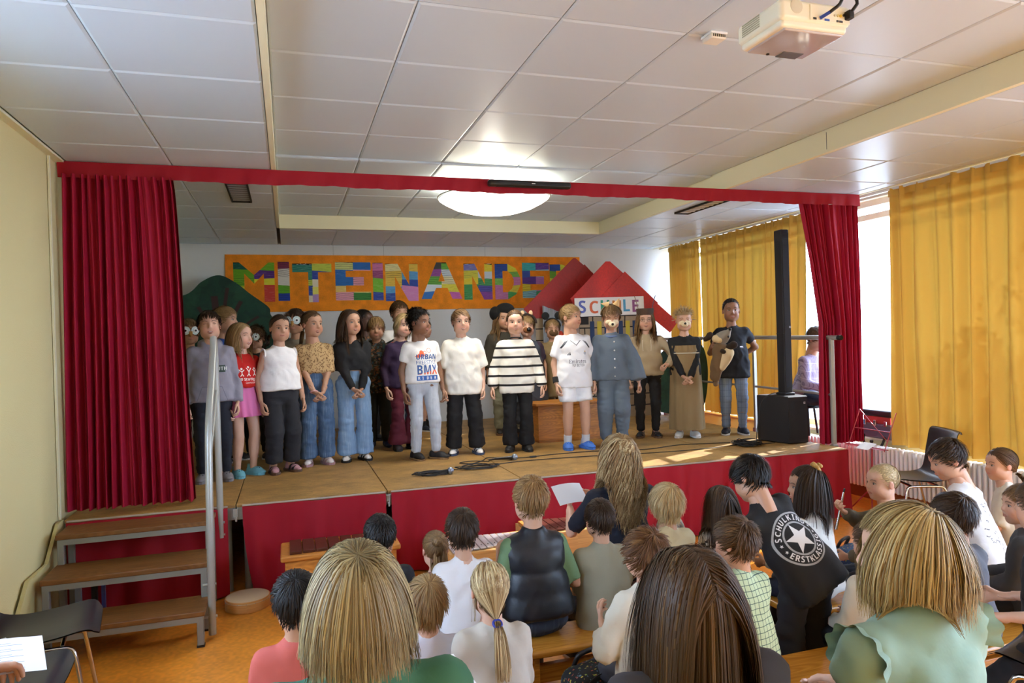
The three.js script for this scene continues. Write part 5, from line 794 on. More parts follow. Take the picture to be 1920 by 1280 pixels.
{ const leo = tile(256, 256, 0.16, (x, w, h) => { const r = rng(8); x.fillStyle = '#b99a6c'; x.fillRect(0, 0, w, h); for (let i = 0; i < 110; i++) { const a = r() * w, b = r() * h; for (const dx of [-w, 0, w]) for (const dy of [-h, 0, h]) { x.fillStyle = '#5d4028'; x.beginPath(); x.ellipse(a + dx, b + dy, 8, 6, a, 0, 7); x.fill(); x.fillStyle = '#a5814f'; x.beginPath(); x.ellipse(a + dx + 2, b + dy, 4, 3, 0, 0, 7); x.fill(); } } });
  const p = ST(1.56, -1.38, 0.12, 1.35, { ...folded, skin: SK.tan, mouth: 0.5, hy: 0.4, hair: { ...TB, c: HC.brown, hi: HC.lbrown, tie: [-0.02, 0.07, -0.11], tails: [{ from: [-0.04, 0.05, -0.09], len: 0.22, n: 24, w: 0.008, spread: 0.02, dir: [-0.6, -1, 0.1] }] }, top: { name: 'patterned_tee', c: '#b99a6c', sl: 0.62, loose: 0.011, hem: 0.095, map: leo }, bottom: { name: 'jeans', c: '#4a6688', map: jeanMid, loose: 0.022, flare: 0.022, rise: 0.11 }, shoes: { style: 'sandal', c: '#b08a8e', sole: '#a5838a', strap: '#b58f92', sock: '#dcd4d2' } }, 'child in a leopard print tee and wide jeans with folded hands');
  mesh('bracelet', new THREE.TorusGeometry(0.031, 0.005, 6, 20).rotateX(1.2).translate(...p.arms[-1][2].toArray()), mat('#d9a9b0', 0.5), p.G); }
ST(1.89, -1.44, 0.12, 1.36, { ...folded, skin: SK.tan, mouth: 0.6, hy: 0.35, hair: { ...LG, c: HC.dbrown, hi: HC.brown, len: 0.28, line: 0.185 }, top: { name: 'top', c: '#0d0d10', sl: 1.98, loose: 0.010, hem: 0.095 }, bottom: { name: 'jeans', c: '#7d9cbd', map: jeanLight, loose: 0.018, flare: 0.036, rise: 0.11 }, shoes: { style: 'sandal', c: '#141416', sole: '#18181a', sock: '#e6e2de' } }, 'child in a black long sleeved top and pale flared jeans');
{ const camo = tile(256, 256, 0.3, (x, w, h) => { const r = rng(12); x.fillStyle = '#3a3428'; x.fillRect(0, 0, w, h); for (let i = 0; i < 260; i++) { const a = r() * w, b = r() * h; x.fillStyle = ['#22241c', '#5b5238', '#6b3f2a', '#2f4a44', '#7b7466', '#8d5a3a', '#1c1d22', '#3d5560'][Math.floor(r() * 8)]; for (const dx of [-w, 0, w]) for (const dy of [-h, 0, h]) { x.beginPath(); x.ellipse(a + dx, b + dy, 5 + (i % 7) * 3, 3 + (i % 5) * 2, i, 0, 7); x.fill(); } } });
  ST(2.19, -2.14, -0.1, 1.31, { skin: SK.tan, mouth: 0.25, hp: 0.12, hair: { ...SH, c: HC.dblond, hi: HC.blond, len: 0.06, fringe: 0.05 }, top: { name: 'hoodie', c: '#3a3428', sl: 1.98, loose: 0.024, hem: -0.08, hood: true, map: camo }, bottom: { c: '#2b2b1f', loose: 0.022 }, shoes: { style: 'sock', c: '#1d2a55' } }, 'child in a camouflage hoodie with a blond fringe');
  ST(2.13, -2.62, 0.5, 1.42, { skin: SK.dark, mouth: 0.2, hy: 0.5, hair: { ...SH, n: 700, len: 0.012, thick: 0.006, c: HC.black, mess: 0.6 }, top: { c: '#2a3326', sl: 0.8, loose: 0.018, map: camo }, bottom: { c: '#141417', loose: 0.02 }, shoes: { style: 'sneaker', c: '#15151a', sole: '#1c1c20', lace: '#e8e8e8' } }, 'dark skinned child with cropped black hair behind the camouflage hoodie'); }
{ const ger = printTex('#e6e4e0', (c, X, Y, k) => { for (const q of [-1, 1]) ['#16161a', '#c22a22', '#e2a51e'].forEach((f, i) => { c.fillStyle = f; c.save(); c.translate(X(q * 0.15), Y(0.27)); c.rotate(q * 0.5); c.fillRect(-0.02 * k, (i - 1.5) * 0.02 * k, 0.1 * k, 0.018 * k); c.restore(); }); });
  ST(2.5, -2.62, 0.15, 1.5, { skin: SK.tan, eyes: 'closed', hair: { ...SH, c: HC.brown, hi: HC.lbrown }, top: { name: 'football_shirt', c: '#e6e4e0', sl: 0.75, loose: 0.018, map: ger, print: 1 }, bottom: { name: 'jeans', c: '#4a6688', map: jeanMid, loose: 0.016 }, shoes: { style: 'sneaker', c: '#202024' } }, 'tall child in a white shirt with black, red and gold stripes at the back'); }
ST(2.40, -1.86, 0.25, 1.33, { skin: SK.fair, mouth: 0.15, hr: -0.25, hp: 0.15, hair: { ...LG, c: HC.blond, hi: HC.pale, len: 0.13, n: 600 }, top: { c: '#2d1838', sl: 1.9, loose: 0.012 }, bottom: { c: '#5a1326', loose: 0.012, flare: 0.045 }, shoes: { style: 'sneaker', c: '#2a2226', sole: '#222' } }, 'blonde child in a purple top and burgundy flared trousers');
{ const bmx = printTex('#e4e2de', (c, X, Y0, k) => { const Y = (y) => Y0(y + 0.035); const W = 0.2 * k, x0 = X(-0.085); c.textAlign = 'left'; c.fillStyle = '#e2603a'; c.beginPath(); c.arc(X(-0.03), Y(0.245), 20, 0, 7); c.fill(); c.beginPath(); c.moveTo(X(-0.09), Y(0.21)); c.lineTo(X(-0.03), Y(0.255)); c.lineTo(X(0.0), Y(0.22)); c.lineTo(X(-0.06), Y(0.2)); c.fill(); c.strokeStyle = '#e2603a'; c.lineWidth = 4; c.beginPath(); c.arc(X(0.04), Y(0.262), 19, 0, 7); c.stroke(); c.beginPath(); c.arc(X(0.0), Y(0.245), 12, 0, 7); c.stroke(); c.fillStyle = '#3c5c96'; c.font = 'bold 62px sans-serif'; c.fillText('URBAN', x0, Y(0.185), W); c.font = '46px sans-serif'; c.fillText('FREESTYLE', x0, Y(0.142), W); c.font = 'bold 118px sans-serif'; c.fillText('BMX', x0, Y(0.052), W); c.fillStyle = '#e2603a'; c.save(); c.beginPath(); c.moveTo(x0, Y(0.05)); c.lineTo(x0 + W, Y(0.095)); c.lineTo(x0 + W, Y(0.045)); c.lineTo(x0, Y(0.045)); c.clip(); c.fillText('BMX', x0, Y(0.052), W); c.restore(); c.fillStyle = '#3560a6'; c.fillRect(x0, Y(0.042), W, 0.042 * k); c.fillStyle = '#e4e2de'; c.font = 'bold 36px sans-serif'; ['R', 'I', 'D', 'E', 'R'].forEach((t, i) => c.fillText(t, x0 + 8 + i * 40, Y(0.008))); });
  ST(2.47, -1.2, 0.2, 1.34, { skin: SK.brown, mouth: 0.55, hy: 0.6, hair: { ...SH, n: 1500, len: 0.028, lift: 0.9, mess: 0.9, thick: 0.02, c: HC.black, comb: undefined, fringe: 0 }, top: { c: '#e4e2de', sl: 0.62, loose: 0.014, hem: 0.008, map: bmx, print: 1 }, bottom: { name: 'jeans', c: '#b4b9c1', map: jeanGrey, loose: 0.008, rise: 0.04, fold: 0.005 }, shoes: { style: 'sneaker', c: '#17171a', sole: '#8a6a44' }, leg: [[0.075, 0.045, 0.03], [-0.05, 0.045, -0.02]], fy: 0.35 }, 'child with curly black hair in a white tee printed with blue and orange lettering'); }
ST(2.86, -3.2, 0.9, 1.32, { skin: SK.tan, mouth: 0.8, hair: { ...SH, c: HC.brown }, top: { c: '#0f1c33', sl: 0.9, loose: 0.016 }, bottom: { name: 'shorts', c: '#13202f', len: 0.85, loose: 0.016 }, socks: { c: '#131316', h: 0.22 }, shoes: { style: 'sneaker', c: '#1a2230', sole: '#b9b3aa' } }, 'child in a navy tee and shorts half hidden behind the printed white tee');
{ const p = ST(2.87, -1.3, -0.16, 1.34, { leg: [[0.085, 0.045, 0], [-0.075, 0.045, -0.01]],  skin: SK.fair, mouth: 0.6, hy: 0.15, hair: { ...SH, c: HC.lbrown, hi: HC.dblond, sweep: 0.5 }, top: { c: '#e9e5da', sl: 0.95, wideSl: 1.5, loose: 0.028, hem: -0.085 }, bottom: { c: '#111114', loose: 0.022, flare: 0.022 }, shoes: { style: 'sandal', c: '#1e2a44', sole: '#3c4a66', sock: '#ece8e2' } }, 'child with glasses in an oversized plain white tee');
  glasses(p, '#8d8478'); }
function glasses(p, c) { const L = []; for (const q of [-1, 1]) { const t = new THREE.TorusGeometry(0.02, 0.0016, 6, 22); t.scale(1, 0.85, 1); t.translate(q * 0.0305, 0.105, 0.088); L.push(t, tube([[q * 0.05, 0.108, 0.085], [q * 0.07, 0.11, 0.05], [q * 0.079, 0.108, -0.01]], 0.0014, 8, 5)); } L.push(bar([-0.0105, 0.108, 0.089], [0.0105, 0.108, 0.089], 0.0015)); p.onHead('glasses_frame', L, mat(c, 0.3, { metalness: 0.6 })); }
{ const str = tile(64, 256, 0.056, (x, w, h) => { x.fillStyle = '#e9e5d8'; x.fillRect(0, 0, w, h); x.fillStyle = '#17171a'; x.fillRect(0, 90, w, 60); }); str.repeat.set(1, 1 / 0.086);
  const p = ST(3.37, -1.24, -0.24, 1.32, { aL: [0.175, 0.46, 0.02], aR: [-0.175, 0.46, 0.02], skin: SK.fair, mouth: 0.65, hair: { ...TB, c: HC.brown, hi: HC.lbrown, part: 0 }, top: { name: 'sweater', c: '#e9e5d8', sl: 2.0, loose: 0.022, hem: -0.085, bag: 0.008, map: str }, bottom: { c: '#0c0c0f', loose: 0.012, flare: 0.03, rise: 0.06 }, shoes: { style: 'sneaker', c: '#131315', sole: '#1c1c1e' } }, 'child in a cream sweater with black stripes');
  mesh('choker', new THREE.TorusGeometry(0.05, 0.006, 6, 26).rotateX(1.5).translate(...p.tp(0, 0.3 * p.H, 0.006).toArray()), mat('#1d1a1a', 0.6), p.G); }
// dark furry dog costume
{ const p = ST(3.74, -1.98, -0.25, 1.29, { skin: SK.light, mouth: 0.1, eyes: 'closed', hair: { ...SH, c: HC.dblond, line: 0.17 }, top: [{ c: '#3a2c3e', sl: 0.75, loose: 0.014 }, { name: 'tunic', c: '#3d4350', sl: 0, loose: 0.024, hem: -0.2, flare: 0.03 }], bottom: { c: '#2c2f36', loose: 0.034, len: 1.6, flare: 0.02 }, shoes: { style: 'sandal', c: '#3a2a22', sock: '#6e4a3a', sole: '#3a2f28' } }, 'child with a black dog nose mask in a slate blue tunic behind the striped sweater');
  p.onHead('dog_mask', [new THREE.SphereGeometry(1, 20, 14).scale(0.05, 0.036, 0.03).translate(0, 0.07, 0.072)], mat('#7a4a28', 0.9)); p.onHead('dog_nose', [new THREE.SphereGeometry(0.024, 16, 12).translate(0.012, 0.074, 0.112)], mat('#141414', 0.25));
  for (const q of [-1, 1]) p.onHead('ear', [new THREE.SphereGeometry(1, 14, 10).scale(0.022, 0.03, 0.012).translate(q * 0.045, 0.25, 0.0)], mat('#d8b48c', 0.9)); p.onHead('hairband', [new THREE.TorusGeometry(0.098, 0.014, 8, 24, Math.PI).translate(0, 0.14, 0)], mat('#2c1c14', 0.9)); }
{ const p = ST(3.62, -2.42, 0.0, 1.4, { skin: SK.tan, hair: { ...LG, c: HC.lbrown, hi: HC.dblond, curl: 0.012, len: 0.36 }, top: { name: 'cape', c: '#3c372c', sl: 1.5, loose: 0.04, hem: -0.1, flare: 0.04 }, bottom: { c: '#7d7c68', loose: 0.026 }, shoes: { style: 'sandal', c: '#3a2a20', sole: '#6a4a30', sock: '#2a241f' } }, 'child in a dark cape and black feathered bird cap behind the striped sweater');
  p.onHead('bird_cap', [new THREE.SphereGeometry(1, 24, 16).scale(0.1, 0.075, 0.115).translate(0.02, 0.2, -0.015), new THREE.SphereGeometry(1, 20, 14).scale(0.06, 0.075, 0.09).translate(-0.085, 0.165, -0.02)], mat('#0e0c0c', 0.95)); }
{ const p = ST(4.08, -2.12, -0.2, 1.25, { skin: SK.tan, eyes: 'closed', hair: { ...SH, c: HC.dblond, hi: HC.lbrown }, top: { name: 'tunic', c: '#85714c', sl: 1.7, loose: 0.03, hem: -0.17, flare: 0.03, wideSl: 1.3 }, bottom: { c: '#85714c', loose: 0.02, len: 1.6 }, shoes: { style: 'sandal', c: '#40302a', sock: '#a07a60', sole: '#40302a' } }, 'child in a sand coloured tunic with round black ears and a brown mask');
  for (const q of [-1, 1]) p.onHead('ear', [new THREE.SphereGeometry(1, 18, 12).scale(0.045, 0.045, 0.014).translate(q * 0.075, 0.265, -0.02)], mat('#0d0d0e', 0.9)); p.onHead('hairband', [new THREE.TorusGeometry(0.095, 0.008, 6, 24, Math.PI).translate(0, 0.14, -0.02)], mat('#101012', 0.8));
  p.onHead('mask', [new THREE.SphereGeometry(1, 20, 14).scale(0.054, 0.042, 0.034).translate(0, 0.07, 0.066)], mat('#5a4020', 0.8)); }
{ const kit = printTex('#e6e7ea', (c, X, Y, k) => { c.fillStyle = '#1c2230'; c.font = '48px serif'; c.fillText('Emirates', X(0.005), Y(0.125), 0.17 * k); c.font = '33px sans-serif'; c.fillText('FLY BETTER', X(0.01), Y(0.094), 0.12 * k); for (const [a, h] of [[0, 10], [11, 19], [22, 28]]) { c.beginPath(); c.moveTo(X(-0.085) + a - 4, Y(0.2)); c.lineTo(X(-0.085) + a - 4 + 9, Y(0.2)); c.lineTo(X(-0.085) + a + 1, Y(0.2) - h); c.lineTo(X(-0.085) + a - 4, Y(0.2) - h + 3); c.fill(); } c.strokeStyle = '#3c4a78'; c.lineWidth = 3; c.beginPath(); c.arc(X(0.085), Y(0.215), 12, 0, 7); c.stroke(); c.font = 'bold 16px serif'; c.fillText('M', X(0.085), Y(0.21)); c.fillStyle = '#d49a2c'; c.beginPath(); c.arc(X(0.085), Y(0.232), 6, 0, 7); c.fill(); c.strokeStyle = '#1c2230'; c.lineWidth = 5; for (const q of [-1, 1]) for (let i = 0; i < 3; i++) { c.beginPath(); c.moveTo(X(q * (0.075 + i * 0.013)), Y(0.335 - i * 0.005)); c.lineTo(X(q * (0.135 + i * 0.006)), Y(0.265 + i * 0.0)); c.stroke(); } c.beginPath(); c.moveTo(X(-0.05), Y(0.335)); c.lineTo(X(0), Y(0.29)); c.lineTo(X(0.05), Y(0.335)); c.stroke(); });
  const sho = printTex('#e6e7ea', (c, X, Y, k) => { c.strokeStyle = '#3c4a78'; c.lineWidth = 3; c.fillStyle = '#2c355c'; c.beginPath(); c.arc(X(-0.07), Y(-0.075), 13, 0, 7); c.stroke(); c.font = 'bold 18px serif'; c.fillText('M', X(-0.07), Y(-0.081)); c.fillStyle = '#d49a2c'; c.beginPath(); c.arc(X(-0.07), Y(-0.052), 7, 0, 7); c.fill(); c.fillStyle = '#1c2230'; c.font = 'bold 60px sans-serif'; c.fillText('5', X(0.085), Y(-0.045)); c.beginPath(); c.moveTo(X(0.07), Y(-0.09)); c.lineTo(X(0.1), Y(-0.09)); c.lineTo(X(0.09), Y(-0.07)); c.fill(); });
  const p = ST(3.89, -1.1, -0.05, 1.36, { skin: SK.light, mouth: 0.2, hy: 0.65, hair: { ...SH, c: HC.dblond, hi: HC.blond }, top: { name: 'football_shirt', c: '#e6e7ea', sl: 0.72, wideSl: 1.2, loose: 0.02, hem: -0.075, map: kit, print: 1 }, bottom: { name: 'shorts', c: '#e6e7ea', len: 0.72, loose: 0.02, flare: 0.01, map: sho, print: 1 }, socks: { c: '#c3c3c4', h: 0.24 }, shoes: { style: 'clog', c: '#3f73c8', sock: '#c3c3c4', hole: '#27488a' }, leg: [[0.07, 0.045, 0.01], [-0.055, 0.045, -0.01]] }, 'child in a white football kit and bright blue clogs looking sideways');
  const band = (q, c, a, b) => { const [, e, w] = p.arms[q]; mesh('wristband', bar(e.clone().lerp(w, a).toArray(), e.clone().lerp(w, b).toArray(), 0.031, 0.0295, 18), fabric(c), p.G); };
  band(-1, '#22201f', 0.68, 0.95); band(1, '#cfae45', 0.66, 0.76); band(1, '#b02a22', 0.76, 0.86); band(1, '#161616', 0.86, 0.97); }
{ const p = ST(4.27, -1.06, -0.35, 1.34, { skin: SK.tan, eyes: 'closed', hp: 0.28, hair: { ...SH, c: HC.lbrown, hi: HC.dblond }, aL: [0.185, 0.44, 0.02], aR: [-0.165, 0.455, 0.03], hL: [1, 0, -0.3], hR: [-1, 0, -0.3], curl: 0.9, top: { name: 'onesie_top', c: '#5d6975', sl: 1.9, loose: 0.030, gl: 0.018, hem: -0.03, bag: 0.03, wideSl: 1.2 }, bottom: { name: 'onesie_legs', c: '#5d6975', loose: 0.030, flare: -0.008 }, shoes: { style: 'sock', c: '#3d4f70' } }, 'child in a grey blue wolf onesie with a cream muzzle mask looking down');
  for (let i = 0; i < 5; i++) mesh('button', new THREE.SphereGeometry(0.008, 8, 6).translate(...p.tp(0.012, (0.24 - i * 0.06) * p.H, (0.095 + 0.008 * Math.sin(i)) * p.H * 0.92).toArray()), mat('#d8d8d8', 0.4), p.G);
  mesh('collar', new THREE.TorusGeometry(0.062, 0.012, 8, 28).rotateX(1.75).translate(...p.tp(0, 0.283 * p.H, 0.0).toArray()), fabric('#5c6f93'), p.G);
  muzzle(p, '#dccdac'); p.onHead('hairband', [new THREE.TorusGeometry(0.096, 0.007, 6, 24, Math.PI).translate(0, 0.135, 0.0)], mat('#6a5a44', 0.8));
  for (const q of [-1, 1]) { p.onHead('ear', [new THREE.ConeGeometry(0.034, 0.075, 14).scale(1, 1, 0.5).rotateZ(-q * 0.45 + (q > 0 ? 0 : 0.9)).translate(q * 0.06, q > 0 ? 0.255 : 0.235, 0.0)], mat('#d2b07c', 0.9)); } }
function muzzle(p, c) { p.onHead('muzzle_mask', [new THREE.SphereGeometry(1, 22, 16).scale(0.062, 0.03, 0.026).translate(0, 0.08, 0.07), new THREE.SphereGeometry(1, 20, 14).scale(0.034, 0.028, 0.036).translate(0, 0.066, 0.09)], mat(c, 0.85)); p.onHead('nose', [new THREE.SphereGeometry(0.012, 12, 10).translate(0, 0.075, 0.127)], mat('#0e0e0e', 0.25)); }
{ const p = ST(4.84, -1.44, -0.42, 1.32, { wide: 1.08, skin: SK.fair, mouth: 0.9, hair: { ...LG, c: HC.lbrown, hi: HC.dblond, curl: 0.014, len: 0.36, n: 800, grav: 20 }, aL: [0.15, 0.56, 0.09], hL: [1, -0.5, -0.4], curl: 0.9, top: { name: 'hoodie', c: '#ad9c7f', sl: 1.95, loose: 0.018, hem: -0.02, hood: true }, bottom: { name: 'leggings', c: '#0f0f12', loose: 0.006 }, shoes: { style: 'sandal', c: '#4a3020', sole: '#5a3f2a', sock: '#22262e' } }, 'child with glasses in a cream hoodie and a brown paper crown with antennae');
  glasses(p, '#2a2422'); p.onHead('paper_crown', [new THREE.CylinderGeometry(0.098, 0.092, 0.07, 32, 1, true).scale(0.92, 1, 1.05).translate(0, 0.19, -0.012)], mat('#4a3a30', 0.85));
  for (const q of [-1, 1]) { p.onHead('antenna', [tube([[q * 0.07, 0.22, 0.02], [q * 0.085, 0.29, 0.02], [q * 0.105, 0.355, 0.025]], 0.004, 12, 6)], mat(q < 0 ? '#8a7a5a' : '#33384a', 0.6)); mesh('drawstring', tube([p.tp(q * 0.03 * p.H, 0.255 * p.H, 0.08 * p.H).toArray(), p.tp(q * 0.032 * p.H, 0.21 * p.H, 0.088 * p.H).toArray(), p.tp(q * 0.03 * p.H, 0.17 * p.H, 0.09 * p.H).toArray()], 0.0035, 8, 5), fabric('#cfc6b2'), p.G); } }
{ const p = ST(5.18, -1.26, -0.45, 1.3, { ...folded, skin: SK.light, eyes: 'closed', top: { name: 'black_top', c: '#101012', sl: 1.96, loose: 0.012, hem: -0.02 }, bottom: { type: 'skirt', name: 'tan_dress', c: '#8d7550', rise: 0.2, r0: 0.1, to: 0.065, flare: 0.135, pleats: 9, amp: 0.045, pow: 0.6 }, shoes: { style: 'sneaker', c: '#ddd9d2', sole: '#e6e4de' } }, 'child with a spiky hedgehog cap and cream mask in a long tan dress');
  muzzle(p, '#dcc9a4'); mesh('cord', new THREE.TorusGeometry(0.148, 0.006, 6, 40).rotateX(Math.PI / 2).scale(1, 1, 0.84).translate(...p.tp(0, 0.155 * p.H, 0).toArray()), fabric('#c9bfa8'), p.G);
  mesh('gathered_edge', sheet(80, 3, (u, v) => { const a = u * 6.2832, r = 0.138 + 0.012 * Math.sin(a * 17) * (1 - v) + 0.006 * v, o = p.tp(0, 0.2 * p.H, 0); return [o.x + Math.cos(a) * r, o.y + 0.02 - v * 0.06, o.z + Math.sin(a) * r * 0.84]; }, true), fabric('#8d7550'), p.G);
  const r = rng(3), sp = []; for (let i = 0; i < 320; i++) { const z = r() * 2 - 1, a = r() * 6.28, s = Math.sqrt(1 - z * z), d = V(s * Math.cos(a), z, s * Math.sin(a)); if (d.y < -0.25 || (d.z > 0.35 && d.y < 0.45)) continue; const q = V(d.x * 0.09, 0.14 + d.y * 0.097, -0.014 + d.z * 0.108), e = q.clone().addScaledVector(d, 0.034); e.x += (r() - 0.5) * 0.014; e.y += (r() - 0.5) * 0.014; sp.push(bar(q.toArray(), e.toArray(), 0.004, 0.0012, 5)); }
  p.onHead('cap_spines', sp, mat('#a98f66', 0.8)).userData.kind = 'stuff'; p.onHead('cap', [new THREE.SphereGeometry(1, 28, 18, 0, 6.2832, 0, 1.35).scale(0.09, 0.098, 0.108).translate(0, 0.142, -0.016)], mat('#8a7250', 0.9)); }
{ const tee = printTex('#11131a', (c, X, Y) => { c.fillStyle = '#d8dade'; c.beginPath(); c.ellipse(X(0.085), Y(0.2), 12, 6, 0, 0, 7); c.fill(); c.fillRect(X(0.065), Y(0.205), 10, 14); c.fillRect(X(0.095), Y(0.2), 5, 16); c.fillRect(X(0.083), Y(0.2), 5, 16); });
  const chk = tile(128, 128, 0.06, (x, w, h) => { x.fillStyle = '#75808f'; x.fillRect(0, 0, w, h); x.fillStyle = '#5f6a7a'; x.fillRect(0, 0, 12, h); x.fillRect(0, 0, w, 10); x.fillStyle = '#96a0ad'; x.fillRect(60, 0, 5, h); });
  const p = ST(5.70, -1.2, -0.48, 1.4, { skin: SK.brown.map((c, i) => c * 1.25), mouth: 0.6, hair: { ...TB, c: HC.black, hi: HC.dbrown, tie: [0, 0.14, -0.12], line: 0.185, buns: [{ at: [0, 0.15, -0.125], r: 0.026 }] }, aR: [-0.15, 0.645, 0.09], hR: [-0.4, -1, -0.3], aL: [0.06, 0.56, -0.1], hL: [1, 0, -0.2], top: { c: '#11131a', sl: 0.55, loose: 0.016, hem: -0.085, map: tee, print: 1 }, bottom: { name: 'leggings', c: '#75808f', map: chk, loose: 0.006 }, shoes: { style: 'sneaker', c: '#151a28', sole: '#c9c6c0' } }, 'dark haired child in a black tee holding a furry hand puppet');
  // hand puppet on the right arm
  const t = thing('hand_puppet', 'brown and cream furry animal puppet on the arm of the child in black', 'puppet', [5.45, 1.50, -1.0], -0.45), F = new Field([-0.2, -0.3, -0.15], [0.2, 0.25, 0.2], 0.009), _s = t.scale.setScalar(1.25), fur = mat('#6b5236', 0.95), cream = mat('#cdb58c', 0.95), dk = mat('#2e2118', 0.95);
  const blob = (n, list, m) => { const f = new Field([-0.22, -0.32, -0.16], [0.22, 0.26, 0.22], 0.0095); for (const [a, b, ra, rb] of list) f.cap(V(...a), V(...b), ra, rb, 0.02); const g = f.net(); crease(g, 0.006, 0, n.length); return mesh(n, g, m, t); };
  blob('torso', [[[-0.06, -0.22, 0], [-0.02, -0.02, 0.02], 0.045, 0.06]], fur); blob('belly', [[[-0.015, -0.15, 0.035], [0.03, -0.05, 0.05], 0.03, 0.05]], cream); blob('head', [[[-0.01, 0.07, 0.03], [0.02, 0.1, 0.07], 0.052, 0.035], [[0.02, 0.1, 0.07], [0.035, 0.13, 0.1], 0.03, 0.02]], mat('#8a8276', 0.95)); blob('cheek', [[[-0.055, 0.07, 0.05], [-0.03, 0.06, 0.07], 0.028, 0.024]], cream);
  blob('ear', [[[-0.09, 0.1, 0], [-0.13, 0.07, 0], 0.024, 0.02]], dk); blob('paw', [[[0.04, 0.0, 0.06], [0.075, 0.02, 0.08], 0.022, 0.026]], dk); blob('paw', [[[-0.02, -0.02, 0.07], [-0.01, -0.03, 0.09], 0.02, 0.022]], dk); blob('tail', [[[-0.07, -0.2, -0.02], [-0.06, -0.29, 0], 0.03, 0.02]], fur);
  mesh('nose', new THREE.SphereGeometry(0.012, 10, 8), mat('#111', 0.3), t, [0.042, 0.142, 0.118]); mesh('eye', new THREE.SphereGeometry(0.009, 10, 8), mat('#0c0c0c', 0.2), t, [0.03, 0.085, 0.105]); }
// back row on the left: owls and a boy in blue
function owl(p) { for (const q of [-1, 1]) { const z = 0.088; p.onHead('owl_eye', [new THREE.CylinderGeometry(0.036, 0.036, 0.006, 28).rotateX(Math.PI / 2).rotateY(q * 0.35).translate(q * 0.038, 0.118, z)], mat('#cfe0e2', 0.8)); p.onHead('owl_iris', [new THREE.CylinderGeometry(0.02, 0.02, 0.006, 20).rotateX(Math.PI / 2).rotateY(q * 0.35).translate(q * 0.04, 0.118, z + 0.004)], mat('#e9eef0', 0.8)); p.onHead('owl_pupil', [new THREE.CylinderGeometry(0.009, 0.009, 0.006, 14).rotateX(Math.PI / 2).rotateY(q * 0.35).translate(q * 0.041, 0.118, z + 0.008)], mat('#171510', 0.5));
    const r = rng(q + 9), f = []; for (let i = 0; i < 60; i++) { const a = r() * 6.28, e = 0.03 + 0.03 * r(); f.push(bar([q * 0.04 + Math.cos(a) * 0.036, 0.125 + Math.sin(a) * 0.036, z - 0.006], [q * 0.045 + Math.cos(a) * (0.036 + e * 0.5) , 0.128 + Math.sin(a) * (0.036 + e * 0.6), z - 0.01 - 0.01 * r()], 0.005, 0.001, 4)); } p.onHead('owl_feathers', f, mat('#4a3220', 0.95)).userData.kind = 'stuff'; }
  p.onHead('owl_mask', [new THREE.SphereGeometry(1, 22, 16).scale(0.074, 0.055, 0.03).translate(0, 0.112, 0.062)], mat('#9a6f3e', 0.85)); p.onHead('owl_beak', [new THREE.ConeGeometry(0.02, 0.05, 10).rotateX(2.7).translate(0, 0.082, 0.1)], mat('#b98a48', 0.7)); }
ST(0.80, -1.95, 0.85, 1.43, { skin: SK.tan, hair: { ...SH, c: HC.dblond, hi: HC.blond, sweep: 0.3 }, hy: 0.4, top: { c: '#1b3f86', sl: 0.7, loose: 0.016 }, bottom: { c: '#1c2230', loose: 0.016 } }, 'blond child in a blue shirt behind the grey hoodie, facing right');
owl(ST(0.52, -1.7, 0.25, 1.31, { skin: SK.tan, hair: { ...SH, c: HC.lbrown }, top: { c: '#6d5030', sl: 1.9, loose: 0.024 }, bottom: { c: '#332a20', loose: 0.02 } }, 'child with an owl mask half hidden by the left stage curtain'));
owl(ST(1.06, -2.0, -0.35, 1.24, { skin: SK.tan, hair: { ...SH, c: HC.brown, len: 0.05, lift: 0.5, mess: 0.6 }, top: { c: '#131316', sl: 0.8, loose: 0.016 }, bottom: { c: '#18181c', loose: 0.016 } }, 'child with an owl mask and black shirt between the red jersey and white blouse'));
owl(ST(1.42, -2.0, -0.3, 1.4, { skin: SK.tan, hair: { ...SH, c: HC.dbrown, len: 0.06 }, top: { c: '#7d7462', sl: 0.8, loose: 0.018 }, bottom: { name: 'shorts', c: '#716a52', loose: 0.02, len: 0.95 }, shoes: { style: 'sandal', c: '#2a2320', sock: '#8a6048' } }, 'child with an owl mask and khaki clothes behind the leopard print tee'));
{ const pl = tile(128, 128, 0.07, (x, w, h) => { x.fillStyle = '#a295ab'; x.fillRect(0, 0, w, h); x.fillStyle = '#7c7088'; for (let i = 0; i < 4; i++) x.fillRect(i * 32, 0, 7, h); x.fillStyle = '#c4b8c8'; x.fillRect(0, 20, w, 8); });
  const t = thing('stool', 'low dark stool behind the loudspeaker at the window', 'stool', [6.3, 0.6, -0.85]); mesh('seat', lathe([[0, 0.3], [0.15, 0.3], [0.16, 0.285], [0.15, 0.27], [0, 0.27]], 24), M.black, t); for (let i = 0; i < 3; i++) { const a = i * 2.09; mesh('leg', bar([0.1 * Math.cos(a), 0.27, 0.1 * Math.sin(a)], [0.14 * Math.cos(a), 0, 0.14 * Math.sin(a)], 0.012), M.black, t); }
  person({ at: [6.3, ground, -0.85], yaw: 0.3, H: 1.38, seat: 0.3, seed: 90, lean: 0.25, hp: 0.3, leg: [[0.06, 0.045, 0.2], [-0.06, 0.045, 0.2]], aL: [0.08, 0.34, 0.22], aR: [-0.08, 0.34, 0.22], skin: SK.tan, hair: { ...SH, c: HC.brown }, top: { name: 'plaid_shirt', c: '#a295ab', sl: 1.9, loose: 0.018, map: pl }, bottom: { name: 'jeans', c: '#27364e', map: jeanDark, loose: 0.014 }, shoes: { style: 'sneaker', c: '#1c2740' } }, 'person in a lilac plaid shirt sitting by the window behind the loudspeaker'); }
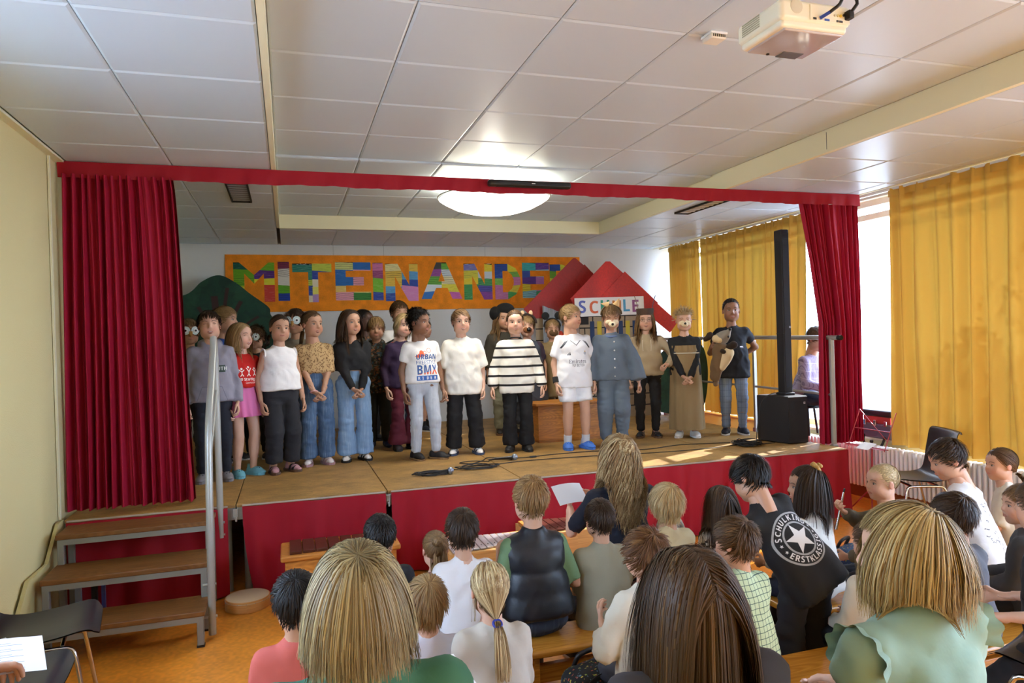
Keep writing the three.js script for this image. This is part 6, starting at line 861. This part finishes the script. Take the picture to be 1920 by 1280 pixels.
// ---------- audience ----------
const AH = { ...SH, n: 1500, seg: 4, len: 0.05, w: 0.0024 }, AL = { ...LG, n: 1200, w: 0.0032, seg: 8, len: 0.32 }, AT = { ...TB, n: 1100, w: 0.0028, seg: 6 };
const lap = { aL: [0.06, 0.43, 0.2], aR: [-0.06, 0.43, 0.2], hL: [0.4, -0.5, -1], hR: [-0.4, -0.5, -1] };
const inRows = 'children sitting in the audience';
function sit(x, z, top, o, label, grp = inRows) { // top: height of the crown above the floor
  const ad = o.adult, H = o.H ?? (ad ? 1.52 : Math.max(1.08, (top - 0.317) / 0.56)), seat = o.seatAt ?? (ad ? top - 0.242 - (0.367 + 0.03 * (o.nk ?? 1.05)) * H : top - 0.027 - 0.56 * H), f = seat / H;
  const floor = seat < 0.15, legs = floor ? [[0.1, 0.05, 0.3], [-0.1, 0.05, 0.28]] : [[0.07, 0.045, 0.27], [-0.07, 0.045, 0.25]];
  return person({ at: [x, 0, z], yaw: Math.PI + (o.turn ?? 0), H, seat, seed: Math.round(x * 53 + z * 17), leg: legs, kh: floor ? [0.6, 0.8, 0.5] : undefined, ...lap, aL: [0.08, f + 0.13, 0.2], aR: [-0.08, f + 0.13, 0.2], bodyCell: 0.021, legCell: 0.02, cell: 0.0155, headCell: 0.0075, handCell: 0.0075, lean: 0.12, ...o, ...(o.top && !Array.isArray(o.top) ? { top: { fold: 0.0055, ...o.top } } : {}) }, label, grp);
}
sit(1.34, 2.68, 0.93, { skin: SK.tan, hair: { ...AH, c: HC.black, hi: HC.dbrown }, top: { c: '#b9574c', sl: 0.8, loose: 0.014 }, bottom: { c: '#1c2233' } }, 'child with black hair in a coral tee at the left end of the audience');
sit(1.70, 1.95, 0.91, { skin: SK.tan, hair: { ...AH, c: HC.black, len: 0.03 }, top: { c: '#15161c', sl: 1.9, loose: 0.014 }, bottom: { c: '#1c2233' } }, 'child with cropped black hair and dark clothes beyond the blonde woman');
sit(2.05, 1.4, 0.66, { skin: SK.fair, hair: { ...AT, c: HC.lbrown, hi: HC.dblond, tie: [0, 0.19, -0.1], buns: [{ at: [0.005, 0.185, -0.105], r: 0.032 }], tails: [{ from: [-0.02, 0.1, -0.08], len: 0.24, n: 50, w: 0.007, spread: 0.09, dir: [0, -1, -0.2] }] }, top: { c: '#8b5a56', sl: 0.6, loose: 0.012 }, bottom: { c: '#3a3f55' } }, 'small child on the floor with half tied light brown hair');
sit(2.06, 1.97, 0.90, { skin: SK.light, turn: -0.1, hair: { ...AH, c: HC.dbrown, hi: HC.brown, thick: 0.016 }, top: { c: '#d9d5d4', sl: 0.85, loose: 0.017 }, bottom: { name: 'jeans', c: '#4a6688', map: jeanMid } }, 'child with dark brown hair in a white tee in the front row');
{ const p = sit(2.0, 2.65, 0.87, { skin: SK.fair, hair: { ...AT, c: HC.dblond, hi: HC.pale, streak: 0.6, tie: [0.0, 0.0, -0.1], nape: -0.01, tails: [{ from: [0.0, 0.0, -0.105], len: 0.22, n: 420, w: 0.0026, spread: 0.024, dir: [-0.05, -0.5, -0.7], fan: 0.7, seg: 7 }, { from: [0.07, 0.09, -0.01], len: 0.12, n: 12, w: 0.003, spread: 0.02, dir: [0.1, -1, 0] }] }, top: { c: '#b9b1a4', sl: 1.6, loose: 0.016, collar: 0.008 }, bottom: { c: '#2a2c38' } }, 'blonde child with a low ponytail tied with a blue band');
  p.onHead('hair_tie', [new THREE.TorusGeometry(0.017, 0.006, 8, 20).rotateX(0.9).translate(0, -0.004, -0.112)], mat('#1c2a8c', 0.6)); }
sit(1.80, 2.5, 0.80, { skin: SK.fair, hair: { ...AH, c: HC.dblond, hi: HC.blond, len: 0.08 }, top: { c: '#c9c6cf', sl: 0.8, loose: 0.016 }, bottom: { c: '#3a4766' } }, 'child in a pale lilac tee mostly hidden by the blonde woman');
{ const p = sit(2.40, 1.97, 1.02, { skin: SK.light, hair: { ...AH, c: HC.dblond.map((v, i) => v * [0.85, 0.75, 0.65][i]), hi: HC.blond, len: 0.04 }, aR: [-0.11, 0.47, 0.12], aL: [0.11, 0.47, 0.12], hL: [0.35, -0.6, -1], hR: [-0.35, -0.6, -1], top: [{ name: 'shirt', c: '#6c8a64', sl: 0.95, loose: 0.011, fold: 0.002, hem: 0.04 }, { name: 'padded_vest', c: '#10161f', sl: 0, loose: 0.033, hem: -0.015, collar: 0.022, quilt: 31, rough: 0.45, fold: 0.002 }], bottom: { name: 'jeans', c: '#27364e', map: jeanDark, loose: 0.02, band: '#222c3e' } }, 'child with ginger blond hair in a navy padded vest over a green shirt'); }
sit(2.74, 1.97, 0.88, { skin: SK.light, turn: -0.08, hair: { ...AH, c: HC.dbrown, hi: HC.brown, len: 0.04 }, top: { c: '#8e8a76', sl: 0.9, loose: 0.02, hem: -0.06 }, bottom: { name: 'jeans', c: '#27364e', map: jeanDark, loose: 0.016 } }, 'child with short dark hair in an olive grey tee on the front bench');
{ const p = sit(3.20, 1.25, 1.06, { adult: true, H: 1.6, skin: SK.fair, lean: 0.05, seatAt: 0.18, aR: [0.02, 0.36, 0.2], aL: [0.13, 0.36, 0.2], leg: [[0.09, 0.05, -0.08], [-0.09, 0.05, -0.08]], hair: { ...AL, c: HC.dblond.map((v, i) => v * [0.9, 0.85, 0.8][i]), hi: HC.pale, streak: 0.5, n: 2000, len: 0.4, seg: 14, w: 0.0026, flat: 0.6, curl: 0.011, freq: 1.1, thick: 0.03, part: undefined, buns: [{ at: [0, 0.17, -0.1], r: 0.05, sy: 0.9 }] }, top: { c: '#0e1626', sl: 0.9, loose: 0.016 }, bottom: { c: '#16181f' } }, 'woman with long curly blonde hair in a navy top sitting at the stage front', 'women in the audience'); }
{ const t = thing('low_stool', 'low wooden stool under the curly haired woman', 'stool', [3.20, 0, 1.25]); mesh('seat', uvm(box(0.32, 0.03, 0.26, 0, 0.165, 0, 0.008)), M.birch, t); for (const x of [-0.13, 0.13]) mesh('side', uvm(box(0.025, 0.15, 0.24, x, 0.075, 0, 0.004)), M.birch, t); }
{ const t = thing('song_sheet', 'white song sheet held by the curly haired woman', 'paper', [2.99, 0.6, 1.0], 0.2); mesh('sheet', sheet(8, 6, (u, v) => [(u - 0.5) * 0.2, 0.02 + (v) * 0.1 + 0.01 * Math.sin(u * 3), -0.1 * v + 0.02 * u]), mat('#e9eaec', 0.8), t); }
sit(3.10, 1.97, 0.92, { skin: SK.light, hy: 0.15, hair: { ...AH, n: 1800, c: HC.blond, hi: HC.pale, len: 0.085, thick: 0.018, nape: 0.045, comb: undefined, mess: 0.12, lift: 0.05, streak: 0.6 }, top: { c: '#c3b48e', sl: 0.6, loose: 0.014 }, bottom: { c: '#4a4c58' } }, 'child with a blond bowl cut in a cream tee in the front row');
{ const gc = tile(64, 64, 0.025, (x, w, h) => { x.fillStyle = '#3a3230'; x.fillRect(0, 0, w, h); x.fillStyle = '#b9b0a4'; x.fillRect(0, 0, 30, 30); x.fillRect(32, 32, 30, 30); });
  sit(3.43, 1.95, 0.88, { skin: SK.light, hair: { ...AL, c: HC.dbrown, hi: HC.brown, len: 0.36 }, top: [{ c: '#d8d2c6', sl: 1.7, loose: 0.014 }, { name: 'vest', c: '#5a504a', sl: 0, loose: 0.022, hem: -0.01, map: gc }], bottom: { c: '#2a2c34' } }, 'child with long dark hair and a checked vest in the front row'); }
sit(3.42, 1.45, 0.62, { skin: SK.fair, hair: { ...AL, n: 700, c: [0.30, 0.26, 0.22], hi: HC.pale, len: 0.2 }, top: { c: '#9c8f86', sl: 0.8 }, bottom: { c: '#3a3f55' } }, 'small ash blonde child on the floor near the curly haired woman');
sit(2.62, 2.64, 0.91, { skin: SK.light, hy: 0.35, hair: { ...AH, c: [0.11, 0.048, 0.018], hi: [0.3, 0.15, 0.05], len: 0.06, thick: 0.018, lift: 0.3 }, aR: [-0.19, 0.5, 0.06], aL: [0.12, 0.48, 0.16], top: { name: 'shirt', c: '#cfc9b8', sl: 1.55, loose: 0.024, collar: 0.012, hem: -0.06, fold: 0.006 }, bottom: { c: '#3a3a40' } }, 'child with reddish brown hair in a white shirt with rolled sleeves');
{ const ck = tile(64, 64, 0.022, (x, w, h) => { x.fillStyle = '#b7cdaa'; x.fillRect(0, 0, w, h); x.fillStyle = '#3f5a58'; x.fillRect(0, 0, 7, h); x.fillRect(0, 0, w, 7); });
  sit(3.02, 2.66, 0.92, { skin: SK.light, turn: 0.15, hy: 0.3, hair: { ...AH, c: HC.brown, hi: HC.lbrown, len: 0.045, lift: 0.3, thick: 0.016 }, top: { name: 'checked_shirt', c: '#b7cdaa', sl: 1.2, loose: 0.022, collar: 0.016, hem: -0.05, map: ck }, bottom: { c: '#2f3340' } }, 'child in a green checked shirt in the second row'); }
{ const star = printTex('#101114', (c, X, Y, k) => { const cx = X(0.005), cy = Y(0.13), Rr = 0.118 * k; c.strokeStyle = '#9a9da0'; c.lineWidth = 9; for (const q of [1, 0.62]) { c.beginPath(); c.arc(cx, cy, Rr * q, 0, 7); c.stroke(); } const st = (x, y, r, a0) => { c.beginPath(); for (let i = 0; i < 10; i++) { const a = a0 + i * Math.PI / 5, q = i % 2 ? r * 0.42 : r; c.lineTo(x + Math.sin(a) * q, y - Math.cos(a) * q); } c.closePath(); c.fill(); }; c.fillStyle = '#d4d6d8'; st(cx, cy, Rr * 0.6, 0); for (const q of [-1, 1]) for (const d of [-0.16, 0.16]) st(cx + q * Rr * 0.81 * Math.cos(d), cy + Rr * 0.81 * Math.sin(d), 9, 0);
    const arc = (txt, a0, a1, flip) => { c.font = 'bold 36px sans-serif'; c.textAlign = 'center'; c.textBaseline = 'middle'; [...txt].forEach((ch, i) => { const a = a0 + (a1 - a0) * i / (txt.length - 1); c.save(); c.translate(cx + Math.sin(a) * Rr * 0.81, cy - Math.cos(a) * Rr * 0.81); c.rotate(flip ? a + Math.PI : a); c.fillText(ch, 0, 0); c.restore(); }); }; arc('SCHULKIND', -1.12, 1.12, false); arc('ERSTKLASSIG', Math.PI + 1.15, Math.PI - 1.15, true); });
  star.repeat.x = -2; // seen from behind
  person({ at: [3.52, 0, 2.42], yaw: Math.PI, H: 1.16, seed: 41, cell: 0.0145, bodyCell: 0.0185, headCell: 0.0075, skin: SK.tan, nk: 0.5, lean: 0.5, side: 0.42, hp: 0.5, hy: 0.45, hr: 0.2, hair: { ...AH, c: HC.black, hi: HC.dbrown, len: 0.05, thick: 0.018 }, aL: [0.3, 0.46, 0.26], aR: [0.04, 0.46, 0.3], hL: [0.6, -0.4, -1], top: { name: 'vest', c: '#101114', sl: 0.12, loose: 0.016, hem: -0.1, map: star, print: -1, fold: 0.003 }, bottom: { c: '#15161c', loose: 0.018 } }, 'child bending forward in a black vest with a white star emblem on the back', 'children standing in the audience'); }
{ const p = sit(3.84, 2.12, 0.97, { skin: SK.tan, turn: 0.35, hy: 0.75, mouth: 0.2, hair: { ...AL, c: HC.dbrown.map((v) => v * 0.8), hi: HC.dbrown, len: 0.33, n: 1300, part: undefined }, top: { name: 'blouse', c: '#cfcbc2', sl: 1.8, loose: 0.022 }, bottom: { c: '#232a3c' } }, 'child in profile with long dark hair held by a gold scrunchie');
  p.onHead('scrunchie', [new THREE.TorusGeometry(0.024, 0.013, 8, 24).rotateX(0.6).translate(0, 0.215, -0.06), ...[0, 1, 2, 3, 4, 5, 6, 7].map((i) => new THREE.SphereGeometry(0.012, 8, 6).translate(0.026 * Math.cos(i * 0.785), 0.222 + 0.006 * (i % 2), -0.06 + 0.024 * Math.sin(i * 0.785)))], mat('#a8823f', 0.6)); }
{ const p = sit(4.36, 2.1, 0.94, { skin: SK.fair, turn: 0.75, hy: 0.6, hair: { ...AH, n: 1300, c: HC.pale, hi: [0.7, 0.58, 0.38], len: 0.018, thick: 0.006 }, aR: [-0.03, 0.58, 0.22], hR: [-1, -0.8, 0.2], curl: 0.9, top: { c: '#5f594a', sl: 1.95, loose: 0.018 }, bottom: { name: 'jeans', c: '#27364e', map: jeanDark } }, 'child with cropped pale blond hair in profile holding a recorder');
  const h = V(0, -0.06, 0.02).applyMatrix4(p.hand(-1)).applyMatrix4(new THREE.Matrix4().makeRotationY(Math.PI + 0.75)).add(V(4.36, 0, 2.1)), t = thing('recorder', 'thin silver recorder held by the pale blond child', 'recorder', h.toArray()); mesh('tube', bar([0.03, 0.08, 0.01], [-0.02, -0.12, 0], 0.006, 0.008), M.chrome, t); mesh('mouthpiece', bar([0.03, 0.08, 0.01], [0.036, 0.1, 0.012], 0.005), M.black, t); }
sit(3.70, 2.66, 0.84, { skin: SK.light, hy: 0.4, hair: { ...AH, c: HC.brown, hi: HC.lbrown }, top: { c: '#c9c2b2', sl: 1.7, loose: 0.02 }, bottom: { c: '#161a26' } }, 'child in a cream shirt hidden behind the woman in the mint blouse');
sit(4.03, 2.78, 0.95, { skin: SK.tan, turn: 0.2, hair: { ...AH, c: HC.dbrown, hi: HC.brown, thick: 0.014 }, top: { name: 'sweater', c: '#4b4d55', sl: 1.9, loose: 0.022, collar: 0.01 }, bottom: { c: '#1a1b20' } }, 'child with dark brown hair in a grey sweater right of the mint blouse');
{ const pr = printTex('#d2d0cf', (c, X, Y) => { const r = rng(6); c.strokeStyle = '#4a4c52'; c.lineWidth = 3; for (let i = 0; i < 34; i++) { const x = X(-0.06 + 0.14 * r()), y = Y(0.05 + 0.22 * r()); c.beginPath(); c.moveTo(x, y); c.bezierCurveTo(x + 30 * (r() - 0.5), y + 24 * r(), x + 40 * r(), y - 20, x + 30 * (r() - 0.3), y + 18 * (r() - 0.5)); c.stroke(); } c.beginPath(); c.arc(X(-0.02), Y(0.03), 16, 0, 7); c.stroke(); c.beginPath(); c.arc(X(-0.02), Y(0.03), 9, 0.2, 2.9); c.stroke(); c.fillStyle = '#4a4c52'; c.fillRect(X(-0.027), Y(0.04), 4, 4); c.fillRect(X(-0.015), Y(0.04), 4, 4); });
  sit(4.84, 2.2, 1.05, { H: 1.25, skin: SK.light, turn: 0.4, lean: 0.3, hy: 0.65, hp: 0.35, hair: { ...AH, c: HC.dbrown, hi: HC.brown, len: 0.035, thick: 0.014 }, top: { c: '#d2d0cf', sl: 0.9, loose: 0.024, hem: -0.06, map: pr, print: -1 }, bottom: { c: '#23283a' } }, 'child with short brown hair in a white tee with a line drawing on the back'); }
sit(5.36, 1.98, 0.93, { skin: SK.light, turn: 0.6, hy: 0.6, hair: { ...AT, c: HC.brown, hi: HC.lbrown, tie: [0, 0.05, -0.11], tails: [{ from: [0, 0.04, -0.11], len: 0.16, n: 40, w: 0.006, spread: 0.02 }] }, top: { c: '#cdc7b8', sl: 0.9, loose: 0.016 }, bottom: { c: '#2c3040' } }, 'brown haired child in profile at the right edge beside the radiator');
sit(4.60, 2.66, 0.91, { skin: SK.light, turn: 0.45, hy: 0.6, hair: { ...AH, c: HC.lbrown, hi: HC.dblond, len: 0.03 }, top: { name: 'hoodie', c: '#3a3c40', sl: 1.95, loose: 0.026, hood: true }, bottom: { c: '#1c1d22' } }, 'child in a dark grey hooded jacket at the right picture edge');
sit(3.98, 3.2, 0.98, { seatAt: 0.42, H: 1.15, skin: SK.light, hair: { ...AH, c: HC.brown }, turn: 0.3, aL: [0.16, 0.5, 0.15], top: { c: '#0d0d10', sl: 0.7, loose: 0.024 }, bottom: { c: '#0d0d10', loose: 0.024 } }, 'child in black at the lower right corner of the picture');
// women nearest the camera
const women = 'women in the audience', AW = { adult: true, nk: 0.1, H: 1.6, cell: 0.017, bodyCell: 0.019, headCell: 0.0065 };
sit(1.46, 3.62, 1.245, { ...AW, skin: SK.fair, hp: 0.1, hair: { c: [0.185, 0.14, 0.066], hi: [0.44, 0.35, 0.17], streak: 0.5, n: 7000, seg: 10, len: 0.3, endY: 0.03, endJit: 0.03, w: 0.0017, flat: 0.4, lod: 1, cover: 1, thick: 0.02, grav: 13, lift: 0.01, mess: 0.05, nape: -0.005, inward: 0.5, wave: 0.003 }, top: { name: 'blouse', c: '#3f7257', sl: 0.8, loose: 0.018 }, bottom: { c: '#23283a' } }, 'woman with straight blonde bob in a green top at the front left', women);
sit(2.17, 3.72, 1.19, { ...AW, skin: SK.fair, hair: { c: [0.055, 0.031, 0.015], hi: [0.17, 0.1, 0.04], streak: 0.3, free: true, n: 6500, seg: 11, len: 0.44, w: 0.0019, flat: 0.4, lod: 1, cover: 1, thick: 0.02, grav: 12, lift: 0.01, mess: 0.04, wave: 0.004, part: 0, nape: -0.02 }, top: { name: 'blouse', c: '#3b3a40', sl: 1.6, loose: 0.016 }, bottom: { c: '#1c1d26' } }, 'woman with long straight brown hair in the middle foreground', women);
{ const p = sit(2.73, 3.77, 1.235, { ...AW, skin: SK.light, hy: 0.72, turn: 0.12, hair: { c: [0.23, 0.155, 0.058], hi: [0.48, 0.36, 0.15], streak: 0.5, n: 6500, seg: 10, len: 0.26, endY: 0.025, endJit: 0.045, w: 0.0018, flat: 0.4, lod: 1, cover: 1, thick: 0.019, grav: 11, lift: 0.04, mess: 0.14, nape: 0.0, inward: 0.9, wave: 0.004 }, top: { name: 'blouse', c: '#8fae9f', sl: 0.3, loose: 0.02 }, bottom: { c: '#2a2d38' } }, 'woman with a layered blonde bob in a mint ruffled blouse', women);
  for (const q of [1, -1]) { const a = p.arms[q][0]; mesh('shoulder_ruffle', sheet(44, 6, (u, v) => { const t = -0.5 + u * 4.1, r = 0.06 + 0.018 * v + 0.006 * Math.sin(u * 40) * v; return [a.x + q * (-0.01 + 0.045 * v), a.y + Math.sin(t) * r * 0.9 - 0.005, a.z + Math.cos(t) * r]; }), fabric('#8fae9f'), p.G); } }
{ const p = person({ at: [0.24, 0, 2.86], yaw: Math.PI, H: 1.6, adult: true, seat: 0.4, seed: 7, skin: SK.light, cell: 0.016, leg: [[0.06, 0.045, 0.26], [-0.06, 0.045, 0.26]], aL: [-0.02, 0.40, 0.34], aR: [-0.118, 0.402, 0.295], hR: [-1, -0.5, -0.5], tR: 1.5, bR: [-0.35, -0.1, 0.3], curl: 0.35, handCell: 0.004, hair: { ...AL, c: HC.brown, n: 300 }, top: { c: '#b9b4a8', sl: 1.7, loose: 0.016 }, bottom: { c: '#2a2c30' } }, 'woman at the left edge whose hand holds a printed programme', women);
  const rg = new THREE.TorusGeometry(0.0105, 0.0018, 6, 20); rg.translate(0, -0.09, 0.012).rotateX(1.4); void rg;
  const t = thing('programme_sheet', 'printed white programme held at the lower left corner', 'paper', [0.40, 0.585, 2.27], 0.35); mesh('sheet', sheet(12, 10, (u, v) => [(u - 0.5) * 0.24, 0.015 + 0.06 * v + 0.012 * Math.sin(u * 4), 0.09 - 0.17 * v]), mat('#ffffff', 0.8, { map: canvasTex(512, 512, (c, w, h) => { c.fillStyle = '#dcdcdc'; c.fillRect(0, 0, w, h); c.fillStyle = '#8a8c90'; for (let i = 0; i < 15; i++) c.fillRect(50, 50 + i * 28, 200 + (i * 67) % 200, 7); }) }), t); }
{ const t = thing('song_sheet', 'white sheet on the lap of the blonde woman in green', 'paper', [1.72, 0.70, 3.12], 0.2); mesh('sheet', sheet(6, 6, (u, v) => [(u - 0.5) * 0.15, 0.03 * v, (0.5 - v) * 0.2]), mat('#e6e6e4', 0.8), t); }
// bags on the floor
function bag(label, pos, c, dots, turn = 0) { const t = thing('backpack', label, 'backpack', pos, turn), m = dots ? mat('#ffffff', 0.8, { map: canvasTex(256, 256, (x, w, h) => { const r = rng(2); x.fillStyle = c; x.fillRect(0, 0, w, h); for (let i = 0; i < 130; i++) { x.fillStyle = ['#8a9a3c', '#c0583a', '#c9b04a', '#5a7a8a'][Math.floor(r() * 4)]; x.fillRect(r() * w, r() * h, 3 + r() * 9, 3 + r() * 9); } }) }) : mat(c, 0.7); mesh('body', box(0.28, 0.3, 0.17, 0, 0.15, 0, 0.06), m, t); mesh('pocket', box(0.22, 0.16, 0.05, 0, 0.11, 0.095, 0.022), m, t); mesh('strap', tube([[-0.06, 0.28, -0.06], [-0.05, 0.34, -0.03], [0.05, 0.34, -0.03], [0.06, 0.28, -0.06]], 0.01, 16, 6), M.black, t); mesh('zip', tube([[-0.12, 0.2, 0.086], [-0.09, 0.275, 0.075], [0, 0.292, 0.07], [0.09, 0.275, 0.075], [0.12, 0.2, 0.086]], 0.003, 20, 5), M.black, t); }
bag('black backpack with colourful specks on the floor behind the front bench', [2.5, 0, 2.36], '#17181a', true, 0.3);
bag('blue backpack on the floor beyond the child with the gold scrunchie', [4.62, 0, 1.5], '#1f3f63', true, 0.4);
renderer.render(scene, camera);
